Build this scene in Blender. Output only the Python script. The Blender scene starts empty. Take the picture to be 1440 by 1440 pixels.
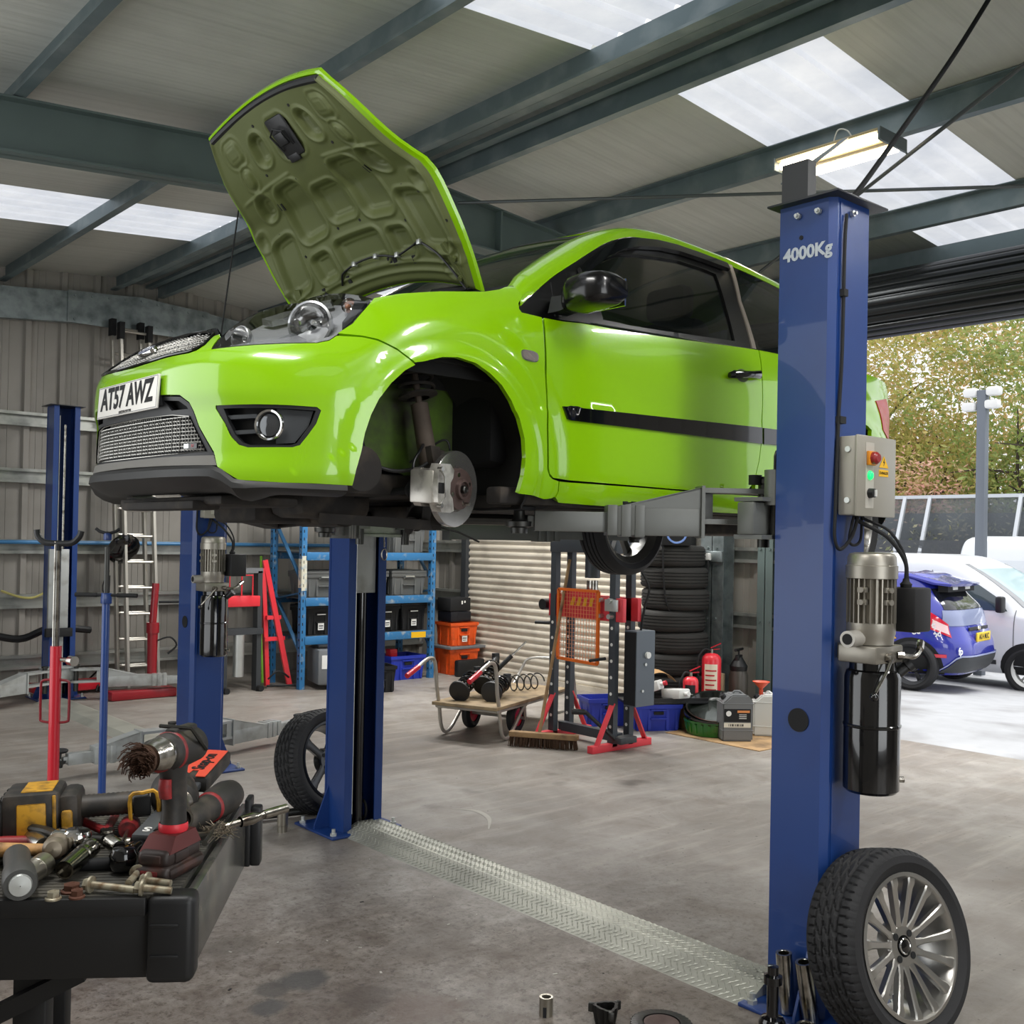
import bpy, bmesh, math, random
from math import sin, cos, pi, radians, sqrt, atan2, hypot, exp
from mathutils import Vector, Matrix, Euler
from mathutils.geometry import delaunay_2d_cdt
random.seed(7)
scn = bpy.context.scene
COL = scn.collection

# ---------------------------------------------------------------- camera
CAM_H = 1.6
_a, _b, _c = .85487, .009884, .019107
_F = Vector((cos(_a)*cos(_b), sin(_a)*cos(_b), sin(_b)))
_R = Vector((sin(_a), -cos(_a), 0)); _U = _R.cross(_F)
_R2 = _R*cos(_c)+_U*sin(_c); _U2 = -_R*sin(_c)+_U*cos(_c)
cd = bpy.data.cameras.new('camera'); cam = bpy.data.objects.new('camera', cd); COL.objects.link(cam)
cd.sensor_width = 36; cd.lens = 36*1464.5/1440; cd.shift_y = 23/1440; cd.clip_start = .05; cd.clip_end = 400
cam.matrix_world = Matrix(((_R2.x, _U2.x, -_F.x, 0), (_R2.y, _U2.y, -_F.y, 0), (_R2.z, _U2.z, -_F.z, CAM_H), (0, 0, 0, 1)))
scn.camera = cam

# ---------------------------------------------------------------- world: bright overcast sky
wd = bpy.data.worlds.new('world'); scn.world = wd; wd.use_nodes = True
_n = wd.node_tree.nodes; _l = wd.node_tree.links
_bg = _n['Background']
_tc = _n.new('ShaderNodeTexCoord'); _sp = _n.new('ShaderNodeSeparateXYZ'); _cr = _n.new('ShaderNodeValToRGB')
_l.new(_tc.outputs['Generated'], _sp.inputs[0]); _l.new(_sp.outputs['Z'], _cr.inputs[0])
_cr.color_ramp.elements[0].position = 0.0; _cr.color_ramp.elements[0].color = (.80, .83, .88, 1)
_cr.color_ramp.elements[1].position = 1.0; _cr.color_ramp.elements[1].color = (1, 1, 1, 1)
_e = _cr.color_ramp.elements.new(.35); _e.color = (.93, .95, 1, 1)
_l.new(_cr.outputs[0], _bg.inputs['Color']); _bg.inputs['Strength'].default_value = 1.45

SKYLIGHT_STRENGTH = .76
LAMP_STRENGTH = 9.0
def sun(name, d, e, ang, col=(1, 1, 1)):
    l = bpy.data.lights.new(name, 'SUN'); l.energy = e; l.angle = ang; l.color = col
    o = bpy.data.objects.new(name, l); COL.objects.link(o)
    o.rotation_euler = Vector(d).to_track_quat('-Z', 'Y').to_euler()
sun('sun', (-.35, .25, -1), 3.2, radians(25))

def area(name, loc, d, sx, sy, e, col=(1, 1, 1)):
    l = bpy.data.lights.new(name, 'AREA'); l.shape = 'RECTANGLE'; l.size = sx; l.size_y = sy; l.energy = e; l.color = col
    o = bpy.data.objects.new(name, l); COL.objects.link(o); o.location = loc; o.rotation_euler = Vector(d).to_track_quat('-Z', 'Y').to_euler()
# added fill lights: large panels at the unseen walls, strips at ceiling height
area('back_fill', (1.6, -4.6, 2.0), (.25, 1, .05), 4.5, 3.2, 150, (.95, .98, 1))
area('left_fill', (-1.2, 5.5, 1.9), (1, 0, 0), 4.5, 3., 90, (.95, .98, 1))
for x_, y_, e_ in ((2.6, .6, 45), (5.4, .2, 55), (.4, 2.2, 45), (2.2, -2., 45), (5., 8., 65), (6.5, 8., 65), (7., 7.2, 60), (6.3, 5., 50)):  # added fill strips without fittings; the last four hide behind the car
    area('ceiling_fill', (x_, y_, 3.78), (0, 0, -1), .25, 1.3, e_, (1, .985, .955))

scn.view_settings.view_transform = 'Standard'; scn.view_settings.look = 'None'
scn.view_settings.gamma = 1; scn.view_settings.use_curve_mapping = False
scn.view_settings.exposure = 0.16
try:
    scn.cycles.use_denoising = True
    scn.cycles.max_bounces = 8; scn.cycles.diffuse_bounces = 4; scn.cycles.glossy_bounces = 4; scn.cycles.transparent_max_bounces = 16
    scn.cycles.sample_clamp_indirect = 8
except Exception:
    pass

# ---------------------------------------------------------------- materials
def srgb(c):
    f = lambda v: v/12.92 if v <= .04045 else ((v+.055)/1.055)**2.4
    if isinstance(c, str):
        c = [int(c[i:i+2], 16)/255 for i in (0, 2, 4)]
    return tuple(f(v) for v in c)+(1,)
MATS = {}
def mat(name, col='808080', rough=.5, metal=0., var=.0, scale=8., bump=0., bscale=60., coat=0., emit=0., alpha=1., trans=0., spec=None, ior=None, dirt=None, dirtamt=.0, dscale=3.):
    """Principled material whose colour varies by noise; dirt mixes a second colour in noise patches."""
    if name in MATS: return MATS[name]
    m = bpy.data.materials.new(name); m.use_nodes = True; nt = m.node_tree; N = nt.nodes; L = nt.links
    b = N['Principled BSDF']; c = srgb(col)
    b.inputs['Roughness'].default_value = rough; b.inputs['Metallic'].default_value = metal
    tc = N.new('ShaderNodeTexCoord')
    def noise(s, det=4.):
        n = N.new('ShaderNodeTexNoise'); n.inputs['Scale'].default_value = s; n.inputs['Detail'].default_value = det
        L.new(tc.outputs['Object'], n.inputs['Vector']); return n.outputs['Fac']
    mx = N.new('ShaderNodeMix'); mx.data_type = 'RGBA'; mx.inputs[6].default_value = tuple(v*(1-var) for v in c[:3])+(1,)
    mx.inputs[7].default_value = tuple(min(1, v*(1+var)) for v in c[:3])+(1,)
    L.new(noise(scale), mx.inputs[0]); out = mx.outputs[2]
    if dirt:
        r = N.new('ShaderNodeValToRGB'); r.color_ramp.elements[0].position = .60-dirtamt*.35; r.color_ramp.elements[1].position = .88-dirtamt*.3
        L.new(noise(dscale, 8.), r.inputs[0]); m2 = N.new('ShaderNodeMix'); m2.data_type = 'RGBA'
        L.new(r.outputs[0], m2.inputs[0]); L.new(out, m2.inputs[6]); m2.inputs[7].default_value = srgb(dirt); out = m2.outputs[2]
    L.new(out, b.inputs['Base Color'])
    if bump:
        bp = N.new('ShaderNodeBump'); bp.inputs['Strength'].default_value = bump; bp.inputs['Distance'].default_value = .004
        L.new(noise(bscale, 6.), bp.inputs['Height']); L.new(bp.outputs[0], b.inputs['Normal'])
    if coat: b.inputs['Coat Weight'].default_value = coat; b.inputs['Coat Roughness'].default_value = .03
    if emit: b.inputs['Emission Color'].default_value = c; b.inputs['Emission Strength'].default_value = emit
    if alpha < 1: b.inputs['Alpha'].default_value = alpha
    if trans: b.inputs['Transmission Weight'].default_value = trans
    if spec is not None: b.inputs['Specular IOR Level'].default_value = spec
    if ior: b.inputs['IOR'].default_value = ior
    MATS[name] = m; return m

def clearmat(name, tint=(1, 1, 1), rough=.02, base=.05, ior=1.5):
    m = bpy.data.materials.new(name); m.use_nodes = True; nt = m.node_tree; nt.nodes.remove(nt.nodes['Principled BSDF'])
    t = nt.nodes.new('ShaderNodeBsdfTransparent'); t.inputs[0].default_value = (*tint, 1); g = nt.nodes.new('ShaderNodeBsdfGlossy'); g.inputs['Roughness'].default_value = rough
    f = nt.nodes.new('ShaderNodeFresnel'); f.inputs[0].default_value = ior; a = nt.nodes.new('ShaderNodeMath'); a.operation = 'ADD'; a.inputs[1].default_value = base
    n = nt.nodes.new('ShaderNodeTexNoise'); n.inputs['Scale'].default_value = 4; a2 = nt.nodes.new('ShaderNodeMath'); a2.operation = 'MULTIPLY_ADD'; a2.inputs[1].default_value = .02; a2.use_clamp = True
    x = nt.nodes.new('ShaderNodeMixShader'); L = nt.links; L.new(f.outputs[0], a.inputs[0]); L.new(n.outputs['Fac'], a2.inputs[0]); L.new(a.outputs[0], a2.inputs[2]); L.new(a2.outputs[0], x.inputs[0]); L.new(t.outputs[0], x.inputs[1]); L.new(g.outputs[0], x.inputs[2]); L.new(x.outputs[0], nt.nodes['Material Output'].inputs[0])
    MATS[name] = m; return m
M_galv = mat('galvanised_steel', '9aa3a4', .42, .75, var=.18, scale=14, dirt='6f7878', dirtamt=.5, dscale=9)
M_galvdk = mat('galvanised_dark', '7b8587', .5, .6, var=.15, scale=10)
M_zinc = mat('zinc_bright', 'c9ccc9', .38, .8, var=.08, scale=20)
M_steel = mat('bare_steel', 'b8b6b0', .25, 1., var=.1, scale=30)
M_dksteel = mat('dark_steel', '4a4a48', .4, .9, var=.15, scale=20)
M_chrome = mat('chrome', 'e6e6e4', .08, 1.)
M_chromeD = mat('worn_chrome', 'b9b6ae', .22, 1., var=.12, scale=40, dirt='5a5048', dirtamt=.35, dscale=25)
M_blue = mat('blue_lift_paint', '153a7a', .40, .0, var=.08, scale=3, coat=.3, dirt='15306c', dirtamt=.35, dscale=2.2)
M_bluedk = mat('blue_inner_paint', '122a5c', .45, .0, var=.1, scale=3)
M_bluelt = mat('blue_rack_paint', '2b6c9e', .45, .0, var=.12, scale=6, dirt='a8a89c', dirtamt=.12, dscale=16)
M_black = mat('black_plastic', '17181a', .45, var=.15)
M_blackgl = mat('gloss_black', '0a0a0c', .12, coat=.6)
M_blackmt = mat('matt_black', '101113', .75, var=.2)
M_rubber = mat('tyre_rubber', '1d1d1f', .72, var=.18, scale=12, bump=.15, bscale=120)
M_rubdusty = mat('dusty_tyre_rubber', '2b2a28', .82, var=.2, scale=10, bump=.2, bscale=90)
M_arm = mat('grey_arm_paint', '636562', .4, .15, var=.06, scale=6, dirt='5b5c58', dirtamt=.3, dscale=8)
M_armlt = mat('light_grey_paint', 'a9acab', .4, .2, var=.06, scale=6, dirt='77776f', dirtamt=.3, dscale=7)
M_red = mat('red_paint', 'c0182a', .35, var=.06, coat=.3)
M_redbr = mat('bright_red_paint', 'e0303c', .38, var=.06, coat=.3)
M_orange = mat('orange_plastic', 'e2571c', .45, var=.08, dirt='8c3a1a', dirtamt=.2, dscale=9)
M_bluecr = mat('blue_crate_plastic', '2136a8', .42, var=.08)
M_wood = mat('worn_wood', '9a7b55', .7, var=.25, scale=14, dirt='5c4630', dirtamt=.4, dscale=8)
M_white = mat('white_plastic', 'e4e4e0', .4, var=.04)
M_grey = mat('grey_plastic', '6c6f72', .5, var=.1)
M_dkgrey = mat('dark_grey_plastic', '34373a', .5, var=.1)
M_yellow = mat('yellow', 'e8b416', .45, var=.05)

# ---------------------------------------------------------------- mesh helpers
class MB:
    """Collects shapes and links them as one mesh object."""
    def __init__(s): s.bm = bmesh.new(); s.mi = 0; s.mats = []
    def _xf(s, vs, m):
        if m is not None:
            for v in vs: v.co = m @ v.co
        return vs
    def _tag(s, fs):
        for f in fs: f.material_index = s.mi
    def use(s, m):
        if m not in s.mats: s.mats.append(m)
        s.mi = s.mats.index(m); return s
    def box(s, lo, hi, bev=0., m=None, seg=2):
        r = bmesh.ops.create_cube(s.bm, size=1); vs = r['verts']
        for v in vs:
            v.co = Vector([lo[i]+(hi[i]-lo[i])*(v.co[i]+.5) for i in range(3)])
        fs = set(f for v in vs for f in v.link_faces); s._tag(fs)
        if bev > 0:
            es = list(set(e for v in vs for e in v.link_edges))
            r2 = bmesh.ops.bevel(s.bm, geom=es+list(vs), offset=bev, segments=seg, affect='EDGES', profile=.5)
            vs = list(set(v for f in r2['faces'] for v in f.verts) | set(v for v in vs if v.is_valid))
            s._tag(r2['faces'])
        s._xf(vs, m); return s
    def faces(s, vs, fs, m=None):
        v = [s.bm.verts.new(Vector(p)) for p in vs]; o = []
        for f in fs:
            try: o.append(s.bm.faces.new([v[i] for i in f]))
            except ValueError: pass
        s._tag(o); s._xf(v, m); return s
    def loft(s, rings, cap=True, closed=True, m=None, loop=False):
        n = len(rings[0]); V = [p for r in rings for p in r]; Fc = []; R = len(rings)
        for i in range(R if loop else R-1):
            j = (i+1) % R
            for k in range(n if closed else n-1):
                k2 = (k+1) % n; Fc.append((i*n+k, i*n+k2, j*n+k2, j*n+k))
        if cap and closed and not loop:
            Fc.append(tuple(range(n-1, -1, -1))); Fc.append(tuple((R-1)*n+k for k in range(n)))
        return s.faces(V, Fc, m)
    def cyl(s, p0, p1, r0, r1=None, n=20, cap=True, m=None):
        r1 = r0 if r1 is None else r1; p0 = Vector(p0); p1 = Vector(p1); d = (p1-p0).normalized()
        u = d.orthogonal().normalized(); w = d.cross(u)
        ring = lambda p, r: [p+u*(r*cos(2*pi*k/n))+w*(r*sin(2*pi*k/n)) for k in range(n)]
        return s.loft([ring(p0, r0), ring(p1, r1)], cap, m=m)
    def lathe(s, prof, p0=(0, 0, 0), ax=(0, 0, 1), n=28, m=None, arc=None, cap=False):
        """prof: list of (radius, height along axis)."""
        p0 = Vector(p0); d = Vector(ax).normalized(); u = d.orthogonal().normalized(); w = d.cross(u)
        if arc:
            rings = [[p0+d*h+u*(r*cos(a))+w*(r*sin(a)) for r, h in prof] for a in [arc[0]+(arc[1]-arc[0])*k/n for k in range(n+1)]]
            return s.loft(rings, cap=cap, closed=cap, m=m)
        rings = [[p0+d*h+u*(r*cos(2*pi*k/n))+w*(r*sin(2*pi*k/n)) for k in range(n)] for r, h in prof]
        return s.loft(rings, cap=cap, m=m)
    def tube(s, pts, r, n=10, m=None, cap=True, loop=False):
        P = [Vector(p) for p in pts]; rings = []; u = None; N = len(P)
        for i, p in enumerate(P):
            if loop: d = (P[(i+1) % N]-P[i-1]).normalized()
            else: d = (P[min(i+1, N-1)]-P[max(i-1, 0)]).normalized()
            if u is None: u = d.orthogonal().normalized()
            u = (u-d*u.dot(d)).normalized(); w = d.cross(u)
            rr = r[i] if isinstance(r, (list, tuple)) else r
            rings.append([p+u*(rr*cos(2*pi*k/n))+w*(rr*sin(2*pi*k/n)) for k in range(n)])
        return s.loft(rings, cap, m=m, loop=loop)
    def bar(s, p0, p1, w, h, up=(0, 0, 1), bev=0., m=None):
        """rectangular bar from p0 to p1, width w (sideways), height h (along up)."""
        p0 = Vector(p0); p1 = Vector(p1); d = p1-p0; L = d.length; d.normalize(); up = Vector(up)
        if abs(d.dot(up)) > .98: up = Vector((0, 1, 0))
        sd = up.cross(d).normalized(); u = d.cross(sd)
        M = Matrix(((d.x, sd.x, u.x, p0.x), (d.y, sd.y, u.y, p0.y), (d.z, sd.z, u.z, p0.z), (0, 0, 0, 1)))
        if m is not None: M = m @ M
        return s.box((0, -w/2, -h/2), (L, w/2, h/2), bev, M)
    def prism(s, poly, d, m=None):
        """poly: 3D points of a planar outline, extruded by vector d."""
        d = Vector(d); P = [Vector(p) for p in poly]
        return s.loft([P, [p+d for p in P]], True, m=m)
    def sphere(s, c, r, n=16, sc=(1, 1, 1), m=None):
        prof = [(max(r*sin(pi*k/(n//2)), 1e-5), -r*cos(pi*k/(n//2))) for k in range(n//2+1)]
        c = Vector(c); M = Matrix.Translation(c) @ Matrix.Diagonal((*sc, 1))
        if m is not None: M = m @ M
        return s.lathe(prof, n=n, m=M)
    def build(s, name, material=None, parent=None, ang=35, flat=False):
        me = bpy.data.meshes.new(name)
        bmesh.ops.recalc_face_normals(s.bm, faces=s.bm.faces[:])
        s.bm.to_mesh(me); s.bm.free()
        if material is not None and not s.mats: me.materials.append(material)
        for mm in s.mats: me.materials.append(mm)
        if not flat:
            me.polygons.foreach_set('use_smooth', [True]*len(me.polygons)); me.set_sharp_from_angle(angle=radians(ang))
        o = bpy.data.objects.new(name, me); COL.objects.link(o)
        if parent is not None: o.parent = parent
        return o
def thing(name, label, cat, loc=(0, 0, 0), rz=0., group=None, rot=None):
    o = bpy.data.objects.new(name, None); COL.objects.link(o); o.empty_display_size = .1
    o.location = loc; o.rotation_euler = rot if rot is not None else (0, 0, rz)
    o['label'] = label; o['category'] = cat
    if group: o['group'] = group
    return o
def tag(o, label=None, cat=None, group=None, kind=None, loc=None, rot=None):
    if label: o['label'] = label
    if cat: o['category'] = cat
    if group: o['group'] = group
    if kind: o['kind'] = kind
    if loc is not None: o.location = loc
    if rot is not None: o.rotation_euler = rot
    return o
def struct(o): o['kind'] = 'structure'; return o
KIDS = {}
def copy_tree(o, parent=None, label=None, loc=None, rot=None, group=None):
    if not KIDS or o.name not in KIDS:
        KIDS.clear()
        for q in bpy.data.objects:
            KIDS.setdefault(q.name, [])
            if q.parent: KIDS.setdefault(q.parent.name, []).append(q)
    def rec(x, p):
        c = x.copy(); COL.objects.link(c)
        c.parent = p
        for ch in KIDS.get(x.name, []): rec(ch, c)
        return c
    c = rec(o, parent)
    if label: c['label'] = label
    if group: c['group'] = group
    if loc is not None: c.location = loc
    if rot is not None: c.rotation_euler = rot
    KIDS.clear()
    return c
def text(s, size, material, parent, name='lettering', m=None, ext=.0006, bold=0., align='CENTER', sx=1.):
    cu = bpy.data.curves.new(name, 'FONT'); cu.body = s; cu.size = size; cu.extrude = ext; cu.align_x = align; cu.align_y = 'CENTER'; cu.offset = bold
    cu.resolution_u = 3
    t = bpy.data.objects.new(name, cu); COL.objects.link(t)
    dg = bpy.context.evaluated_depsgraph_get(); me = bpy.data.meshes.new_from_object(t.evaluated_get(dg))
    bpy.data.objects.remove(t)
    if sx != 1.: me.transform(Matrix.Diagonal((sx, 1, 1, 1)))
    if m is not None: me.transform(m)
    me.materials.clear(); me.materials.append(material); me.name = name
    o = bpy.data.objects.new(name, me); COL.objects.link(o); o.parent = parent
    return o
def frame(origin, xax, yax):
    x = Vector(xax).normalized(); z = x.cross(Vector(yax)).normalized(); y = z.cross(x); o = Vector(origin)
    return Matrix(((x.x, y.x, z.x, o.x), (x.y, y.y, z.y, o.y), (x.z, y.z, z.z, o.z), (0, 0, 0, 1)))
def arcpts(c, r, a0, a1, n, u=(1, 0, 0), v=(0, 0, 1)):
    c = Vector(c); u = Vector(u); v = Vector(v)
    return [c+u*(r*cos(a0+(a1-a0)*k/n))+v*(r*sin(a0+(a1-a0)*k/n)) for k in range(n+1)]
def smooth(pts, k=6, closed=False):
    P = [Vector(p) for p in pts]; n = len(P); out = []
    for i in range(n if closed else n-1):
        if closed: a, b, c, d = P[i-1], P[i], P[(i+1) % n], P[(i+2) % n]
        else: a, b, c, d = P[max(i-1, 0)], P[i], P[i+1], P[min(i+2, n-1)]
        for j in range(k):
            t = j/k; out.append(.5*((2*b)+(c-a)*t+(2*a-5*b+4*c-d)*t*t+(3*b-a-3*c+d)*t**3))
    if not closed: out.append(P[-1])
    return out
# ================================================================ SETTING
RX, RZ, RS = 4.2, 4.28, .085           # ridge position, sheet underside at ridge, slope
def zs(x): return RZ-RS*abs(x-RX)
X0, X1, Y0, Y1 = -1.3, 8.0, -5.0, 11.0

# floor: worn concrete
m = bpy.data.materials.new('worn_concrete'); m.use_nodes = True; N = m.node_tree.nodes; L = m.node_tree.links; b = N['Principled BSDF']
tc = N.new('ShaderNodeTexCoord')
def nz(scale, det=6., rough=.6, vec=None, dist=0.):
    n = N.new('ShaderNodeTexNoise'); n.inputs['Scale'].default_value = scale; n.inputs['Detail'].default_value = det; n.inputs['Roughness'].default_value = rough
    n.inputs['Distortion'].default_value = dist
    L.new(vec or tc.outputs['Object'], n.inputs['Vector']); return n.outputs['Fac']
def rmp(src, stops):
    r = N.new('ShaderNodeValToRGB'); e = r.color_ramp.elements
    e[0].position, e[0].color = stops[0][0], stops[0][1]; e[1].position, e[1].color = stops[-1][0], stops[-1][1]
    for p, c in stops[1:-1]:
        q = e.new(p); q.color = c
    L.new(src, r.inputs[0]); return r.outputs[0]
def mixc(f, a, c, mode='MIX', fac=None):
    x = N.new('ShaderNodeMix'); x.data_type = 'RGBA'; x.blend_type = mode
    if f is not None: L.new(f, x.inputs[0])
    if fac is not None: x.inputs[0].default_value = fac
    for s_, v in ((6, a), (7, c)):
        if isinstance(v, tuple): x.inputs[s_].default_value = v
        else: L.new(v, x.inputs[s_])
    return x.outputs[2]
G = lambda v: (v, v, v, 1)
base = rmp(nz(.55, 8, .62, dist=.4), [(.30, srgb('6b645d')), (.48, srgb('8a847d')), (.66, srgb('a8a39d'))])
base = mixc(rmp(nz(2.6, 8, .7, dist=.6), [(.42, G(0)), (.68, G(.75))]), base, srgb('746a60'))
mp = N.new('ShaderNodeMapping'); mp.inputs['Scale'].default_value = (.5, 5, 1); mp.inputs['Rotation'].default_value = (0, 0, .5); L.new(tc.outputs['Object'], mp.inputs[0])
base = mixc(rmp(nz(2.2, 7, .65, mp.outputs[0]), [(.50, G(0)), (.78, G(.45))]), base, srgb('bdb5aa'))
# oily, rusty area in front of the lift
sx = N.new('ShaderNodeVectorMath'); sx.operation = 'DISTANCE'; L.new(tc.outputs['Object'], sx.inputs[0]); sx.inputs[1].default_value = (1.95, 2.95, 0)
near = rmp(sx.outputs['Value'], [(.0, G(1)), (.9, G(.9)), (1.0, G(0))])
dm = N.new('ShaderNodeMath'); dm.operation = 'MULTIPLY'; dm.inputs[1].default_value = .40; L.new(sx.outputs['Value'], dm.inputs[0])
near = rmp(dm.outputs[0], [(.0, G(1)), (.35, G(.8)), (1.0, G(0))])
st = N.new('ShaderNodeMath'); st.operation = 'MULTIPLY'; L.new(near, st.inputs[0]); L.new(rmp(nz(5.5, 10, .8, dist=.5), [(.40, G(.25)), (.62, G(1))]), st.inputs[1])
base = mixc(st.outputs[0], base, srgb('4a3c30'))
s2 = N.new('ShaderNodeMath'); s2.operation = 'MULTIPLY'; L.new(near, s2.inputs[0]); L.new(rmp(nz(26, 9, .85, dist=.2), [(.50, G(0)), (.60, G(1))]), s2.inputs[1])
base = mixc(s2.outputs[0], base, srgb('3a2c20'))
base = mixc(rmp(nz(1.1, 3, .5), [(.66, G(0)), (.72, G(.8))]), base, srgb('4b4640'))
def spill(cx, cy, r, col, a):
    global base
    d = N.new('ShaderNodeVectorMath'); d.operation = 'DISTANCE'; L.new(tc.outputs['Object'], d.inputs[0]); d.inputs[1].default_value = (cx, cy, 0)
    ad = N.new('ShaderNodeMath'); ad.operation = 'MULTIPLY_ADD'; L.new(nz(7, 4), ad.inputs[0]); ad.inputs[1].default_value = r*1.4; L.new(d.outputs['Value'], ad.inputs[2])
    base = mixc(rmp(ad.outputs[0], [(r*1.35, G(a)), (r*1.75, G(0))]), base, srgb(col))
for cx, cy, r, c_, a_ in ((1.93, 3.30, .10, '2c2b2a', .85), (1.72, 3.19, .07, '2a2a2a', .8), (1.80, 3.30, .06, '302c28', .75), (2.12, 2.86, .15, '4a3424', .7), (2.02, 3.04, .10, '3a2c22', .7), (1.87, 3.75, .12, '4f4840', .5), (2.49, 4.48, .16, '5d564e', .5), (2.5, 3.3, .2, '5b524a', .4)):
    spill(cx, cy, r, c_, a_)
base = mixc(rmp(nz(38, 2, .5), [(.70, G(0)), (.74, G(.7))]), base, srgb('2a231d'))
L.new(base, b.inputs['Base Color'])
L.new(rmp(nz(1.3, 5), [(.35, G(.38)), (.65, G(.62))]), b.inputs['Roughness'])
b.inputs['Specular IOR Level'].default_value = .5
bp = N.new('ShaderNodeBump'); bp.inputs['Strength'].default_value = .35; bp.inputs['Distance'].default_value = .004; L.new(nz(30, 8, .7), bp.inputs['Height']); L.new(bp.outputs[0], b.inputs['Normal'])
M_floor = m
f = MB().box((X0-.2, Y0, -.15), (X1+.12, Y1+.2, 0)).build('floor', M_floor); struct(f)
mb = MB(); V = []; cc = smooth([(3.80, 4.86, 0), (3.88, 4.74, 0), (3.84, 4.57, 0), (3.70, 4.40, 0)], 8)
for i_, q_ in enumerate(cc): w_ = .004+.014*sin(pi*i_/(len(cc)-1)); V += [(q_.x-w_, q_.y, .0012), (q_.x+w_, q_.y, .0012)]
mb.faces(V, [(2*i_, 2*i_+1, 2*i_+3, 2*i_+2) for i_ in range(len(cc)-1)]); mb.build('paint_scuff', mat('pale_scuff', 'b5b1a8', .8, var=.2), f)
random.seed(21)
for i_ in range(26):
    x_, y_ = random.uniform(1.5, 3.0), random.uniform(2.3, 4.6); mb = MB(); r_ = random.uniform(.003, .009); a_ = random.uniform(0, 3.1)
    mb.box((-r_, -r_*.45, 0), (r_, r_*.45, .0015), 0, Matrix.Translation((x_, y_, .0005)) @ Matrix.Rotation(a_, 4, 'Z')); mb.build('paint_fleck' if i_ % 3 else 'grit_fleck', MATS['pale_scuff'] if i_ % 3 else M_blackmt, f)

# cladding: trapezoidal profiled sheet running up the wall
M_clad = mat('beige_cladding', '8f8b84', .55, .0, var=.06, scale=4, dirt='77736c', dirtamt=.25, dscale=1.3)
M_cladL = M_clad
def clad(name, p0, d, length, z0, z1top, inward, material, pitch=.333, depth=.035):
    """profiled sheet from p0 along unit d; z1top(t) gives its top height."""
    mb = MB(); d = Vector((*d, 0)); inn = Vector((*inward, 0)); P = []; t = 0
    prof = [(0, 0), (.18, 0), (.22, 1), (.38, 1), (.42, 0)]
    minor = [(.58, 0), (.585, .12), (.60, .12), (.605, 0), (.78, 0), (.785, .12), (.80, .12), (.805, 0)]
    while t < length:
        for a, h in prof+minor:
            tt = min(t+a*pitch, length); P.append((tt, h*depth))
        t += pitch
    P.append((length, 0)); lo = []; hi = []
    for tt, h in P:
        q = Vector((*p0, 0))+d*tt+inn*h; lo.append((q.x, q.y, z0)); hi.append((q.x, q.y, z1top(tt)))
    n = len(P); mb.faces(lo+hi, [(i, i+1, n+i+1, n+i) for i in range(n-1)])
    q0 = [Vector((p[0], p[1], p[2]))-inn*.06 for p in (lo[0], lo[-1], hi[-1], hi[0])]
    mb.faces(q0, [(0, 1, 2, 3)])
    o = mb.build(name, material, ang=20); return struct(o)
clad('wall_gable', (X0, Y1), (1, 0), X1-X0, 0, lambda t: zs(X0+t)+.02, (0, -1), M_clad)
# eaves wall on the right: closed part with the shutter, then the big opening
SH0, SH1, SHZ = 6.52, 9.87, 2.95          # shutter
OP0, OP1, OPZ = -.4, 5.30, 3.36          # big opening
EZ = zs(X1)
clad('wall_right', (X1, SH1), (0, 1), Y1-SH1, 0, lambda t: EZ, (-1, 0), M_clad)
clad('wall_right', (X1, OP1), (0, 1), SH0-OP1, 0, lambda t: EZ, (-1, 0), M_clad)
clad('wall_right', (X1, SH0), (0, 1), SH1-SH0, SHZ, lambda t: EZ, (-1, 0), M_clad)
clad('wall_right', (X1, Y0), (0, 1), OP0-Y0, 0, lambda t: EZ, (-1, 0), M_clad)
clad('wall_right', (X1, OP0), (0, 1), OP1-OP0, OPZ+.12, lambda t: EZ, (-1, 0), M_clad)
clad('wall_left', (X0, Y0), (0, 1), Y1-Y0, 0, lambda t: zs(X0), (1, 0), M_clad)
clad('wall_back', (X0, Y0), (1, 0), X1-X0, 0, lambda t: zs(X0+t)+.02, (0, 1), M_clad)

# roof sheets (fine ribs run up the slope) with translucent rooflights
m = bpy.data.materials.new('roof_liner_sheet'); m.use_nodes = True; N = m.node_tree.nodes; L = m.node_tree.links; b = N['Principled BSDF']; tc = N.new('ShaderNodeTexCoord')
c = rmp(nz(.8, 5), [(.35, srgb('b2b3ac')), (.65, srgb('c2c3bc'))])
mp = N.new('ShaderNodeMapping'); mp.inputs['Scale'].default_value = (.15, 9, 1); L.new(tc.outputs['Object'], mp.inputs[0])
c = mixc(rmp(nz(3, 6, .6, mp.outputs[0]), [(.45, G(0)), (.7, G(.5))]), c, srgb('9fa099'))
L.new(c, b.inputs['Base Color']); b.inputs['Roughness'].default_value = .5
wv = N.new('ShaderNodeTexWave'); wv.bands_direction = 'Y'; wv.inputs['Scale'].default_value = 6.6; L.new(tc.outputs['Object'], wv.inputs['Vector'])
bp = N.new('ShaderNodeBump'); bp.inputs['Strength'].default_value = .35; bp.inputs['Distance'].default_value = .003; L.new(wv.outputs['Fac'], bp.inputs['Height']); L.new(bp.outputs[0], b.inputs['Normal'])
M_roof = m
m = bpy.data.materials.new('rooflight_grp'); m.use_nodes = True; N = m.node_tree.nodes; L = m.node_tree.links; b = N['Principled BSDF']; tc = N.new('ShaderNodeTexCoord')
c = rmp(nz(2.2, 6, .6), [(.3, srgb('d3d8e2')), (.7, srgb('f4f6fa'))])
b.inputs['Base Color'].default_value = (.16, .17, .18, 1); L.new(c, b.inputs['Emission Color']); b.inputs['Emission Strength'].default_value = SKYLIGHT_STRENGTH; b.inputs['Roughness'].default_value = .4
M_sky = m
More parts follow.
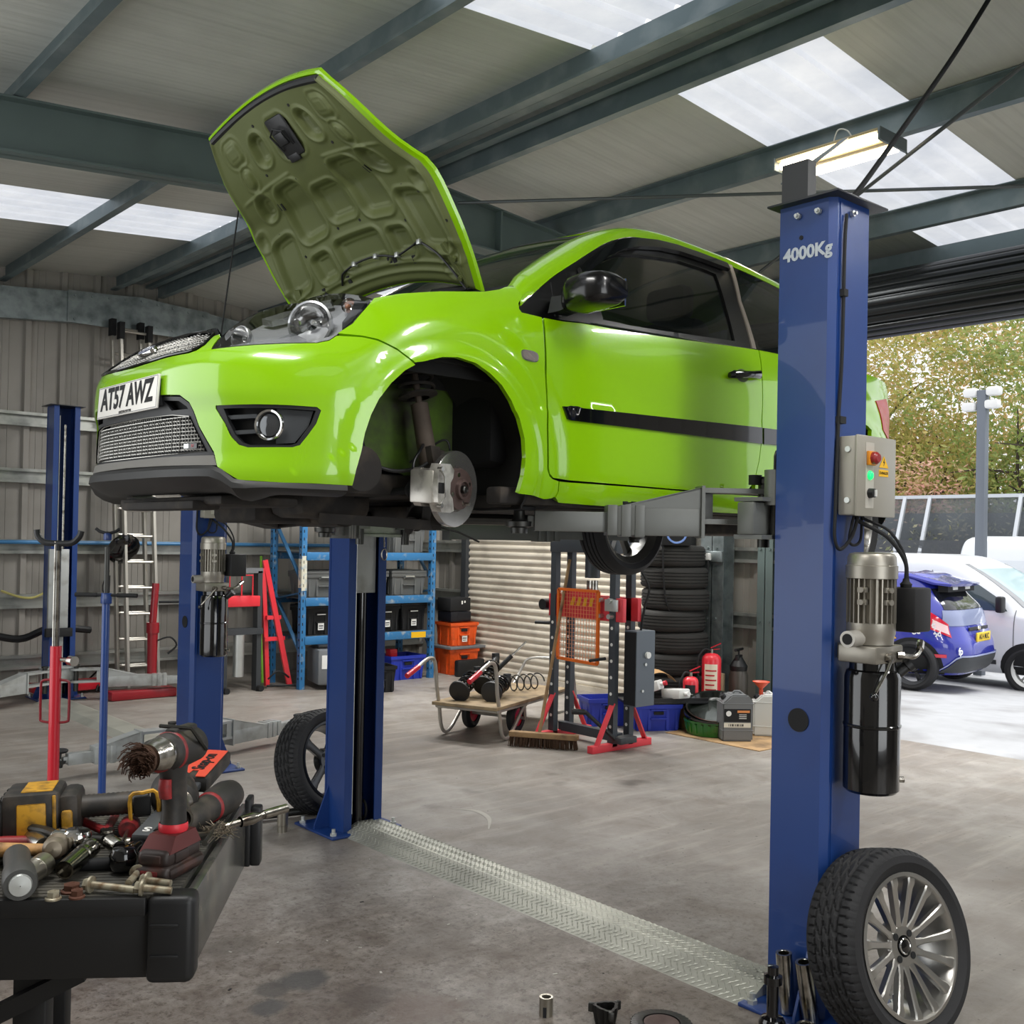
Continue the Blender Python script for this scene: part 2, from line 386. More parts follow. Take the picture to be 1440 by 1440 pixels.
SKY = [(-1.65, -.6), (3.03, 4.0), (8.15, 9.12)]  # first band unseen, added for light; right panel of the last band likewise
def roofstrip(y0, y1, xa, xb, rooflight):
    mb = MB(); n = 2; nx = 10
    if rooflight:   # corrugated translucent sheet
        ys = []; k = 0; y = y0; pt = (y1-y0)/5
        for i in range(5):
            ys += [(y0+i*pt, 0), (y0+i*pt+pt*.72, 0), (y0+i*pt+pt*.78, .022), (y0+i*pt+pt*.94, .022)]
        ys.append((y1, 0))
    else:
        ys = [(y0, 0), (y1, 0)]
    V = []; Fc = []
    for x in (xa, xb):
        for y, h in ys: V.append((x, y, zs(x)+h))
    m_ = len(ys)
    Fc = [(i, i+1, m_+i+1, m_+i) for i in range(m_-1)]
    mb.faces(V, Fc)
    return mb
ys = [Y0]+[v for s_ in SKY for v in s_]+[Y1+.1]
mb = MB()
for i in range(0, len(ys)-1, 2):
    for xa, xb in ((X0-.05, RX), (RX, X1+.05)):
        mb.faces([(x, y, zs(x)+dz) for dz in (0, .08) for y in (ys[i], ys[i+1]) for x in (xa, xb)], [(0, 1, 3, 2), (4, 5, 7, 6), (0, 1, 5, 4), (2, 3, 7, 6), (0, 2, 6, 4), (1, 3, 7, 5)])
mb.faces([(RX-.22, Y0, zs(RX-.22)-.004), (RX+.22, Y0, zs(RX-.22)-.004), (RX+.22, Y1, zs(RX-.22)-.004), (RX-.22, Y1, zs(RX-.22)-.004)], [(0, 1, 2, 3)])
# sheet end laps seen as fine joints
o = mb.build('ceiling', M_roof, flat=True); struct(o)
k = 1
for y0, y1 in SKY:
    for xa, xb in ((X0, RX-.22), (RX+.22, X1)):
        o = roofstrip(y0, y1, xa, xb, True).build('window_%d' % k, M_sky, flat=True); struct(o); k += 1
M_sealy = mat('rooflight_trim', 'b9b79f', .5)
# steel: purlins (Z section), rafters (I beams), columns
def zsec(mb, x, y0, y1, flip=1, h=.15):
    z1 = zs(x)-.001; z0 = z1-h; t = .006; w = .062
    P = [(x-w*flip, z0+.016), (x-w*flip, z0), (x, z0), (x, z1-t), (x+w*flip, z1-t), (x+w*flip, z1), (x-t*flip, z1), (x-t*flip, z0+t), (x-(w-t)*flip, z0+t), (x-(w-t)*flip, z0+.016)]
    mb.prism([(a, y0, c_) for a, c_ in P], (0, y1-y0, 0))
M_purl = mat('purlin_galvanised', '6f7d80', .45, .55, var=.12, scale=5, dirt='8f999a', dirtamt=.35, dscale=4)
tn = 1
for x, fl in ((.4, 1), (1.65, 1), (2.9, 1), (RX-.22, 1), (RX+.22, -1), (5.65, -1), (7.05, -1)):
    mb = MB(); zsec(mb, x, Y0, Y1-.05, fl); o = mb.build('trim_%d' % tn, M_purl, flat=True); struct(o); tn += 1
# ridge: stacked folded lips between the two ridge purlins
mb = MB()
for dx, z_ in ((-.12, .06), (.0, .03), (.12, .06)):
    mb.box((RX+dx-.035, Y0, zs(RX)-z_-.03), (RX+dx+.035, Y1-.05, zs(RX)-z_+.0))
struct(mb.build('trim_%d' % tn, M_purl, flat=True)); tn += 1
M_beam = mat('rafter_green_grey', '62706e', .5, .3, var=.1, scale=3, dirt='55605f', dirtamt=.3, dscale=2)
def rafter(y, material, plate=False, w=.07):
    global tn
    mb = MB(); dep = .30; off = .152
    def seg(xa, xb, d0, d1):
        za, zb = zs(xa)-off, zs(xb)-off
        for ya, yb, ta, tb in ((y-.006, y+.006, 0, 0),):
            mb.prism([(xa, y-.006, za), (xb, y-.006, zb), (xb, y-.006, zb-d1), (xa, y-.006, za-d0)], (0, .012, 0))
        for s0, s1, d_ in ((0, .012, (0, 0)), (-.012, 0, (d0, d1))):
            mb.prism([(xa, y-w, za-d_[0]-s0), (xb, y-w, zb-d_[1]-s0), (xb, y-w, zb-d_[1]-s1), (xa, y-w, za-d_[0]-s1)], (0, 2*w, 0))
    seg(X0, RX-1.3, dep, dep); seg(RX-1.3, RX, dep, dep+.08); seg(RX, RX+1.3, dep+.08, dep); seg(RX+1.3, X1-1.3, dep, dep); seg(X1-1.3, X1-.02, dep, dep+.25)
    for x in (RX-.8, RX+.8, RX):
        z = zs(x)-off; mb.box((x-.008, y-w, z-dep-.03), (x+.008, y+w, z))
    o = struct(mb.build('trim_%d' % tn, material, flat=True)); tn += 1
    return o
rafter(6.0, M_beam); rafter(1.2, M_beam); rafter(-3.6, M_beam)
# gable rafter: galvanised channel with bolted apex plate
mb = MB(); y = Y1-.16
for xa, xb in ((X0, RX), (RX, X1)):
    za, zb = zs(xa)-.20, zs(xb)-.20
    if xa == X0: zb -= .03
    else: za -= .03
    mb.prism([(xa, y-.006, za), (xb, y-.006, zb), (xb, y-.006, zb-.30), (xa, y-.006, za-.30)], (0, .012, 0))
    for z_ in (0, -.30):
        mb.prism([(xa, y-.02, za+z_), (xb, y-.02, zb+z_), (xb, y-.02, zb+z_+.01), (xa, y-.02, za+z_+.01)], (0, .09, 0))
pz = lambda x: zs(x)-.20-.03*(1-min(1, abs(x-RX)/3))
mb.prism([(RX-.75, y-.022, pz(RX-.75)+.02), (RX, y-.022, pz(RX)), (RX+.75, y-.022, pz(RX+.75)+.02), (RX+.75, y-.022, pz(RX+.75)-.30), (RX, y-.022, pz(RX)-.36), (RX-.75, y-.022, pz(RX-.75)-.30)], (0, .012, 0))
for x in [RX-.68+.17*i for i in range(9)]:
    for dz in (-.03, -.27):
        z_ = pz(x)+dz; mb.cyl((x, y-.034, z_), (x, y-.02, z_), .014, n=8)
struct(mb.build('trim_%d' % tn, M_galv)); tn += 1
# columns
def column(x, y, z, material, w=.2, d=.14, along='y'):
    global tn
    mb = MB(); t = .008
    mb.box((x-d, y-w/2, 0), (x-d+t, y+w/2, z)); mb.box((x-t, y-w/2, 0), (x, y+w/2, z)); mb.box((x-d, y-t/2, 0), (x, y+t/2, z))
    for zz in (.9, 1.55):
        mb.cyl((x-d-.01, y-.05, zz), (x-d, y-.05, zz), .012, n=6); mb.cyl((x-d-.01, y+.05, zz), (x-d, y+.05, zz), .012, n=6)
    struct(mb.build('trim_%d' % tn, material, flat=True)); tn += 1
column(X1-.12, 6.05, EZ-.1, M_galv, w=.26, d=.16)
column(X1-.04, 5.55, EZ, M_beam, w=.16, d=.12)
column(X1-.12, 1.2-.6, EZ-.1, M_galv); column(X1-.12, -3.6, EZ-.1, M_galv)
# girts along the gable and the right wall
M_girt = mat('girt_bright', 'b4b6b0', .35, .7, var=.1, scale=6, dirt='7f827e', dirtamt=.3, dscale=5)
def girt(p0, p1, z, inw, h=.14, material=None):
    global tn
    mb = MB(); i = Vector((*inw, 0)); a = Vector((*p0, z)); b_ = Vector((*p1, z)); up = Vector((0, 0, 1)); t = .012
    prof = [(0.04, 0), (.10, 0), (.10, .03), (.095, .03), (.095, .006), (.046, .006), (.046, h-.006), (.095, h-.006), (.095, h-.03), (.10, h-.03), (.10, h), (.04, h)]
    mb.loft([[a+i*u+up*v for u, v in prof], [b_+i*u+up*v for u, v in prof]], True)
    struct(mb.build('trim_%d' % tn, material or M_girt, flat=True)); tn += 1
for z in (2.62, 2.06, 1.36, .82, .22):
    girt((X0, Y1), (X1, Y1), z, (0, -1))
for z in (2.62, 1.42, .82):
    girt((X1, SH1+.1), (X1, Y1), z, (-1, 0))
    girt((X1, 5.45), (X1, SH0-.05), z, (-1, 0))
# small closed roller shutter
M_shut = mat('shutter_slat_paint', 'cdc4b4', .45, .15, var=.05, scale=3, dirt='8d8577', dirtamt=.25, dscale=2)
mb = MB(); x = X1-.10; P = []; zz = 0.03; ph = .079
while zz < SHZ:
    P += [(x+.018, zz), (x+.014, zz+.010), (x, zz+.022), (x-.004, zz+.040), (x, zz+.058), (x+.014, zz+.070), (x+.018, zz+.0705)]; zz += ph
P.append((x+.018, zz))
n = len(P); V = [(a, SH0, z_) for a, z_ in P]+[(a, SH1, z_) for a, z_ in P]
mb.faces(V, [(i, i+1, n+i+1, n+i) for i in range(n-1)])
mb.box((x-.02, SH0, 0), (x+.02, SH1, .05))
o = mb.build('door_1', M_shut, ang=60); struct(o)
mb = MB()
for yy in (SH0-.04, SH1+.04): mb.box((x-.05, yy-.045, 0), (x+.06, yy+.045, SHZ))
struct(mb.build('trim_%d' % tn, M_dkgrey)); tn += 1
# big roller door, rolled up: the coil and its bottom edge over the opening
mb = MB(); xc, zc, R0 = X1-.42, 3.50, .30; M_coil = mat('roller_door_dark', '2e3133', .35, .5, var=.08, scale=3)
prof = []
nseg = 22
for k_ in range(nseg):
    a = 2*pi*k_/nseg; b_ = 2*pi*(k_+1)/nseg
    for f_, r_ in ((.05, R0-.02), (.2, R0), (.55, R0+.008), (.85, R0), (.97, R0-.02)):
        q = a+(b_-a)*f_; prof.append((xc+r_*cos(q), zc+r_*sin(q)*.82))
V = [(p[0], OP0-.1, p[1]) for p in prof]+[(p[0], OP1+.05, p[1]) for p in prof]; n = len(prof)
mb.loft([V[:n], V[n:]], True)
mb.box((X1-.13, OP0, OPZ), (X1-.07, OP1, OPZ+.25)); mb.box((X1-.16, OP0, OPZ-.015), (X1-.05, OP1, OPZ+.03))
o = mb.build('door_2', M_coil, ang=50); struct(o)
mb = MB()
for yy in (OP1+.02,): mb.box((X1-.15, yy-.05, 0), (X1-.02, yy+.05, OPZ+.2))
struct(mb.build('trim_%d' % tn, M_galvdk)); tn += 1
# eaves gutter line above the coil
mb = MB(); mb.box((X1-.2, Y0, EZ-.16), (X1-.14, Y1, EZ-.01)); struct(mb.build('trim_%d' % tn, M_purl)); tn += 1
# roof bracing rods
M_rod = mat('brace_rod', '565b5c', .5, .5)
for i_, (a, c_) in enumerate((((4.6, 5.95, 4.02), (7.6, 1.3, 3.78)), ((7.6, 5.95, 3.76), (4.6, 1.3, 4.02)))):
    o = MB().cyl(a, c_, .012, n=8).build('trim_%d' % tn, M_rod); struct(o); tn += 1
# ================================================================ CAR BODY SURFACE (car frame: x rearwards from nose, y to its left, z up)
def pchip(xs, ys):
    n = len(xs); h = [xs[i+1]-xs[i] for i in range(n-1)]; d = [(ys[i+1]-ys[i])/h[i] for i in range(n-1)]; m = [0.]*n
    m[0] = d[0]; m[-1] = d[-1]
    for i in range(1, n-1):
        if d[i-1]*d[i] > 0:
            w1 = 2*h[i]+h[i-1]; w2 = h[i]+2*h[i-1]; m[i] = (w1+w2)/(w1/d[i-1]+w2/d[i])
    def f(x):
        if x <= xs[0]: return ys[0]+m[0]*(x-xs[0])
        if x >= xs[-1]: return ys[-1]+m[-1]*(x-xs[-1])
        lo, hi = 0, n-1
        while hi-lo > 1:
            q = (lo+hi)//2
            if xs[q] <= x: lo = q
            else: hi = q
        t = (x-xs[lo])/h[lo]; a = h[lo]
        return (ys[lo]*(1+2*t)*(1-t)**2 + a*m[lo]*t*(1-t)**2 + ys[lo+1]*t*t*(3-2*t) + a*m[lo+1]*t*t*(t-1))
    return f
def sst(a, b, x):
    t = max(0, min(1, (x-a)/(b-a))); return t*t*(3-2*t)
# plan outline of the car at bumper height
_pl = [(0, 0), (.002, .16), (.016, .34), (.072, .51), (.185, .655), (.35, .752), (.56, .80), (.85, .825), (1.3, .835), (2.0, .84), (2.7, .838), (3.2, .828), (3.52, .80), (3.74, .71), (3.86, .48), (3.90, .2), (3.905, 0)]
def _dense():
    # cubic through points by natural parameter, mirrored ends
    P = [(-0.0, 0)]+_pl[1:]
    Q = [(P[1][0], -P[1][1])]+P+[(P[-2][0], -P[-2][1])]
    out = []
    for i in range(1, len(Q)-2):
        a, b, c, d = Q[i-1], Q[i], Q[i+1], Q[i+2]
        for j in range(24):
            t = j/24
            out.append(tuple(.5*((2*b[k])+(c[k]-a[k])*t+(2*a[k]-5*b[k]+4*c[k]-d[k])*t*t+(3*b[k]-a[k]-3*c[k]+d[k])*t**3) for k in (0, 1)))
    out.append(Q[-2]); return out
_D = _dense(); _S = [0.]
for i in range(1, len(_D)): _S.append(_S[-1]+hypot(_D[i][0]-_D[i-1][0], _D[i][1]-_D[i-1][1]))
_NX = 600; _SM = _S[-1]; _C = []
_j = 0
for i in range(_NX+1):
    s = _SM*i/_NX
    while _j < len(_S)-2 and _S[_j+1] < s: _j += 1
    t = (s-_S[_j])/(_S[_j+1]-_S[_j]); _C.append((_D[_j][0]*(1-t)+_D[_j+1][0]*t, _D[_j][1]*(1-t)+_D[_j+1][1]*t))
for _ in range(50):   # fairing
    _C = [_C[0]]+[tuple((_C[i-1][k]+2*_C[i][k]+_C[i+1][k])/4 for k in (0, 1)) for i in range(1, _NX)]+[_C[-1]]
_T = []
for i in range(_NX+1):
    if i == 0: tx, ty = 0, 1
    elif i == _NX: tx, ty = 0, -1
    else:
        tx, ty = _C[i+1][0]-_C[i-1][0], _C[i+1][1]-_C[i-1][1]
    l = hypot(tx, ty); _T.append((tx/l, ty/l))
for _ in range(40):
    _T = [_T[0]]+[tuple((_T[i-1][k]+2*_T[i][k]+_T[i+1][k])/4 for k in (0, 1)) for i in range(1, _NX)]+[_T[-1]]
def plan(s):
    sg = 1
    if s < 0: s = -s; sg = -1
    u = min(s/_SM*_NX, _NX-1e-6); i = int(u); t = u-i
    x = _C[i][0]*(1-t)+_C[i+1][0]*t; y = _C[i][1]*(1-t)+_C[i+1][1]*t
    tx = _T[i][0]*(1-t)+_T[i+1][0]*t; ty = _T[i][1]*(1-t)+_T[i+1][1]*t; l = hypot(tx, ty)
    return x, y*sg, -ty/l, sg*tx/l     # outward normal (-ty, tx): at nose (-1,0); at side (0,+1)
_pf = pchip([.10, .16, .20, .235, .27, .33, .45, .52, .60, .645, .69, .74, .80, .87, .95], [.12, .045, .02, .005, .0, .010, .012, .0, .004, .020, .065, .135, .235, .37, .55])
_psd = pchip([-.80, -.74, -.70, -.62, -.50, -.30, -.18, -.11, -.06, -.02, .02, .06, .12], [.10, .05, .028, .010, .004, .0, .006, .018, .038, .068, .115, .185, .33])
_zsh = pchip([.2, .35, .5, .65, .85, 1.0, 1.15, 1.4, 2.5, 3.9], [.70, .775, .845, .893, .935, .962, .99, 1.015, 1.04, 1.04])
_low = pchip([.12, .17, .20, .25, .32, .40], [.08, .05, .028, .010, .002, .0])
WHL = (.750, 3.236); WZ = .325
def inset(s, z, x):
    a = abs(s)
    wf = 1-sst(.42, 1.12, a)
    d = z-_zsh(x)
    ps = _psd(max(d, -.45)) if d > -.45 else 0.
    ps += _low(z) if z < .40 else 0
    v = wf*_pf(z)+(1-wf)*ps
    for wx in WHL:
        r = hypot(x-wx, z-WZ)
        if r < .62 and a > .55 and z < .9:
            v -= .015*(1-sst(.44, .54, r))*sst(.72, 1.15, a)+.008*(1-sst(.35, .40, r))*sst(.72, 1.05, a)
    # shallow crease line along the door above the sill
    if 1.0 < x < 3.0:
        v += .010*sst(1.0, 1.3, x)*(1-sst(2.7, 3.0, x))*(sst(.40, .34, z) if False else 0)
    return v
def body(s, z):
    x, y, nx, ny = plan(s); v = inset(s, z, x)
    return (x-nx*v, y-ny*v, z)
# side glass plane of the cabin
_gy = pchip([.85, .93, 1.05, 1.2, 1.32, 1.40], [.795, .780, .742, .682, .620, .565])
_gx = pchip([1.0, 1.3, 1.8, 2.4, 3.0, 3.6], [-.045, -.018, 0., .0, -.022, -.09])
def glass(x, z): return (x, _gy(z)+_gx(x), z)
def hoodsurf(u, v):
    """closed-hood frame: u 0 at hinge to 1 at nose edge, v -1..1 across; returns length, side, lift."""
    return None
# ================================================================ WHEELS
M_alloy = mat('silver_alloy', 'b9b7b2', .28, .9, var=.05, scale=10)
M_alloydk = mat('dark_alloy', '3a3b3d', .3, .8, var=.08)
M_alloygr = mat('grey_alloy', '8f8f8c', .32, .85, var=.06)
M_white_alloy = mat('pale_alloy', 'c9c9c6', .35, .5)
def tyre_mesh(R, W, rr, n=72, detail=False, rub=None, flat=0):
    """axis along local y, centred."""
    mb = MB(); h = W/2
    if detail:
        NA = 420; prof = []
        side = [(rr-.006, -h*.72), (rr+.004, -h*.80), (rr+.018, -h*.86), (rr+(R-rr)*.45, -h*.985), (rr+(R-rr)*.72, -h*.96), (R-.018, -h*.86), (R-.008, -h*.78)]
        tw = [-.72+1.44*k/26 for k in range(27)]
        prof = side+[(None, t*h) for t in tw]+[(a, -b) for a, b in side[::-1]]
        rings = []
        for i in range(NA):
            a = 2*pi*i/NA; ring = []
            for r_, y in prof:
                if r_ is None:
                    t = y/h; r_ = R-.004*(t/.72)**4
                    g = 0
                    for c_ in (-.40, -.12, .16, .44):
                        g = max(g, 1-sst(.030, .050, abs(t-c_)))
                    ph = (a/(2*pi)*30 + t*3.2) % 1
                    if -.40 < t < .44: g = max(g, .85*(1-sst(.07, .13, abs(ph-.5))))
                    ph2 = (a/(2*pi)*68 + t*.6) % 1
                    if t >= .44 or t <= -.40: g = max(g, .8*(1-sst(.06, .14, abs(ph2-.5))))
                    r_ -= .010*g
                elif r_ > R-.02:
                    ph2 = (a/(2*pi)*68 + y/h*.6) % 1; r_ -= .003*(1-sst(.06, .14, abs(ph2-.5)))
                ring.append((r_*cos(a), y, r_*sin(a)))
            rings.append(ring)
        mb.loft(rings, cap=False, closed=False, loop=True)
    else:
        s_ = [(rr-.006, -h*.72), (rr+.01, -h*.83), (rr+(R-rr)*.5, -h), (R-.02, -h*.9), (R-.004, -h*.72)]
        g = []
        for c_ in (-.45, -.15, .15, .45): g += [(R, (c_-.05)*h), (R-.008, (c_-.035)*h), (R-.008, (c_+.035)*h), (R, (c_+.05)*h)]
        mb.lathe(s_+g+[(a, -b) for a, b in s_[::-1]], ax=(0, 1, 0), n=n)
    return mb
def wheel(name, label, loc, rot, R=.298, W=.205, rr=.222, style='multi', nsp=15, face=1, rimmat=None, tyremat=None, detail=False, group=None, cat='wheel', parent=None, hubcap=True, tyre_only=False):
    """axis local y; 'face' +1: outer face towards -y."""
    if parent is None: t = thing(name, label, cat, loc, rot=rot, group=group)
    else:
        t = bpy.data.objects.new(name, None); COL.objects.link(t); t.location = loc; t.rotation_euler = rot; t.parent = parent
    tyre_mesh(R, W, rr, detail=detail).build('tyre', tyremat or M_rubber, t, ang=40)
    if tyre_only: return t
    rm = rimmat or M_alloy; f = -face; h = W/2; mb = MB()
    barrel = [(rr+.006, f*h*.80), (rr+.008, f*h*.86), (rr-.004, f*h*.88), (rr-.010, f*h*.80), (rr-.014, f*h*.60), (rr-.030, f*h*.2), (rr-.034, -f*h*.5), (rr-.012, -f*h*.7), (rr+.004, -f*h*.84), (rr+.008, -f*h*.80)]
    mb.lathe(barrel, ax=(0, 1, 0), n=64)
    # hub face
    yf = f*h*.52
    mb.lathe([(.034, yf-f*.02), (.034, yf+f*.004), (.062, yf+f*.004), (.072, yf-f*.004), (.075, yf-f*.045), (.02, yf-f*.05)], ax=(0, 1, 0), n=32)
    for k in range(nsp):
        a = 2*pi*k/nsp; c, s = cos(a), sin(a)
        def P(r, w_, y): return Vector((r*c-w_*s, y, r*s+w_*c))
        r0, r1 = .058, rr-.012
        if style == 'multi': ws = ((r0-.006, .0155, yf+f*.002), (r0+.035, .0095, yf+f*.012), (r1-.03, .0125, f*h*.78), (r1-.012, .0165, f*h*.84), (r1+.004, .018, f*h*.84)); dp = .026
        elif style == 'five': ws = ((r0-.02, .030, yf), (r0+.04, .022, yf+f*.012), (r1-.03, .024, f*h*.76), (r1+.004, .034, f*h*.80)); dp = .03
        else: ws = ((r0-.02, .020, yf), (r0+.05, .014, yf+f*.014), (r1-.03, .012, f*h*.78), (r1+.004, .018, f*h*.80)); dp = .028
        rings = [[P(r, -w_, y-f*.004), P(r, -w_*.7, y), P(r, w_*.7, y), P(r, w_, y-f*.004), P(r, w_*.75, y-f*dp), P(r, -w_*.75, y-f*dp)] for r, w_, y in ws]
        mb.loft(rings)
    mb.build('rim', rm, t, ang=30)
    mb = MB()
    nb = 4
    for k in range(nb):
        a = 2*pi*(k+.5)/nb; p = Vector((.048*cos(a), 0, .048*sin(a)))
        mb.cyl(p+Vector((0, yf+f*.0045, 0)), p+Vector((0, yf+f*.0065, 0)), .0115, n=14)
    mb.build('bolt_holes', M_blackmt, t)
    if hubcap:
        mb = MB().lathe([(.0001, yf+f*.010), (.020, yf+f*.010), (.027, yf+f*.006), (.029, yf)], ax=(0, 1, 0), n=24); mb.build('centre_cap', M_blackgl, t)
        mb = MB(); mb.lathe([(.021, yf+f*.0095), (.0235, yf+f*.0105), (.026, yf+f*.008)], ax=(0, 1, 0), n=24)
        mb.build('cap_ring', M_chrome, t)
    return t
# ================================================================ THE GREEN CAR ON THE LIFT
M_green = mat('lime_green_paint', '8cc400', .22, .0, var=.01, scale=2, coat=1.)
M_greenin = mat('shaded_green_paint', '5d6538', .5, .1, var=.08, scale=7)  # body green without lacquer, shade under the bonnet darkened into the colour
M_greendk = mat('green_inner_metal', '587a1c', .55, .0, var=.25, scale=9, dirt='3c3a30', dirtamt=.7, dscale=8)
M_liner = mat('wheel_arch_liner', '1c1c1c', .85, var=.25, scale=7)
M_under = mat('underbody_dirty', '2a2725', .8, .1, var=.35, scale=9, dirt='4a423a', dirtamt=.4, dscale=12)
M_glass = mat('tinted_side_glass', '0b0d0c', .04, alpha=.90, spec=.6)
M_wglass = clearmat('windscreen_glass', (.42, .50, .47), .015, .02)
M_lens = clearmat('clear_lens', (.97, .98, .98), .015, .07)
M_reflect = mat('lamp_reflector', 'd8d8d8', .12, .95)
M_lampdk = mat('lamp_bezel_grey', '6d6f70', .3, .5)
M_plate = mat('plate_white', 'ece9e2', .35)
M_disc = mat('brake_disc_face', 'bdbbb8', .24, .9, var=.06, scale=30)
M_rust = mat('rusty_hub', '655450', .55, .6, var=.3, scale=25)
M_lip = mat('lip_grey', '6e6c67', .55, var=.06)
M_mesh = mat('grille_wire', 'b5b3ad', .3, .8)

CAR = thing('hatchback_car', 'lime green three-door hatchback raised on the lift with bonnet open and front wheel off', 'car', (1.3247, 3.5165, 1.5204), rz=.0081)
FLIP = Matrix.Diagonal((1, -1, 1, 1))
def FR(o, x, y): return FLIP @ frame(*[(v[0], -v[1], v[2]) for v in (o, x, y)])
class CM(MB):
    def build(s, name, material=None, parent=None, ang=35, flat=False):
        for v in s.bm.verts: v.co.y = -v.co.y
        return MB.build(s, name, material, parent if parent is not None else CAR, ang, flat)
def inpoly(p, poly):
    x, y = p; c = False; n = len(poly); j = n-1
    for i in range(n):
        xi, yi = poly[i]; xj, yj = poly[j]
        if (yi > y) != (yj > y) and x < (xj-xi)*(y-yi)/(yj-yi)+xi: c = not c
        j = i
    return c
def segd(p, poly):
    m_ = 9; n = len(poly)
    for i in range(n):
        a = poly[i]; b = poly[(i+1) % n]; dx, dy = b[0]-a[0], b[1]-a[1]; l2 = dx*dx+dy*dy
        t = 0 if l2 == 0 else max(0, min(1, ((p[0]-a[0])*dx+(p[1]-a[1])*dy)/l2))
        m_ = min(m_, hypot(p[0]-a[0]-t*dx, p[1]-a[1]-t*dy))
    return m_
def densify(poly, h):
    o = []; n = len(poly)
    for i in range(n):
        a = poly[i]; b = poly[(i+1) % n]; k = max(1, int(hypot(b[0]-a[0], b[1]-a[1])/h))
        o += [(a[0]+(b[0]-a[0])*j/k, a[1]+(b[1]-a[1])*j/k) for j in range(k)]
    return o
def curve2(pts, k=5): return [(v.x, v.y) for v in smooth([(a, b, 0) for a, b in pts], k)]
def panel(name, poly, surf, material, parent=None, holes=(), h=.022, rim=.014, off=0., mirror=False, flipn=True, label=None, h2=None):
    """skin panel: outline in surface coordinates laid on surf(a,b); exact surface normals; edges folded inwards."""
    poly = densify(poly, h*.6); holes = [densify(q, h*.6) for q in holes]; h2 = h2 or h
    A = [p[0] for p in poly]; B_ = [p[1] for p in poly]; pts = list(poly); loops = [list(range(len(poly)))]
    for q in holes: loops.append(list(range(len(pts), len(pts)+len(q)))); pts += q
    na = int((max(A)-min(A))/h)+1; nb = int((max(B_)-min(B_))/h2)+1
    for i in range(na+1):
        for j in range(nb+1):
            p = (min(A)+i*h+.3*h, min(B_)+j*h2+.3*h2)
            if inpoly(p, poly) and not any(inpoly(p, q) for q in holes) and segd(p, poly) > .42*h and all(segd(p, q) > .42*h for q in holes): pts.append(p)
    ed = [(l[i], l[(i+1) % len(l)]) for l in loops for i in range(len(l))]
    vv, ee, ff, ov, oe, of = delaunay_2d_cdt([Vector(p) for p in pts], ed, [], 0, 1e-5)
    vv = [(v[0], v[1]) for v in vv]; tri = []
    for f_ in ff:
        c = (sum(vv[i][0] for i in f_)/len(f_), sum(vv[i][1] for i in f_)/len(f_))
        if inpoly(c, poly) and not any(inpoly(c, q) for q in holes): tri.append(list(f_))
    P = []; Nn = []; e = 2e-3
    for a, b in vv:
        p = Vector(surf(a, b)); pa = Vector(surf(a+e, b))-Vector(surf(a-e, b)); pb = Vector(surf(a, b+e))-Vector(surf(a, b-e))
        n_ = pa.cross(pb)
        n_ = n_.normalized() if n_.length > 1e-12 else Vector((0, 0, 1))
        if flipn: n_ = -n_
        P.append(p+n_*off); Nn.append(n_)
    def emit(sgn):
        V = []; Nm = []; Fc = []
        for p, n_ in zip(P, Nn): V.append(Vector((p.x, p.y*sgn, p.z))); Nm.append(Vector((n_.x, n_.y*sgn, n_.z)))
        for t_ in tri:
            f_ = t_[:]; n_ = (V[f_[1]]-V[f_[0]]).cross(V[f_[2]]-V[f_[0]])
            if n_.dot(Nm[f_[0]]) < 0: f_.reverse()
            Fc.append(f_)
        if rim:
            cnt = {}
            for f_ in Fc:
                for i in range(len(f_)):
                    k_ = (f_[i], f_[(i+1) % len(f_)]); cnt[k_] = 1
            for (a, b) in [k_ for k_ in cnt if (k_[1], k_[0]) not in cnt]:
                base = len(V); fn = (V[b]-V[a]).cross(Nm[a]).normalized()
                V += [V[a], V[b], V[b]-Nm[b]*rim, V[a]-Nm[a]*rim]; Nm += [fn]*4; Fc.append([base+1, base, base+3, base+2])
        return V, Nm, Fc
    V, Nm, Fc = emit(1)
    if mirror == 'both':
        V2, N2, F2 = emit(-1); k0 = len(V); V += V2; Nm += N2; Fc += [[i+k0 for i in f_] for f_ in F2]
    elif mirror: V, Nm, Fc = emit(-1)
    V = [(v.x, -v.y, v.z) for v in V]; Nm = [(n_.x, -n_.y, n_.z) for n_ in Nm]; Fc = [f_[::-1] for f_ in Fc]
    me = bpy.data.meshes.new(name); me.from_pydata(V, [], Fc); me.materials.append(material)
    me.polygons.foreach_set('use_smooth', [True]*len(me.polygons)); me.normals_split_custom_set_from_vertices(Nm)
    o = bpy.data.objects.new(name, me); COL.objects.link(o); o.parent = parent or CAR
    if label: o['label'] = label
    return o
g = .003
arch = [(.955, .234), (.963, .282), (.977, .338), (.988, .399), (1.005, .455), (1.029, .506), (1.068, .559), (1.115, .604), (1.178, .639), (1.251, .662), (1.312, .668), (1.383, .657), (1.440, .631), (1.492, .597), (1.537, .548), (1.573, .491), (1.597, .425), (1.604, .358), (1.599, .297), (1.586, .235)]
fogh = [(.513, .472), (.648, .474), (.759, .473), (.842, .470), (.854, .460), (.840, .419), (.815, .382), (.792, .352), (.770, .345), (.630, .342), (.600, .350), (.573, .373), (.546, .417), (.512, .462)]
gap = [(.905, .703), (.984, .702), (1.029, .694), (1.093, .669), (1.150, .630)]
hlbot = [(.478, .652), (.597, .662), (.720, .669), (.838, .674), (.880, .685), (.905, .700)]
half = [(.955, .234), (.833, .237), (.737, .237), (.603, .243), (.530, .284), (.510, .330), (.447, .409), (.405, .487), (.365, .511), (.275, .518), (0, .520)]
top = [(0, .633), (.130, .636), (.257, .641), (.380, .643), (.415, .650), (.434, .668), (.424, .705), (.440, .712), (.458, .702)]
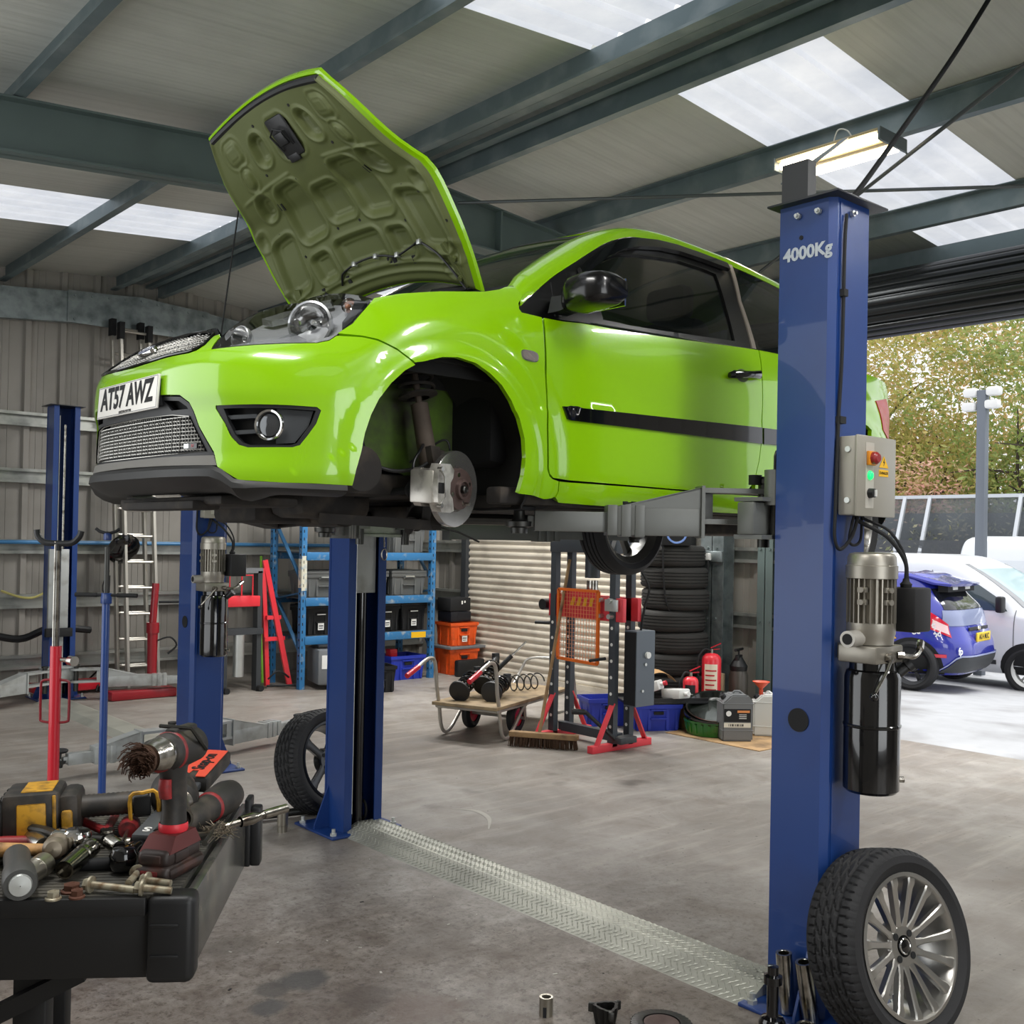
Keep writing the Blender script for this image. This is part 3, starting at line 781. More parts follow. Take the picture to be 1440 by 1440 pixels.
R_ = arch[1:7]+[(1.115, .604), (1.150, .625)]+[(a, b-g) for a, b in gap[::-1]][1:]+[(a, b-g) for a, b in hlbot[::-1]][1:]+top[::-1]
side = half[::-1]+R_           # from (0,.52) round to (0,.633)
poly = side[:-1]+[(0, .633)]+[(-a, b) for a, b in side[::-1]][1:-1]
panel('front_bumper', poly, body, M_green, holes=[fogh, [(-a, b) for a, b in fogh]], h=.016, rim=.02)
# fenders
fen = [(.909, .709)]+[(a, b+g) for a, b in gap[1:]]+[(1.165, .636)]+arch[8:]+[(1.659, .231), (1.715, .221), (1.751, .225), (1.770, .235), (1.778, .251), (1.775, .286), (1.742, .292), (1.725, .302), (1.713, .326), (1.706, .469), (1.705, .680), (1.699, .862), (1.609, .866), (1.600, .878), (1.604, .900), (1.633, .933), (1.628, .972), (1.585, .962), (1.550, .946), (1.475, .924), (1.298, .898), (1.150, .870), (1.055, .845), (.988, .775), (.961, .745)]
for mir in (False, True): panel('front_wing', fen, body, M_green, mirror=mir, h=.024 if mir else .012, rim=.02)
# doors
door = [(1.709, .862), (1.714, .680), (1.714, .469), (1.721, .331), (1.728, .310), (1.746, .297), (1.835, .294), (2.215, .291), (2.545, .288), (2.83, .289), (2.895, .300), (2.935, .335), (2.951, .367), (2.975, .44), (2.988, .513), (2.992, .586), (2.993, .689), (2.986, .843), (2.979, .918), (2.864, .913), (2.494, .892), (2.155, .876), (1.891, .870), (1.80, .862)]
dsurf = lambda a, b: body(a, b)
DOOR = []
for mir in (False, True):
    DOOR.append(panel('door', door, body, M_green, mirror=mir, h=.03, rim=.02))
sill = [(1.781, .286), (1.784, .251), (1.776, .228), (1.80, .212), (2.2, .205), (2.9, .205), (3.35, .215), (3.36, .283), (2.9, .283), (2.545, .282), (2.215, .285)]
for mir in (False, True): panel('sill', sill, body, M_green, mirror=mir, h=.03, rim=.04)
ra = [(3.236+0.0, 0)]
def s_of_x(x):
    lo, hi = 0, 3.9
    for _ in range(30):
        q = (lo+hi)/2
        if plan(q)[0] < x: lo = q
        else: hi = q
    return lo
rarch = [(s_of_x(3.236+.345*cos(a)), .325+.345*sin(a)) for a in [radians(195-210*k/20) for k in range(21)]]
sE = _SM
quart = [(2.956, .367), (2.980, .44), (2.993, .513), (2.998, .586), (2.999, .689), (2.992, .843), (2.985, .918), (3.3, .925), (3.7, .93), (4.0, .925), (4.25, .915), (4.50, .90), (4.50, .25)]+rarch[::-1]+[(3.355, .289), (2.96, .289), (2.955, .33)]
for mir in (False, True): panel('rear_quarter_panel', quart, body, M_green, mirror=mir, h=.035, rim=.02)
tg = [(4.51, .25), (4.51, .90), (sE, .90), (sE, .25)]
panel('tailgate', tg, body, M_green, mirror='both', h=.05, rim=.0)
# black rub strips
for mir in (False, True):
    panel('rub_strip', [(1.792, .556), (2.328, .566), (2.984, .580), (2.987, .510), (2.343, .509), (1.83, .508), (1.815, .512)], body, M_blackgl, mirror=mir, off=.009, rim=.012, h=.03)
    panel('rear_rub_strip', [(2.998, .580), (3.30, .583), (3.31, .52), (3.0, .510)], body, M_blackgl, mirror=mir, off=.009, rim=.012, h=.03)
# side repeater
def ell(cx, cy, rx, ry, n=24, p=2.): return [(cx+rx*abs(cos(a))**(2/p)*(1 if cos(a) > 0 else -1), cy+ry*abs(sin(a))**(2/p)*(1 if sin(a) > 0 else -1)) for a in [2*pi*k/n for k in range(n)]]
o = panel('side_indicator', ell(1.627, .714, .043, .020, p=3.2), body, M_reflect, off=.004, rim=.01, h=.012)
panel('indicator_lens', ell(1.627, .714, .040, .017, p=3.2), body, mat('smoked_lens', '9a8f8a', .1, alpha=.5, spec=.8), parent=o, off=.009, rim=.006, h=.012)
panel('indicator_bulb', ell(1.627, .714, .014, .010), body, M_chrome, parent=o, off=.006, rim=.004, h=.008)
# headlights: dark bowl, reflectors, clear lens
hlout = hlbot[:-1]+[(.905, .703), (.961, .748), (.988, .778), (1.048, .843), (1.015, .858), (.986, .871), (.93, .885), (.845, .888), (.70, .883), (.58, .870), (.50, .852), (.455, .825), (.44, .79), (.452, .745), (.467, .705), (.476, .668)]
hlc = [(a, b) for a, b in hlout]
def inset_surf(d): return lambda a, b: (lambda p, n_: (p[0]-n_[0]*d, p[1]-n_[1]*d, p[2]-n_[2]*d))(body(a, b), bodyn(a, b))
def bodyn(a, b, e=2e-3):
    pa = Vector(body(a+e, b))-Vector(body(a-e, b)); pb = Vector(body(a, b+e))-Vector(body(a, b-e)); return -pa.cross(pb).normalized()
M_lamptr = mat('lamp_trim_silver', 'b9bbbd', .22, .7)
for mir in (False, True):
    sg = -1 if mir else 1
    hl = panel('headlight', hlc, inset_surf(.045), mat('lamp_housing', 'c4c6c8', .3, .25), mirror=mir, rim=-.045, h=.03)
    def at(a, b, d): p = Vector(body(a, b))-bodyn(a, b)*d; return Vector((p.x, sg*p.y, p.z)), (lambda n_: Vector((n_.x, sg*n_.y, n_.z)))(bodyn(a, b))
    for (a, b, r_, nm) in ((.815, .765, .066, 'main_reflector'), (.535, .712, .034, 'inner_reflector')):
        p, n_ = at(a, b, .018); ax = Vector((-.82, sg*.57, .02)).normalized() if nm[0] == 'm' else Vector((-.93, sg*.3, .1)).normalized()
        mb = CM(); prof = [(r_*1.10, .0), (r_*1.02, .008), (r_, .0), (r_*.86, -.02), (r_*.55, -.035), (r_*.2, -.042), (.001, -.043)]
        mb.lathe(prof, p, ax, n=32); o = mb.build(nm, M_reflect, hl)
        mb = CM(); mb.lathe([(r_*.28, -.035), (r_*.28, -.008), (.001, .0)], p, ax, n=16); mb.build('bulb_shield', M_chrome, o)
        mb = CM(); mb.lathe([(r_*1.13, -.004), (r_*1.15, .01), (r_*1.04, .012), (r_*1.01, .0)], p, ax, n=36); mb.build('reflector_ring', M_lamptr, o)
    p, n_ = at(.972, .835, .016); mb = CM(); mb.lathe([(.026, 0), (.022, -.015), (.001, -.02)], p, Vector((-.7, sg*.7, .1)), n=18); o = mb.build('indicator_reflector', M_reflect, hl)
    p, n_ = at(.972, .835, .022); mb = CM(); mb.sphere(p+Vector((-.006, 0, 0)), .010); mb.build('amber_bulb', mat('amber_bulb', 'c98a6a', .2, coat=.5), o)
    # silver blade running along the lower edge and the upper brow
    panel('lower_blade', [(.49, .665), (.60, .672), (.72, .680), (.80, .684), (.80, .705), (.74, .735), (.69, .712), (.62, .700), (.55, .690)], inset_surf(.020), M_lamptr, parent=hl, mirror=mir, rim=.02, h=.02)
    panel('upper_brow', [(.50, .80), (.58, .845), (.70, .868), (.85, .874), (.93, .872), (.92, .858), (.85, .852), (.74, .838), (.66, .815), (.58, .79)], inset_surf(.014), M_lamptr, parent=hl, mirror=mir, rim=.02, h=.02)
    panel('dark_wedge', [(.925, .735), (.958, .76), (1.03, .842), (1.0, .852), (.965, .80), (.93, .76)], inset_surf(.010), mat('lamp_housing_mid', '3e4042', .3, .3), parent=hl, mirror=mir, rim=.03, h=.02)
    panel('lens', hlc, body, M_lens, parent=hl, mirror=mir, off=-.001, rim=.02, h=.024)
# upper grille with oval badge
def meshgrille(name, poly, surf, wire, mirror_both, pa, pb, d, parent=None, r=.0016):
    back = panel(name, poly, (lambda a, b: surf(a, b)), M_blackmt, off=-.03, rim=-.03, h=.04, mirror=False, parent=parent)
    mb = CM(); A = [p[0] for p in poly]; Bz = [p[1] for p in poly]
    def run(fix, rng, horiz):
        pts = []; st = .012
        k = int((rng[1]-rng[0])/st)
        for i in range(k+1):
            t = rng[0]+i*st; q = (t, fix) if horiz else (fix, t)
            if inpoly(q, poly): 
                pt = Vector(surf(*q)); n_ = bodyn(*q); pts.append(pt-n_*d+n_*(.0018 if (i % 2) else -.0018))
            else:
                if len(pts) > 1: mb.tube(pts, r, n=4)
                pts = []
        if len(pts) > 1: mb.tube(pts, r, n=4)
    z_ = min(Bz)+pb/2
    while z_ < max(Bz): run(z_, (min(A), max(A)), True); z_ += pb
    a_ = min(A)+pa/2
    while a_ < max(A): run(a_, (min(Bz), max(Bz)), False); a_ += pa
    mb.build('wire_mesh', wire, back, flat=True)
    return back
gh = [(0, .640), (.13, .643), (.257, .648), (.375, .650), (.408, .657), (.426, .670), (.417, .700), (.405, .716), (.30, .735), (.139, .748), (0, .752)]
gp = gh+[(-a, b) for a, b in gh[::-1]][1:-1]
GR = meshgrille('upper_grille', gp, body, M_mesh, True, .014, .0115, .006)
mb = CM(); ring = [Vector(body(a, b))+bodyn(a, b)*.002 for a, b in gp]
for i in range(len(ring)): pass
mb.tube(ring, .0045, n=6, loop=True); mb.build('grille_rim', M_blackgl, GR)
mb = CM(); c0 = Vector(body(0.0, .692)); n0 = bodyn(0, .692); M_ = FR(c0+n0*.010, (0, 1, 0), (0, 0, 1) if False else (-n0.z*-1, 0, -n0.x))
mb.loft([[M_ @ Vector((.062*r_*cos(2*pi*k/36), .027*r_*sin(2*pi*k/36), z_)) for k in range(36)] for r_, z_ in ((1., -.012), (1., 0), (.97, .003), (.90, .004), (.86, .001), (.3, .001))], cap=True)
bd = mb.build('oval_badge', M_chrome, GR)
mb = CM(); mb.loft([[M_ @ Vector((.062*r_*cos(2*pi*k/36), .027*r_*sin(2*pi*k/36), z_)) for k in range(36)] for r_, z_ in ((.84, .002), (.84, .0035), (.5, .0045))], cap=True)
bp_ = mb.build('badge_plate', mat('badge_blue', '1c2f6a', .25, coat=.5), bd)
text('Ford', .034, M_chrome, bd, 'badge_script', FLIP @ M_ @ Matrix.Translation((0, .001, .0052)) @ Matrix.Diagonal((1, 1, 1, 1)) @ Matrix.Diagonal((1, 1, 1, 1)), ext=.0005)
# black centre section: surround, mesh, bib and lip
su = [(0, .514), (.275, .512), (.362, .505), (.399, .483), (.441, .406), (.503, .328), (.515, .324), (.505, .318), (0, .318)]
sm = [(0, .462), (.30, .458), (.403, .449), (.494, .324), (.333, .319), (0, .316)]
sp_ = su+[(-a, b) for a, b in su[::-1]][1:-1]; sh = [(0, .458), (.298, .454), (.396, .445), (.478, .332), (.333, .326), (0, .323)]
shp = sh+[(-a, b) for a, b in sh[::-1]][1:-1]
uph = [(.262, .500), (.35, .493), (.385, .474), (.39, .466), (.30, .466)]
LG = panel('lower_grille_surround', sp_, body, M_black, holes=[shp, uph, [(-a, b) for a, b in uph]], off=-.004, rim=.02, h=.024)
meshgrille('lower_grille', shp, body, M_mesh, True, .0155, .0115, .012, parent=LG, r=.0019)
mb = CM(); ring = [Vector(body(a, b))-bodyn(a, b)*.008 for a, b in densify(shp, .03)]; mb.tube(ring, .003, n=6, loop=True); mb.build('mesh_border', M_mesh, LG)
panel('brake_duct', [(-.40, .52), (-.40, .46), (.40, .46), (.40, .52)], body, M_blackmt, off=-.035, rim=0, h=.04, parent=LG)
M_ = FR(Vector(body(.415, .349))+bodyn(.415, .349)*.004, Vector(body(.44, .349))-Vector(body(.39, .349)), (0, 0, 1))
mb = CM(); mb.box((-.030, -.008, -.003), (.030, .008, .002), m=M_); bd = mb.build('small_badge', M_blackgl, LG)
mb = CM(); mb.box((-.028, -.007, .002), (-.006, .007, .003), m=M_); mb.build('badge_tile', M_zinc, bd)
text('ST', .012, M_red, bd, 'badge_letters', FLIP @ M_ @ Matrix.Translation((.012, 0, .0025)), ext=.0004)
def lipsurf(a, b):
    return body(a, b)
panel('grey_bib', [(-.511, .318), (0, .318), (.511, .318), (.528, .287), (0, .293), (-.528, .287)], body, M_lip, off=.002, rim=.03, h=.03)
# lip spoiler: swept section below the bib
_lz = pchip([0, .50, .53, .60, .74, .95], [.289, .289, .284, .243, .237, .234])
mb = CM(); rings = []
for k in range(49):
    s = -.94+1.88*k/48; a = abs(s); x, y, nx, ny = plan(s)
    z1 = _lz(a); w = 1-.7*sst(.50, .72, a)
    pr = [(.000, z1), (-.010*w-.002, z1-.012), (-.014*w-.002, z1-.028*w-.008), (.012*w+.01, z1-.056*w-.008), (.060, z1-.068*w-.012), (.12, z1-.070*w-.012), (.12, z1-.03)]
    v0 = inset(s, z1, x)
    rings.append([Vector((x-nx*(v0+d), y-ny*(v0+d), z_)) for d, z_ in pr])
mb.loft(rings); mb.build('lip_spoiler', mat('lip_black', '232323', .5, var=.1), None, ang=25)
# engine undertray behind the lip
mb = CM(); mb.box((.14, -.42, .17), (.42, .42, .20), .01); mb.box((.10, -.30, .155), (.20, .30, .185), .01)
mb.build('undertray', M_under)
# fog lamp pockets
for mir in (False, True):
    sg = -1 if mir else 1
    fp = panel('fog_lamp_pocket', [(a, b) for a, b in fogh], inset_surf(.05), M_black, mirror=mir, rim=-.05, h=.02)
    panel('pocket_frame', fogh, body, M_black, parent=fp, mirror=mir, off=-.003, rim=.02, h=.02, holes=[[(.54, .462), (.66, .463), (.76, .462), (.838, .459), (.824, .419), (.80, .385), (.782, .358), (.765, .352), (.635, .350), (.61, .358), (.585, .380), (.56, .42)]])
    for zz in (.442, .395):
        panel('vent_slat', [(.55 if zz > .42 else .575, zz), (.652, zz+.004), (.652, zz-.008), (.56 if zz > .42 else .585, zz-.012)], inset_surf(.012), M_dkgrey, parent=fp, mirror=mir, rim=.03, h=.02)
    panel('pocket_face', [(.715, .462), (.83, .458), (.815, .41), (.775, .36), (.715, .355)], inset_surf(.018), M_dkgrey, parent=fp, mirror=mir, rim=.03, h=.02)
    p = Vector(body(.695, .412)); n_ = bodyn(.695, .412); p = Vector((p.x, sg*p.y, p.z)); n_ = Vector((n_.x, sg*n_.y, n_.z)); ax = (n_+Vector((-.45, 0, 0))).normalized()
    mb = CM(); mb.lathe([(.044, -.05), (.047, -.004), (.050, .004), (.047, .010), (.041, .008), (.036, -.004)], p-n_*.012, ax, n=32); fl = mb.build('fog_lamp', M_chrome, fp)
    mb = CM(); mb.lathe([(.036, -.005), (.034, .002), (.02, .006), (.001, .007)], p-n_*.012, ax, n=28); mb.build('fog_lens', mat('fog_lens', '4a4d50', .1, .6, coat=.8), fl)
# number plate
M_ = FR((-.010, .008, .530), (0, 1, 0), (.06, 0, 1))
mb = CM(); mb.box((-.260, -.0555, -.008), (.260, .0555, .0), .002, m=M_); npz = mb.build('number_plate', M_plate)
mb = CM()
for yy in (-.0515, .0515): mb.box((-.256, yy-.0008, 0), (.256, yy+.0008, .0006), m=M_)
for xx in (-.256, .256): mb.box((xx-.0008, -.0515, 0), (xx+.0008, .0515, .0006), m=M_)
mb.build('plate_border', M_dkgrey, npz)
def flatmesh_text(s, size, m_, parent, sx=1., bold=0., name='plate_letters'):
    return text(s, size, M_blackmt, parent, name, FLIP @ m_, ext=.0004, bold=bold, sx=sx)
flatmesh_text('AT57 AWZ', .104, M_ @ Matrix.Translation((0, .004, .0008)), npz, sx=.88, bold=.0034)
flatmesh_text('LEICESTER MOTORS', .012, M_ @ Matrix.Translation((0, -.046, .0008)), npz, name='dealer_line')
mb = CM(); mb.box((-.245, -.045, -.05), (.245, .045, -.008), .004, m=M_); mb.build('plate_holder', M_blackmt, npz)

# ---------------------------------------------------------------- greenhouse
wtop = [(1.099, .902), (1.170, .962), (1.273, 1.039), (1.352, 1.089), (1.442, 1.143), (1.541, 1.203), (1.628, 1.252), (1.715, 1.290), (1.820, 1.325), (1.974, 1.348), (2.084, 1.353), (2.205, 1.350), (2.331, 1.345), (2.469, 1.338), (2.675, 1.319), (2.880, 1.292), (3.10, 1.255), (3.32, 1.20)]
# outer roof rail line (silhouette) x, y, z
rail = [(1.085, .715, .965), (1.139, .700, 1.028), (1.22, .668, 1.081), (1.303, .648, 1.136), (1.474, .61, 1.239), (1.539, .605, 1.273), (1.63, .592, 1.314), (1.699, .584, 1.340), (1.785, .572, 1.366), (1.93, .566, 1.392), (2.052, .565, 1.400), (2.162, .565, 1.399), (2.412, .565, 1.386), (2.588, .562, 1.373), (2.95, .55, 1.337), (3.2, .53, 1.31), (3.5, .50, 1.27)]
def resamp(P, n):
    P = smooth(P, 8); L_ = [0]
    for i in range(1, len(P)): L_.append(L_[-1]+(P[i]-P[i-1]).length)
    out = []; j = 0
    for k in range(n+1):
        s = L_[-1]*k/n
        while j < len(P)-2 and L_[j+1] < s: j += 1
        out.append(P[j].lerp(P[j+1], (s-L_[j])/max(1e-9, L_[j+1]-L_[j])))
    return out
def byx(P, xs):
    P = smooth(P, 8); out = []
    for x in xs:
        for i in range(len(P)-1):
            if P[i].x <= x <= P[i+1].x or i == len(P)-2:
                t = (x-P[i].x)/max(1e-9, P[i+1].x-P[i].x); out.append(P[i].lerp(P[i+1], t)); break
    return out
XS = [1.10+.0415*k for k in range(54)]
low3 = byx([Vector((*glass(a, b)[:2], b)) for a, b in wtop], XS); mid3 = byx([Vector(p) for p in rail], XS)
for sg in (1, -1):
    mb = CM(); rings = []
    for i, x in enumerate(XS):
        a, b = low3[i], mid3[i]; tang = (mid3[min(i+1, len(XS)-1)]-mid3[max(i-1, 0)]).normalized()
        mv = (b-a); nrm = tang.cross(mv).normalized()
        if nrm.y < 0: nrm = -nrm
        wsc = 1-sst(1.60, 1.78, x)
        ind = Vector((-.012*wsc, -1, .15)).normalized()
        ring = [a-Vector((0, .02, 0)), a+nrm*.004]
        for t in (.25, .5, .75): ring.append(a.lerp(b, t)+nrm*(.016*sin(pi*min(1, t*1.05))+.004))
        ring += [b+nrm*.003+Vector((0, 0, -.002)), b+ind*.012+Vector((0, 0, .0)), b+ind*.03-Vector((0, 0, .004)), b+ind*.035-Vector((0, 0, .03))]
        rings.append([Vector((p.x, p.y*sg, p.z)) for p in ring])
    mb.loft(rings, cap=False, closed=False); mb.build('roof_rail', M_green, None, ang=50)
# roof skin
def roofs(x, v):
    p = byx_c(x); yy = v*(p.y-.028)
    return (x-.05*(1-v*v)*(1-sst(1.66, 1.9, x)), yy, p.z+.002+.030*(1-v*v)*sst(1.6, 2.2, x)+.012*(1-v*v))
_bc = {}
def byx_c(x):
    k = round(x, 4)
    if k not in _bc: _bc[k] = byx([Vector(p) for p in rail], [x])[0]
    return _bc[k]
panel('roof', [(1.74, -1), (3.45, -1), (3.45, 1), (1.74, 1)], roofs, M_green, flipn=False, h=.08, rim=.03, h2=.08)
# windscreen: base curve to roof edge
def wsc_(u, v):
    """u 0 base .. 1 top; v -1..1"""
    v2 = abs(v); base = Vector((.955+.135*v2**2.2, v*.675, .955+.012*v2)); topp = Vector((1.665+.065*v2**2, v*.548, 1.362-.026*v2*v2))
    p = base.lerp(topp, u); p.z += .03*sin(pi*u)*(1-.25*v2); p.x -= .012*sin(pi*u)
    if v2 > .999:
        pass
    return (p.x, p.y, p.z)
panel('windscreen', [(0, -1), (1, -1), (1, 1), (0, 1)], wsc_, M_wglass, flipn=False, h=.06, rim=0)
o = panel('sunstrip', [(.90, -1), (1.01, -1), (1.01, 1), (.90, 1)], wsc_, M_black, flipn=False, h=.06, rim=0, off=.002)
panel('scuttle', [(-.05, -1), (.07, -1), (.07, 1), (-.05, 1)], wsc_, M_blackmt, flipn=False, h=.06, rim=0, off=.003)
# wiper
mb = CM(); mb.tube([wsc_(.05, .75), wsc_(.09, .3), wsc_(.07, -.1)], .008, n=6); mb.tube([Vector(wsc_(.04, .82))+Vector((0, 0, .02)), Vector(wsc_(.06, .5))+Vector((0, 0, .02))], .012, n=6); mb.build('wiper', M_blackmt)
# side windows
blk = mat('window_frame_black', '0d0d0e', .3, coat=.3)
gl_f = [(1.50, .915), (1.475, 1.05), (1.485, 1.105), (1.60, 1.185), (1.70, 1.222), (1.83, 1.245), (1.96, 1.262), (2.091, 1.275), (2.25, 1.272), (2.340, 1.262), (2.325, 1.10), (2.320, .948), (2.1, .936), (1.847, .922), (1.65, .914)]
frm = [(1.085, .880), (1.120, .876), (1.25, .880), (1.50, .892), (1.85, .902), (2.15, .915), (2.43, .928), (2.438, 1.15), (2.487, 1.336)]+[(2.331, 1.345), (2.205, 1.350), (2.084, 1.353), (1.974, 1.348), (1.820, 1.325), (1.715, 1.290), (1.628, 1.252), (1.541, 1.203), (1.442, 1.143), (1.352, 1.089), (1.273, 1.039), (1.170, .962), (1.099, .905)]
qg = [(2.46, .932), (2.455, 1.15), (2.505, 1.335), (2.675, 1.319), (2.880, 1.292), (3.10, 1.25), (3.22, 1.20), (3.30, 1.05), (3.32, .96)]
for mir in (False, True):
    sg = -1 if mir else 1
    fr = panel('window_frame', frm, glass, blk, mirror=mir, holes=[gl_f], off=.002, rim=.02, h=.035)
    panel('door_glass', gl_f, glass, M_glass, parent=fr, mirror=mir, off=-.006, rim=0, h=.05)
    panel('quarter_glass', qg, glass, M_glass, mirror=mir, off=.002, rim=.015, h=.05)
    panel('pillar_trim', [(2.432, .93), (2.462, .93), (2.452, 1.15), (2.508, 1.338), (2.478, 1.338), (2.432, 1.15)], glass, mat('pillar_brushed', '8d857b', .35, .4, var=.15), mirror=mir, off=.008, rim=.01, h=.03)
    # wind deflector over the door window: glossy smoked strip standing proud
    wd_ = [(1.415, 1.098), (1.455, 1.128), (1.60, 1.222), (1.715, 1.277), (1.82, 1.307), (1.97, 1.330), (2.10, 1.337), (2.25, 1.333), (2.44, 1.322), (2.44, 1.292), (2.25, 1.302), (2.10, 1.305), (1.97, 1.295), (1.82, 1.268), (1.715, 1.236), (1.60, 1.180), (1.49, 1.108), (1.42, 1.055)]
    panel('wind_deflector', wd_, glass, M_blackgl, mirror=mir, off=.026, rim=.02, h=.03)
    # belt strip with a bright line
    mb = CM(); P = [Vector(glass(a, b)) for a, b in [(1.42, .893), (1.55, .896), (1.85, .906), (2.15, .918), (2.42, .930)]]
    mb.tube([Vector((p.x, (p.y+.012)*sg, p.z-.006)) for p in smooth(P, 4)], .0045, n=6); mb.build('belt_strip', M_chrome)
# door mirrors
for sg in (1, -1):
    mb = CM(); rings = []
    # section swept across y from the foot to the tip
    for (y_, x0_, x1_, z0_, z1_, ) in ((.845, 1.225, 1.300, .905, .940), (.862, 1.195, 1.325, .888, .985), (.90, 1.175, 1.335, .885, 1.005), (.98, 1.172, 1.335, .888, 1.012), (1.035, 1.190, 1.335, .896, 1.006), (1.058, 1.225, 1.333, .915, .985)):
        cx, cz, rx, rz_ = (x0_+x1_)/2, (z0_+z1_)/2, (x1_-x0_)/2, (z1_-z0_)/2
        rings.append([(cx+rx*(abs(cos(q))**.55)*(1 if cos(q) > 0 else -1)*(1 if cos(q) < 0 else .92), y_*sg, cz+rz_*(abs(sin(q))**.6)*(1 if sin(q) > 0 else -1)) for q in [2*pi*k/24 for k in range(24)]])
    mb.loft(rings); mm = mb.build('door_mirror', mat('mirror_black', '0c0c0e', .22, coat=.2), ang=60)
    mb = CM(); mb.loft([[Vector((x_, y_*sg, z_)) for x_, y_, z_ in R] for R in (
        ((1.20, .79, .89), (1.30, .79, .895), (1.29, .78, .96), (1.225, .78, .955)), ((1.215, .835, .895), (1.285, .835, .895), (1.28, .83, .96), (1.235, .83, .955)), ((1.23, .87, .91), (1.285, .87, .91), (1.28, .87, .965), (1.24, .87, .96)))]); mb.build('mirror_foot', M_black, mm)
    mb = CM(); mb.box((1.332, .885*sg-.0, .90) if sg > 0 else (1.332, -1.04, .90), (1.338, 1.04, .995) if sg > 0 else (1.338, -.885, .995)); mb.build('mirror_glass', M_chrome, mm)
# black triangle cover line at the front of the door window
for sg in (1, -1):
    mb = CM(); P = [Vector(glass(1.255, .89)), Vector(glass(1.262, 1.02))]; mb.tube([Vector((p.x, (p.y+.003)*sg, p.z)) for p in P], .003, n=5); mb.build('quarter_seal', M_blackmt)
# door handle
for dr, sg in zip(DOOR, (1, -1)):
    mir = sg < 0
    panel('handle_recess', ell(2.845, .793, .055, .040), body, M_green, parent=dr, mirror=mir, off=.0012, rim=.0, h=.02)
    panel('handle_cup', ell(2.845, .790, .045, .028), body, M_greendk, parent=dr, mirror=mir, off=.002, rim=.0, h=.02)
    mb = CM(); rings = []
    for s_, z_, w_, o_ in ((2.742, .778, .012, .012), (2.755, .781, .017, .028), (2.80, .785, .016, .036), (2.86, .791, .015, .038), (2.91, .797, .017, .034), (2.945, .802, .020, .024), (2.955, .803, .014, .010)):
        p = Vector(body(s_, z_)); n_ = bodyn(s_, z_); c = p+n_*o_; u = Vector((0, 0, 1))
        rings.append([(lambda q: (q.x, q.y*sg, q.z))(c+u*(w_*cos(k*pi/5))+n_*(.009*sin(k*pi/5))) for k in range(10)])
    mb.loft(rings); hd = mb.build('door_handle', M_blackgl, dr)
# simple dark cabin: seats, headrests, wheel, floor
mb = CM(); mb.box((1.15, -.66, .28), (3.5, .66, .34)); mb.box((1.05, -.66, .34), (1.35, .66, .86), .05); 
cab = mb.build('cabin_trim', M_blackmt)
for yy in (-.36, .36):
    mb = CM(); mb.box((1.75, yy-.24, .50), (2.25, yy+.24, .66), .06); M_ = Matrix.Translation((2.22, yy, .6)) @ Matrix.Rotation(radians(15), 4, 'Y'); mb.box((-.06, -.23, 0), (.08, .23, .50), .05, m=M_)
    st_ = mb.build('seat', M_dkgrey, cab)
    mb = CM(); mb.box((2.33, yy-.12, 1.10), (2.43, yy+.12, 1.26), .04); mb.build('headrest', M_dkgrey, st_)
mb = CM(); mb.box((2.85, -.55, .6), (3.05, .55, 1.02), .05); mb.build('rear_seat', M_dkgrey, cab)
mb = CM(); M_ = Matrix.Translation((1.50, -.36, .86)) @ Matrix.Rotation(radians(-65), 4, 'Y')
mb.tube([M_ @ Vector((.18*cos(a), .18*sin(a), 0)) for a in [2*pi*k/28 for k in range(28)]], .014, n=8, loop=True); mb.bar(M_ @ Vector((-.17, 0, 0)), M_ @ Vector((.17, 0, 0)), .05, .02); mb.build('steering_wheel', M_black, cab)

# ---------------------------------------------------------------- bonnet, propped open
HL0 = Vector((1.05, 0, .972)); HD = Vector((-.644, 0, .765)); HN = Vector((.765, 0, .644))
h_w = pchip([0, .15, .29, .44, .48, .54, .60, .73, .82, .90, .96], [.615, .640, .652, .648, .638, .602, .572, .522, .475, .425, .40]); h_n = pchip([0, .15, .29, .44, .50, .56, .62, .73, .90], [0, .022, .036, .050, .050, .036, .022, .006, 0.])
def hoodp(u, v, off=0.):
    """u 0..1 hinge to front edge, v -1..1"""
    U = u*(.905+.042*(1-v*v)**1.0) + .055*(1-u)*(1-v*v)*1.6*(-1 if False else 1)
    # rear edge is cut in an arc: the middle starts further forward
    y = v*h_w(min(.9, U if U < .9 else .9)); n_ = h_n(min(U, .9))+.062*(1-v*v)*(1-.25*u)
    p = HL0+HD*U+HN*(n_+off); return (p.x, y, p.z)
panel('bonnet', [(0, -1), (1, -1), (1, 1), (0, 1)], lambda u, v: hoodp(u, v), M_green, h=.05, rim=0, h2=.05)
BN = bpy.data.objects[-1] if False else [o for o in COL.objects if o.name.startswith('bonnet')][-1]
def sd_box(u, v, cu, cv, hu, hv, r, sk=0.):
    du = abs(u-cu)-hu+r; dv = abs(v-cv-(u-cu)*sk)-hv+r
    return hypot(max(du, 0), max(dv, 0))+min(max(du, dv), 0)-r
pk = []   # (kind, cu, cv, hu, hv, r, depth, skew)
for s_ in (1, -1):
    pk += [('b', .21, .42*s_, .060, .085, .03, .016, 0), ('b', .30, .72*s_, .125, .115, .05, .016, -.15*s_), ('b', .485, .355*s_, .135, .135, .05, .018, 0), ('b', .585, .66*s_, .052, .052*1.3, .05, .018, 0), ('b', .80, .36*s_, .062, .075, .05, .018, 0),
           ('b', .73, .64*s_, .045, .05, .04, -.012, 0), ('b', .10, .80*s_, .035, .035, .03, .010, 0), ('b', .47, .86*s_, .03, .035, .03, .010, 0), ('b', .17, .90*s_, .03, .03, .03, .009, 0), ('b', .86, .68*s_, .05, .09, .04, -.009, .3*s_)]
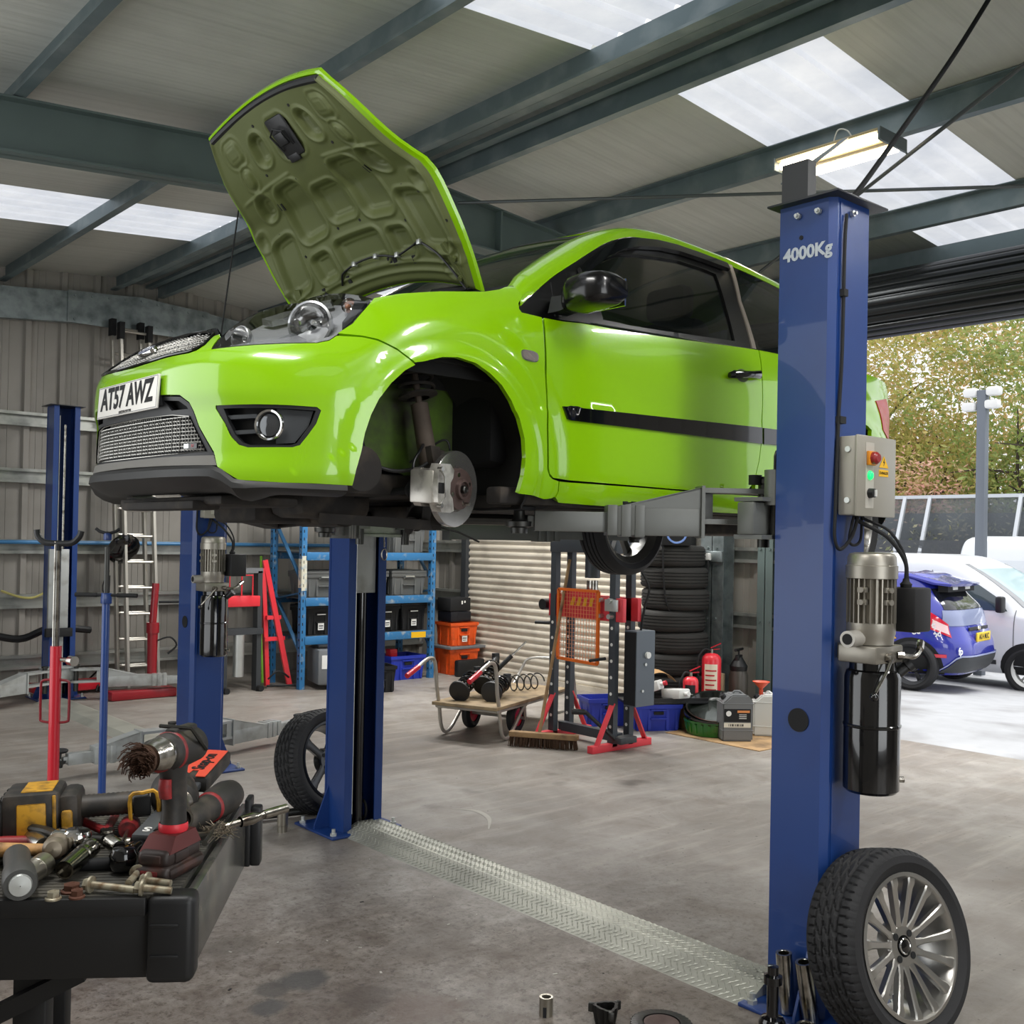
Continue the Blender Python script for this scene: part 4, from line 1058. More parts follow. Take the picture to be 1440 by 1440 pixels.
pk += [('b', .215, 0, .068, .225, .035, .016, 0), ('b', .46, 0, .085, .125, .035, .014, 0), ('b', .795, 0, .085, .14, .05, .010, 0)]
def relief(u, v):
    d = 0.
    for _, cu, cv, hu, hv, r, dep, sk in pk:
        q = sd_box(u, v*.62, cu, cv*.62, hu, hv*.62, r*.8, sk)
        d += dep*(1-sst(-.014, .010, q)) - .35*abs(dep)*(exp(-((q-.020)/.008)**2)) + .25*dep*(1-sst(-.030, -.022, q))
    for uu in (.075, .115): d -= .006*exp(-((u-uu)/.008)**2)*(1-sst(.80, .9, abs(v)))
    d -= .005*exp(-((u-.655)/.008)**2)*sst(.2, .25, abs(v))*(1-sst(.8, .9, abs(v)))
    d -= .006*exp(-((abs(v)-.92)/.02)**2)
    return d
mb = CM(); NU, NV = 190, 170; V = []
for i in range(NU+1):
    for j in range(NV+1):
        u = .006+.972*i/NU; v = -.955+1.91*j/NV; e_ = min(1-abs(v)-.03, 1-u+.01, u+.01)
        o_ = -.030*sst(.0, .05, e_)-.004+relief(u, v)
        V.append(hoodp(u, v, o_))
mb.faces(V, [(i*(NV+1)+j, i*(NV+1)+j+1, (i+1)*(NV+1)+j+1, (i+1)*(NV+1)+j) for i in range(NU) for j in range(NV)])
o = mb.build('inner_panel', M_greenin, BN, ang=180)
# folded edge all round, closing skin to inner panel
mb = CM(); loopuv = [(0, -1+2*k/20) for k in range(20)]+[(k/20, 1) for k in range(20)]+[(1, 1-2*k/20) for k in range(20)]+[(1-k/20, -1) for k in range(20)]
rings = []
for u, v in loopuv:
    a = Vector(hoodp(u, v, 0)); b_ = Vector(hoodp(.5+(u-.5)*.99, v*.992, -.012)); c_ = Vector(hoodp(.5+(u-.5)*.97, v*.945, -.018)); rings.append([a, b_, c_])
mb.loft(rings, cap=False, closed=False, loop=True); mb.build('folded_edge', M_green, BN)
mb = CM(); mb.tube([hoodp(.965, -.93+1.86*k/30, -.024) for k in range(31)], .014, n=8); mb.build('front_seal', M_black, BN)
# latch plate, slots, holes, washer hose with clips, hinges
mb = CM(); c0 = Vector(hoodp(.80, 0, -.030)); ex = (Vector(hoodp(.81, 0, -.03))-Vector(hoodp(.79, 0, -.03))).normalized(); M_ = frame(c0, (0, 1, 0), ex)
mb.box((-.060, -.085, -.012), (.060, .075, .004), .008, m=M_); mb.box((-.03, -.03, -.03), (.03, .02, .03), .006, m=M_); mb.box((-.045, -.10, -.014), (.02, -.07, .01), .004, m=M_); mb.tube([M_ @ Vector(p) for p in ((-.04, -.05, .018), (-.045, .02, .03), (.0, .04, .034), (.04, .02, .03), (.04, -.04, .018))], .004, n=6); mb.tube([M_ @ Vector(p) for p in ((-.04, -.05, -.018), (-.045, .02, -.03), (.0, .04, -.034), (.04, .02, -.03), (.04, -.04, -.018))], .004, n=6)
mb.build('latch', M_black, BN)
mb = CM()
for u, v in ((.13, .22), (.125, .27), (.125, .47), (.11, -.26), (.115, -.55), (.55, .52), (.55, -.52)):
    q0, q1 = hoodp(u-.018, v, -.034), hoodp(u+.018, v, -.034); mb.bar(q0, q1, .022, .008)
for u, v in ((.30, .55), (.30, -.55), (.34, .12), (.34, -.12), (.62, .2), (.62, -.2), (.70, .45), (.70, -.45), (.45, .68), (.45, -.68), (.22, .60), (.22, -.6), (.9, .3), (.9, -.3), (.9, .75), (.9, -.75), (.42, .80), (.3, .93)):
    q = Vector(hoodp(u, v, -.033)); mb.cyl(q, q-HN*.003, .006, n=8)
mb.build('slots', M_blackmt, BN)
mb = CM(); hp = [(.10, -.34), (.135, -.30), (.15, -.26), (.165, -.12), (.17, .05), (.165, .18), (.15, .30), (.16, .38), (.19, .52), (.205, .60), (.16, .72), (.10, .80), (.05, .86), (.02, .90)]
mb.tube(smooth([hoodp(u, v, -.042) for u, v in hp], 5), .0045, n=6); wh = mb.build('washer_hose', M_black, BN)
mb = CM()
for u, v in ((.165, -.12), (.168, .12), (.155, .33), (.205, .60)):
    q = Vector(hoodp(u, v, -.042)); mb.box((q.x-.010, q.y-.010, q.z-.010), (q.x+.010, q.y+.010, q.z+.010), .003)
mb.build('hose_clip', M_zinc, wh)
for sg in (1, -1):
    mb = CM(); mb.bar(hoodp(.02, .90*sg, -.028), hoodp(.20, .80*sg, -.034), .030, .012); mb.bar(hoodp(.0, .93*sg, -.03), Vector((1.07, .60*sg, .90)), .03, .012)
    for u in (.06, .14): 
        q = Vector(hoodp(u, .87*sg, -.034)); mb.cyl(q, q-HN*.012, .010, n=8)
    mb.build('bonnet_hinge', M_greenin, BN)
# engine bay upper edge seen behind the headlamp
mb = CM(); mb.box((.42, -.42, .40), (.95, .42, .62)); mb.build('engine_bay', M_blackmt)
mb = CM(); mb.tube([(.55, -.47, .78), (.574, -.50, .921), (.69, -.595, 1.50)], .0035, n=6); mb.build('bonnet_stay', M_blackmt)

# ---------------------------------------------------------------- wheel arches, suspension, underside
def by_(x, z):
    s = s_of_x(x) if x < 3.9 else 4.6
    return body(s, max(.2, min(.9, z)))[1]
for sg in (1, -1):
    for wx, nm in ((.750, 'front_arch_liner'), (3.236, 'rear_arch_liner')):
        mb = CM(); N_ = 30; rings = []
        sp_a = 224 if nm[0] == 'r' else 140
        for k in range(N_+1):
            a = radians(-22+sp_a*k/N_); c, s_ = cos(a), sin(a)
            r = .352+.02*sst(0, 1, sin(a))
            P = lambda rr_, y_: Vector((wx+rr_*c, y_*sg, .325+rr_*s_))
            yb = max(.55, by_(wx+.345*c, .325+.345*s_)-.022); rings.append([P(.348, yb), P(r+.02, yb-.02), P(r+.03, .70), P(r+.035, .55), P(r+.02, .46)])
        mb.loft(rings, cap=False, closed=False)
        if nm[0] == 'r': mb.faces([(wx-.38, .46*sg, .15), (wx+.38, .46*sg, .15), (wx+.38, .46*sg, .72), (wx-.38, .46*sg, .72)], [(0, 1, 2, 3)])
        mb.build(nm, M_liner)
# inner wing and chassis leg seen inside the near front arch
for sg in (1, -1):
    mb = CM(); mb.faces([(x_, .44*sg, z_) for x_, z_ in ((.38, .30), (.58, .33), (.70, .34), (1.10, .22), (1.12, .75), (.38, .75))], [(0, 1, 2, 3, 4, 5)])
    mb.box((.40, .40*sg-.03, .36), (1.0, .40*sg+.03, .46), .01); mb.cyl((.56, .44*sg, .52), (.56, .450*sg, .52), .018, n=14)
    mb.build('inner_wing', M_greendk)
    mb = CM(); mb.box((.50, .60*sg-.14, .66), (1.08, .60*sg+.14, .69), .02); mb.loft([[Vector((wx, .60*sg+.14*c, .62+.16*s_)) for c, s_ in ((-1, 0), (-.9, .3), (0, .42), (.9, .3), (1, 0))] for wx in (.5, .62, .9, 1.06)], closed=False, cap=False)
    mb.build('strut_tower', M_liner)
def front_corner(sg):
    """strut, spring, knuckle, disc, caliper"""
    mb = CM(); top_, bot = Vector((.795, .53*sg, .70)), Vector((.825, .60*sg, .33))
    d = (bot-top_).normalized()
    mb.cyl(top_+d*.16, bot, .031, .033, n=20); mb.cyl(top_, top_+d*.18, .012, n=10)
    st_ = mb.build('strut', mat('strut_dusty', '5c5148', .75, .2, var=.3, scale=20))
    mb = CM(); mb.lathe([(.045, 0), (.068, .004), (.070, .012), (.040, .020)], top_+d*.12, d, n=24); mb.build('spring_seat', M_under, st_)
    mb = CM(); ct = []
    u = d.orthogonal().normalized(); w = d.cross(u)
    for k in range(90):
        t = k/89; a = t*2*pi*3.2; ct.append(top_+d*(.01+.12*t)+u*(.060*cos(a))+w*(.060*sin(a)))
    mb.tube(ct, .0065, n=8); mb.build('coil_spring', M_under, st_)
    # hub frame: steered axis
    st2 = radians(17); ax = Vector((sin(st2), cos(st2)*sg, -.05)).normalized() if sg > 0 else Vector((-sin(st2), cos(st2)*sg, -.05)).normalized()
    C_ = Vector((.862, .715*sg, .245))
    mb = CM(); mb.cyl(C_-ax*.16, C_-ax*.02, .045, .06, n=16); mb.bar(bot+Vector((0, 0, .06)), C_-ax*.09, .06, .05); mb.bar(C_-ax*.09, C_-ax*.11+Vector((0.0, 0, -.13)), .05, .05); mb.box((C_.x-.04, C_.y-sg*.13-.03, C_.z+.03), (C_.x+.03, C_.y-sg*.13+.03, C_.z+.14), .01)
    kn = mb.build('knuckle', M_under)
    if sg > 0:
        mb = CM(); mb.lathe([(.062, -.012), (.129, -.012), (.131, -.010), (.131, .010), (.129, .012), (.078, .012), (.076, .010), (.062, .010)], C_-ax*.018, ax, n=64); dk = mb.build('brake_disc', M_disc, kn, ang=30)
        mb = CM(); mb.lathe([(.072, -.02), (.072, .012), (.069, .020), (.036, .022), (.034, .034), (.026, .036), (.024, .026), (.001, .024)], C_-ax*.006, ax, n=40); mb.build('disc_bell', M_rust, dk, ang=30)
        mb = CM(); uu = ax.orthogonal().normalized(); ww = ax.cross(uu)
        mb.lathe([(.014, 0), (.014, .022), (.010, .026), (.006, .018), (.001, .018)], C_+ax*.012, ax, n=12)
        mb.build('hub_nut', M_dksteel, dk)
        mb = CM()
        for k in range(4):
            p = C_+(uu*cos(k*pi/2+.4)+ww*sin(k*pi/2+.4))*.052
            if k == 1: mb.cyl(p+ax*.012, p+ax*.042, .006, n=8)
            mb.cyl(p+ax*.010, p+ax*.0165, .008, n=8)
        mb.build('wheel_stud', M_steel, dk)
        # caliper: bridges the disc on its front side
        fr_ = Vector((-cos(st2), sin(st2)*sg, 0)).normalized(); up = Vector((0, 0, 1)); B0 = C_+fr_*.125-ax*.02
        Mc = Matrix(((fr_.x, up.x, ax.x, B0.x), (fr_.y, up.y, ax.y, B0.y), (fr_.z, up.z, ax.z, B0.z), (0, 0, 0, 1)))
        mb = CM(); out = [(-.052, -.075), (-.030, -.082), (.020, -.080), (.040, -.050), (.045, .0), (.042, .05), (.028, .078), (-.028, .080), (-.05, .06), (-.044, .035), (-.030, .018), (-.028, -.018), (-.044, -.035)]
        mb.prism([Mc @ Vector((a, b, .020)) for a, b in out], ax*.038)
        mb.prism([Mc @ Vector((a*.9, b*.8, -.055)) for a, b in out if a > -.04], ax*.03)
        mb.box((.012, -.055, -.055), (.046, .055, .04), .006, m=Mc)
        cl = mb.build('brake_caliper', mat('cast_caliper', 'c8c4bc', .38, .7, var=.15, scale=20, dirt='5d564e', dirtamt=.3, dscale=18), kn, ang=25)
        mb = CM(); mb.box((.008, -.020, .052), (.040, .016, .061), .003, m=Mc); mb.build('pad_window', M_blackmt, cl)
        mb = CM()
        for b in (-.06, .06): mb.cyl(Mc @ Vector((.03, b, .05)), Mc @ Vector((.03, b, .068)), .008, n=8)
        mb.tube([Mc @ Vector(p) for p in ((.035, .06, .06), (.02, .035, .068), (.015, -.03, .068), (.035, -.06, .06))], .0025, n=6); mb.build('caliper_spring', M_steel, cl)
        # brake hose and wiring
        mb = CM(); mb.tube(smooth([(.60, .46, .50), (.59, .52, .42), (.60, .58, .33), (.66, .62, .30), (.73, .66, .31), (.76, .68, .33)], 8), .0065, n=8)
        mb.tube(smooth([(.80, .60, .40), (.74, .66, .37), (.70, .68, .32), (.715, .68, .25)], 8), .0055, n=8); mb.tube(smooth([(.80, .52, .34), (.88, .60, .42), (.90, .62, .39), (.87, .64, .33)], 8), .004, n=6); mb.build('brake_hose', M_black, kn)
        mb = CM(); mb.cyl((.54, .5, .30), (.54, .62, .30), .075, n=20); mb.build('washer_bottle', M_under)
    else:
        mb = CM(); mb.lathe([(.001, -.03), (.136, -.03), (.138, .0), (.001, .0)], C_-ax*.02, ax, n=40); mb.build('splash_shield', M_blackmt, kn)
    # arms and driveshaft
    mb = CM(); mb.bar((.60, .28*sg, .14), C_-ax*.10+Vector((0, 0, -.13)), .07, .035); mb.bar((1.0, .30*sg, .15), C_-ax*.10+Vector((0, 0, -.13)), .06, .03); mb.cyl((1.0, .30*sg, .12), (1.0, .30*sg, .19), .04, n=12); mb.build('lower_arm', M_under)
    mb = CM(); a = C_-ax*.10; b_ = Vector((.70, .22*sg, .22)); mb.cyl(a, b_, .014, n=10); dd = (b_-a).normalized(); mb.lathe([(.03, 0), (.045, .02), (.038, .03), (.042, .045), (.032, .055), (.036, .07), (.02, .09)], a+dd*.02, dd, n=16)
    mb.build('driveshaft', M_blackmt)
front_corner(1); front_corner(-1)
wheel('rear_wheel', None, (3.236, .70, .175), (0, 0, 0), style='five', nsp=7, face=-1, rimmat=M_alloygr, parent=CAR, detail=False)
wheel('rear_wheel', None, (3.236, -.70, .175), (0, 0, 0), style='multi', nsp=15, face=1, parent=CAR)
mb = CM(); mb.box((.38, -.46, .22), (1.15, .46, .30), .02); mb.box((1.1, -.72, .19), (3.0, .72, .24), .01); mb.box((2.9, -.62, .24), (3.85, .62, .34), .02)
mb.box((1.0, -.78, .20), (3.0, -.70, .26), .01); mb.box((1.0, .70, .20), (3.0, .78, .26), .01)
mb.box((.45, -.30, .12), (.72, .05, .26), .03); mb.box((.50, .05, .14), (.8, .30, .28), .04); mb.cyl((.74, -.1, .18), (.74, .2, .18), .07, n=16)
mb.box((.98, -.40, .14), (1.08, .40, .20), .02); mb.box((3.0, -.60, .12), (3.10, .60, .20), .02)
mb.build('underbody', M_under)
mb = CM(); mb.tube(smooth([(.95, .0, .15), (1.4, .02, .16), (2.2, .05, .165), (2.9, .1, .17)], 6), .025, n=10); mb.cyl((3.3, -.3, .2), (3.3, .45, .2), .085, n=18); mb.cyl((3.4, .48, .2), (3.9, .52, .2), .025, n=12); mb.build('exhaust', M_dksteel)
mb = CM(); mb.cyl((.95, .42, .20), (.865, .46, .125), .042, .034, n=16); mb.lathe([(.046, 0), (.046, .012), (.040, .016), (.044, .03), (.038, .034)], (.93, .43, .18), (-.085, .04, -.075), n=16); mb.cyl((.865, .46, .125), (.835, .47, .10), .016, n=10); mb.tube([(.93, .50, .12), (1.0, .55, .10), (1.06, .60, .065)], .0035, n=6); mb.build('hanging_driveshaft', mat('rubber_boot', '1b1917', .6, var=.2))
# tail lamps
for mir in (False, True): panel('tail_lamp', [(3.98, .80), (4.15, .83), (4.28, .70), (4.22, .58), (4.05, .66)], body, M_red, mirror=mir, off=.004, rim=.01, h=.03)
mb = CM(); mb.tube([Vector(body(3.48+.045*cos(a), .76+.07*sin(a)))+Vector((0, .002, 0)) for a in [2*pi*k/28 for k in range(28)]], .002, n=4, loop=True); mb.build('fuel_flap', M_blackmt)
# ================================================================ TWO-POST LIFTS
def LM(o):
    return Matrix.Translation(o.location) @ o.rotation_euler.to_matrix().to_4x4()
def wbuild(mb, name, material, top, parent=None, **k):
    """shapes given in world coordinates, stored in the frame of their thing."""
    Mi = LM(top).inverted()
    for v in mb.bm.verts: v.co = Mi @ v.co
    return mb.build(name, material, parent or top, **k)
PH = 2.78
def lift_post(label, loc, rz, unit, group='blue lift columns'):
    """local frame: +y is the open side that faces the bay, -y the outer web."""
    t = thing('lift_post', label, 'lift post', loc, rz, group=None)
    mb = MB(); w, d, c, th, lip = .12, .107, .022, .007, .048
    out = [(-w+lip, d), (-w, d), (-w, -d+c), (-w+c, -d), (w-c, -d), (w, -d+c), (w, d), (w-lip, d)]
    inn = [(w-lip, d-th), (w-th, d-th), (w-th, -d+c), (w-c, -d+th), (-w+c, -d+th), (-w+th, -d+c), (-w+th, d-th), (-w+lip, d-th)]
    P = out+inn; mb.loft([[(x, y, .01) for x, y in P], [(x, y, PH-.008) for x, y in P]], cap=True)
    # shallow pressed step along the web
    mb.box((-w+c+.012, -d-.003, .3), (-w+c+.018, -d, PH-.02)); mb.box((w-.004, -.09, .02), (w+.003, -.075, PH-.02))
    mb.build('column', M_blue, t, flat=True)
    mb = MB(); mb.box((-.16, -.145, PH-.008), (.16, .135, PH), .002); tp = mb.build('top_plate', mat('top_plate_dark', '24262c', .45), t)
    for x, y, ax in ((-w-.002, -.05, (-1, 0, 0)), (-w-.002, .03, (-1, 0, 0)), (-.02, -d-.002, (0, -1, 0))):
        p = Vector((x, y, PH-.05)); a = Vector(ax); mb = MB().cyl(p, p+a*.012, .011, n=6); mb.cyl(p+a*.012, p+a*.022, .006, n=8); mb.build('bolt', M_zinc, tp)
    mb = MB(); mb.box((-.22, -.24, 0), (.22, .16, .014), .004)
    bp_ = mb.build('base_plate', M_blue, t)
    for x, y in ((-.19, -.2), (.19, -.2), (-.19, .12), (.19, .12), (0, -.21)):
        mb = MB(); mb.cyl((x, y, .014), (x, y, .028), .018, n=6); mb.cyl((x, y, .028), (x, y, .05), .010, n=8); mb.build('anchor_bolt', M_zinc, bp_)
    for s_ in (-1, 1):
        mb = MB(); mb.prism([(s_*w, -.06, .014), (s_*(w+.085), -.06, .014), (s_*(w+.085), -.06, .03), (s_*w, -.06, .24)], (0, .01, 0)); mb.build('gusset', M_blue, t)
    mb = MB(); mb.prism([(-.03, -d, .014), (-.03, -d-.1, .014), (-.03, -d-.1, .03), (-.03, -d, .24)], (.01, 0, 0)); mb.build('gusset', M_blue, t)
    mb = MB(); mb.cyl((.0, .05, .02), (.0, .05, 1.35), .030, n=20); mb.build('hydraulic_ram', M_blackgl, t)
    mb = MB(); mb.cyl((.0, .05, 1.35), (.0, .05, 2.6), .016, n=14); mb.build('ram_rod', M_chromeD, t)
    for x_ in (-.045, .05):
        mb = MB(); mb.tube([(x_, .04+.03*cos(a), .10+.05*sin(a)) for a in [2*pi*k/16 for k in range(16)]], .008, n=6, loop=True); mb.build('cable_pulley', M_blackmt, t)
    mb = MB(); mb.cyl((.058, .085, .1), (.058, .085, PH-.1), .004, n=6); mb.build('sync_cable', M_zinc, t)
    if unit: power_unit(t)
    return t
def power_unit(t):
    """motor, pump, tank and control box on the outer web; local frame of the post."""
    y0 = -.107
    # control box
    mb = MB(); mb.box((-.085, y0-.078, 1.700), (.155, y0-.008, 1.965), .006); cb = mb.build('control_box', mat('control_box_grey', '9b978c', .4, .2, var=.04), t)
    mb = MB(); mb.box((-.088, y0-.082, 1.697), (.158, y0-.070, 1.968), .004); mb.box((-.07, y0-.01, 1.72), (.14, y0, 1.95)); lid = mb.build('box_lid', MATS['control_box_grey'], cb)
    for z_ in (1.75, 1.92):
        MB().cyl((-.092, y0-.045, z_), (-.085, y0-.045, z_), .010, n=10).build('lid_screw', M_zinc, cb)
    yf = y0-.082; fm = frame((0, yf-.0005, 0), (1, 0, 0), (0, 0, 1))
    mb = MB(); mb.box((-.040, yf-.0012, 1.725), (.012, yf, 1.945)); st = mb.build('label_strip', mat('label_grey', 'b0aca2', .5), lid)
    mb = MB(); mb.box((-.038, yf-.014, 1.868), (.010, yf-.001, 1.916), .004); es = mb.build('stop_switch_plate', M_yellow if False else mat('switch_amber', 'd98a1e', .4), lid)
    mb = MB(); mb.lathe([(.021, 0), (.021, .014), (.014, .022), (.001, .022)], (-.014, yf-.012, 1.892), (0, -1, 0), n=20); mb.build('stop_knob', mat('dark_red_knob', '8c1a1a', .35), es)
    mb = MB(); mb.sphere((-.014, yf-.002, 1.835), .016, sc=(1, .7, 1)); mb.build('green_lamp', mat('lit_green_lamp', '19d86a', .2, emit=1.3), lid, ang=80)
    mb = MB(); mb.lathe([(.017, 0), (.015, .02), (.001, .021)], (-.014, yf, 1.775), (0, -1, 0), n=18); mb.build('selector_knob', M_black, lid)
    mb = MB(); mb.box((-.016, yf-.028, 1.764), (-.012, yf-.018, 1.786)); mb.build('knob_pointer', M_white, lid)
    mb = MB(); tri = [(.075, yf-.001, 1.905), (.045, yf-.001, 1.865), (.105, yf-.001, 1.865)]; mb.prism(tri, (0, -.0008, 0)); mb.box((.045, yf-.0015, 1.835), (.105, yf, 1.858)); wl = mb.build('warning_label', M_yellow, lid)
    mb = MB(); mb.prism([(.077, yf-.002, 1.898), (.069, yf-.002, 1.882), (.075, yf-.002, 1.883), (.072, yf-.002, 1.870), (.081, yf-.002, 1.886), (.075, yf-.002, 1.885)], (0, -.0006, 0)); mb.build('bolt_symbol', M_blackmt, wl)
    text('DANGER', .0135, M_blackmt, wl, 'warning_text', frame((.075, yf-.0018, 1.8465), (1, 0, 0), (0, 0, 1)))
    # motor
    mx, my = -.03, y0-.105
    mb = MB(); mb.lathe([(.001, 1.578), (.055, 1.577), (.072, 1.572), (.078, 1.562), (.079, 1.535), (.083, 1.533), (.083, 1.492), (.079, 1.490)], (mx, my, 0), n=36); mt = mb.build('fan_cowl', mat('cast_aluminium', '9f9a90', .38, .75, var=.08, scale=12), t)
    mb = MB(); mb.cyl((mx, my, 1.32), (mx, my, 1.495), .062, n=28)
    for k in range(26):
        a = 2*pi*k/26; u = Vector((cos(a), sin(a), 0)); mb.bar(Vector((mx, my, 1.345))+u*.068, Vector((mx, my, 1.492))+u*.068, .004 , .022, up=u)
    mb.lathe([(.060, 1.27), (.072, 1.275), (.074, 1.30), (.078, 1.31), (.078, 1.345), (.06, 1.347)], (mx, my, 0), n=36)
    mb.build('motor_body', MATS['cast_aluminium'], t)
    for a, zz in ((radians(-110), 1.455), (radians(-110), 1.415), (radians(-170), 1.455), (radians(-170), 1.415)):
        u = Vector((cos(a), sin(a), 0)); p = Vector((mx, my, zz))+u*.076; mb = MB(); mb.bar(p-u*.012, p+u*.012, .03, .016); mb.cyl(p+u*.004, p+u*.022, .009, n=10); mb.build('cooling_boss', MATS['cast_aluminium'], mt)
    mb = MB(); mb.box((mx+.075, my-.115, 1.315), (mx+.185, my-.015, 1.462), .008); cap_ = mb.build('capacitor_box', mat('box_black', '1a1a1c', .6), t)
    mb = MB(); mb.lathe([(.018, 0), (.020, .012), (.012, .02), (.010, .03)], (mx+.105, my-.065, 1.462), (0, 0, 1), n=12); mb.build('cable_gland', M_blackmt, cap_)
    mb = MB(); mb.box((mx-.085, my-.07, 1.215), (mx+.085, my+.07, 1.272), .006); mb.box((mx-.03, my+.05, 1.22), (mx+.03, y0, 1.27)); pb_ = mb.build('pump_block', MATS['cast_aluminium'], t)
    mb = MB(); mb.cyl((mx-.135, my+.005, 1.295), (mx-.06, my+.005, 1.295), .027, n=20); vc = mb.build('valve_cylinder', mat('light_cast', 'b5b1aa', .4, .4), t)
    MB().cyl((mx-.137, my+.005, 1.295), (mx-.135, my+.005, 1.295), .018, n=16).build('valve_bore', M_blackmt, vc)
    mb = MB(); mb.cyl((mx-.02, my-.072, 1.235), (mx-.02, my-.092, 1.235), .016, n=14); mb.tube([(mx-.02, my-.088, 1.235), (mx-.05, my-.090, 1.20), (mx-.115, my-.085, 1.13)], .005, n=8); lv = mb.build('release_lever', M_chromeD, t)
    MB().sphere((mx-.120, my-.084, 1.118), .014).build('lever_ball', M_blackgl, lv)
    mb = MB(); mb.tube(smooth([(mx+.05, my-.072, 1.24), (mx+.09, my-.10, 1.235), (mx+.13, my-.10, 1.25), (mx+.17, my-.085, 1.275)], 5), .009, n=8); mb.cyl((mx+.045, my-.07, 1.24), (mx+.06, my-.085, 1.24), .014, n=8); mb.cyl((mx+.14, my-.098, 1.257), (mx+.175, my-.083, 1.277), .013, n=8); mb.build('hydraulic_fitting', M_chromeD, t)
    tx = mx+.015
    mb = MB(); mb.lathe([(.001, .785), (.080, .785), (.090, .795), (.090, 1.165), (.084, 1.185), (.075, 1.190), (.075, 1.215), (.001, 1.215)], (tx, my, 0), n=40); mb.lathe([(.090, 1.0), (.0935, 1.003), (.0935, 1.009), (.090, 1.012)], (tx, my, 0), n=40); tk = mb.build('oil_tank', M_blackgl, t)
    mb = MB(); mb.cyl((tx+.06, my-.055, 1.175), (tx+.085, my-.08, 1.205), .018, n=14); mb.cyl((tx+.08, my-.075, 1.20), (tx+.09, my-.085, 1.212), .024, n=14); mb.build('filler_cap', M_black, tk)
    MB().cyl((tx+.065, my-.062, .825), (tx+.078, my-.075, .825), .010, n=8).build('drain_plug', M_chromeD, tk)
    # cables
    mb = MB(); mb.tube(smooth([(mx+.105, my-.065, 1.49), (mx+.105, my-.06, 1.55), (mx+.06, my-.02, 1.63), (.0, y0-.04, 1.68), (-.02, y0-.04, 1.70)], 6), .007, n=8); mb.build('power_cable', M_blackmt, t)
    mb = MB(); mb.tube(smooth([(mx+.115, my-.065, 1.49), (mx+.12, my-.05, 1.57), (mx+.09, my-.01, 1.65), (.03, y0-.04, 1.69), (.02, y0-.04, 1.70)], 6), .005, n=8); mb.build('power_cable', M_blackmt, t)
    mb = MB(); mb.tube(smooth([(-.01, y0-.04, 1.70), (-.03, y0-.03, 1.63), (-.075, y0-.015, 1.585), (-.105, y0-.012, 1.62), (-.105, y0-.012, 1.72), (-.092, y0-.01, 2.0), (-.075, y0-.01, 2.25), (-.07, y0-.01, 2.6), (-.06, y0-.01, 2.72)], 8), .006, n=8); mb.build('supply_cable', M_blackmt, t)
    mb = MB(); mb.tube(smooth([(.03, y0-.03, 1.70), (.025, y0-.03, 1.62), (.0, y0-.02, 1.60), (-.03, y0-.02, 1.62), (-.02, y0-.03, 1.70)], 6), .005, n=8); mb.build('supply_cable', M_blackmt, t)
    for z_ in (2.02, 2.45): MB().box((-.095 if z_ < 2.2 else -.085, y0-.02, z_-.012), (-.06, y0-.001, z_+.012)).build('cable_clip', M_blackmt, t)
    mb = MB(); mb.cyl((-.124, .0, 1.0), (-.120, .0, 1.0), .040, n=28); mb.build('rubber_bung', M_blackmt, t)
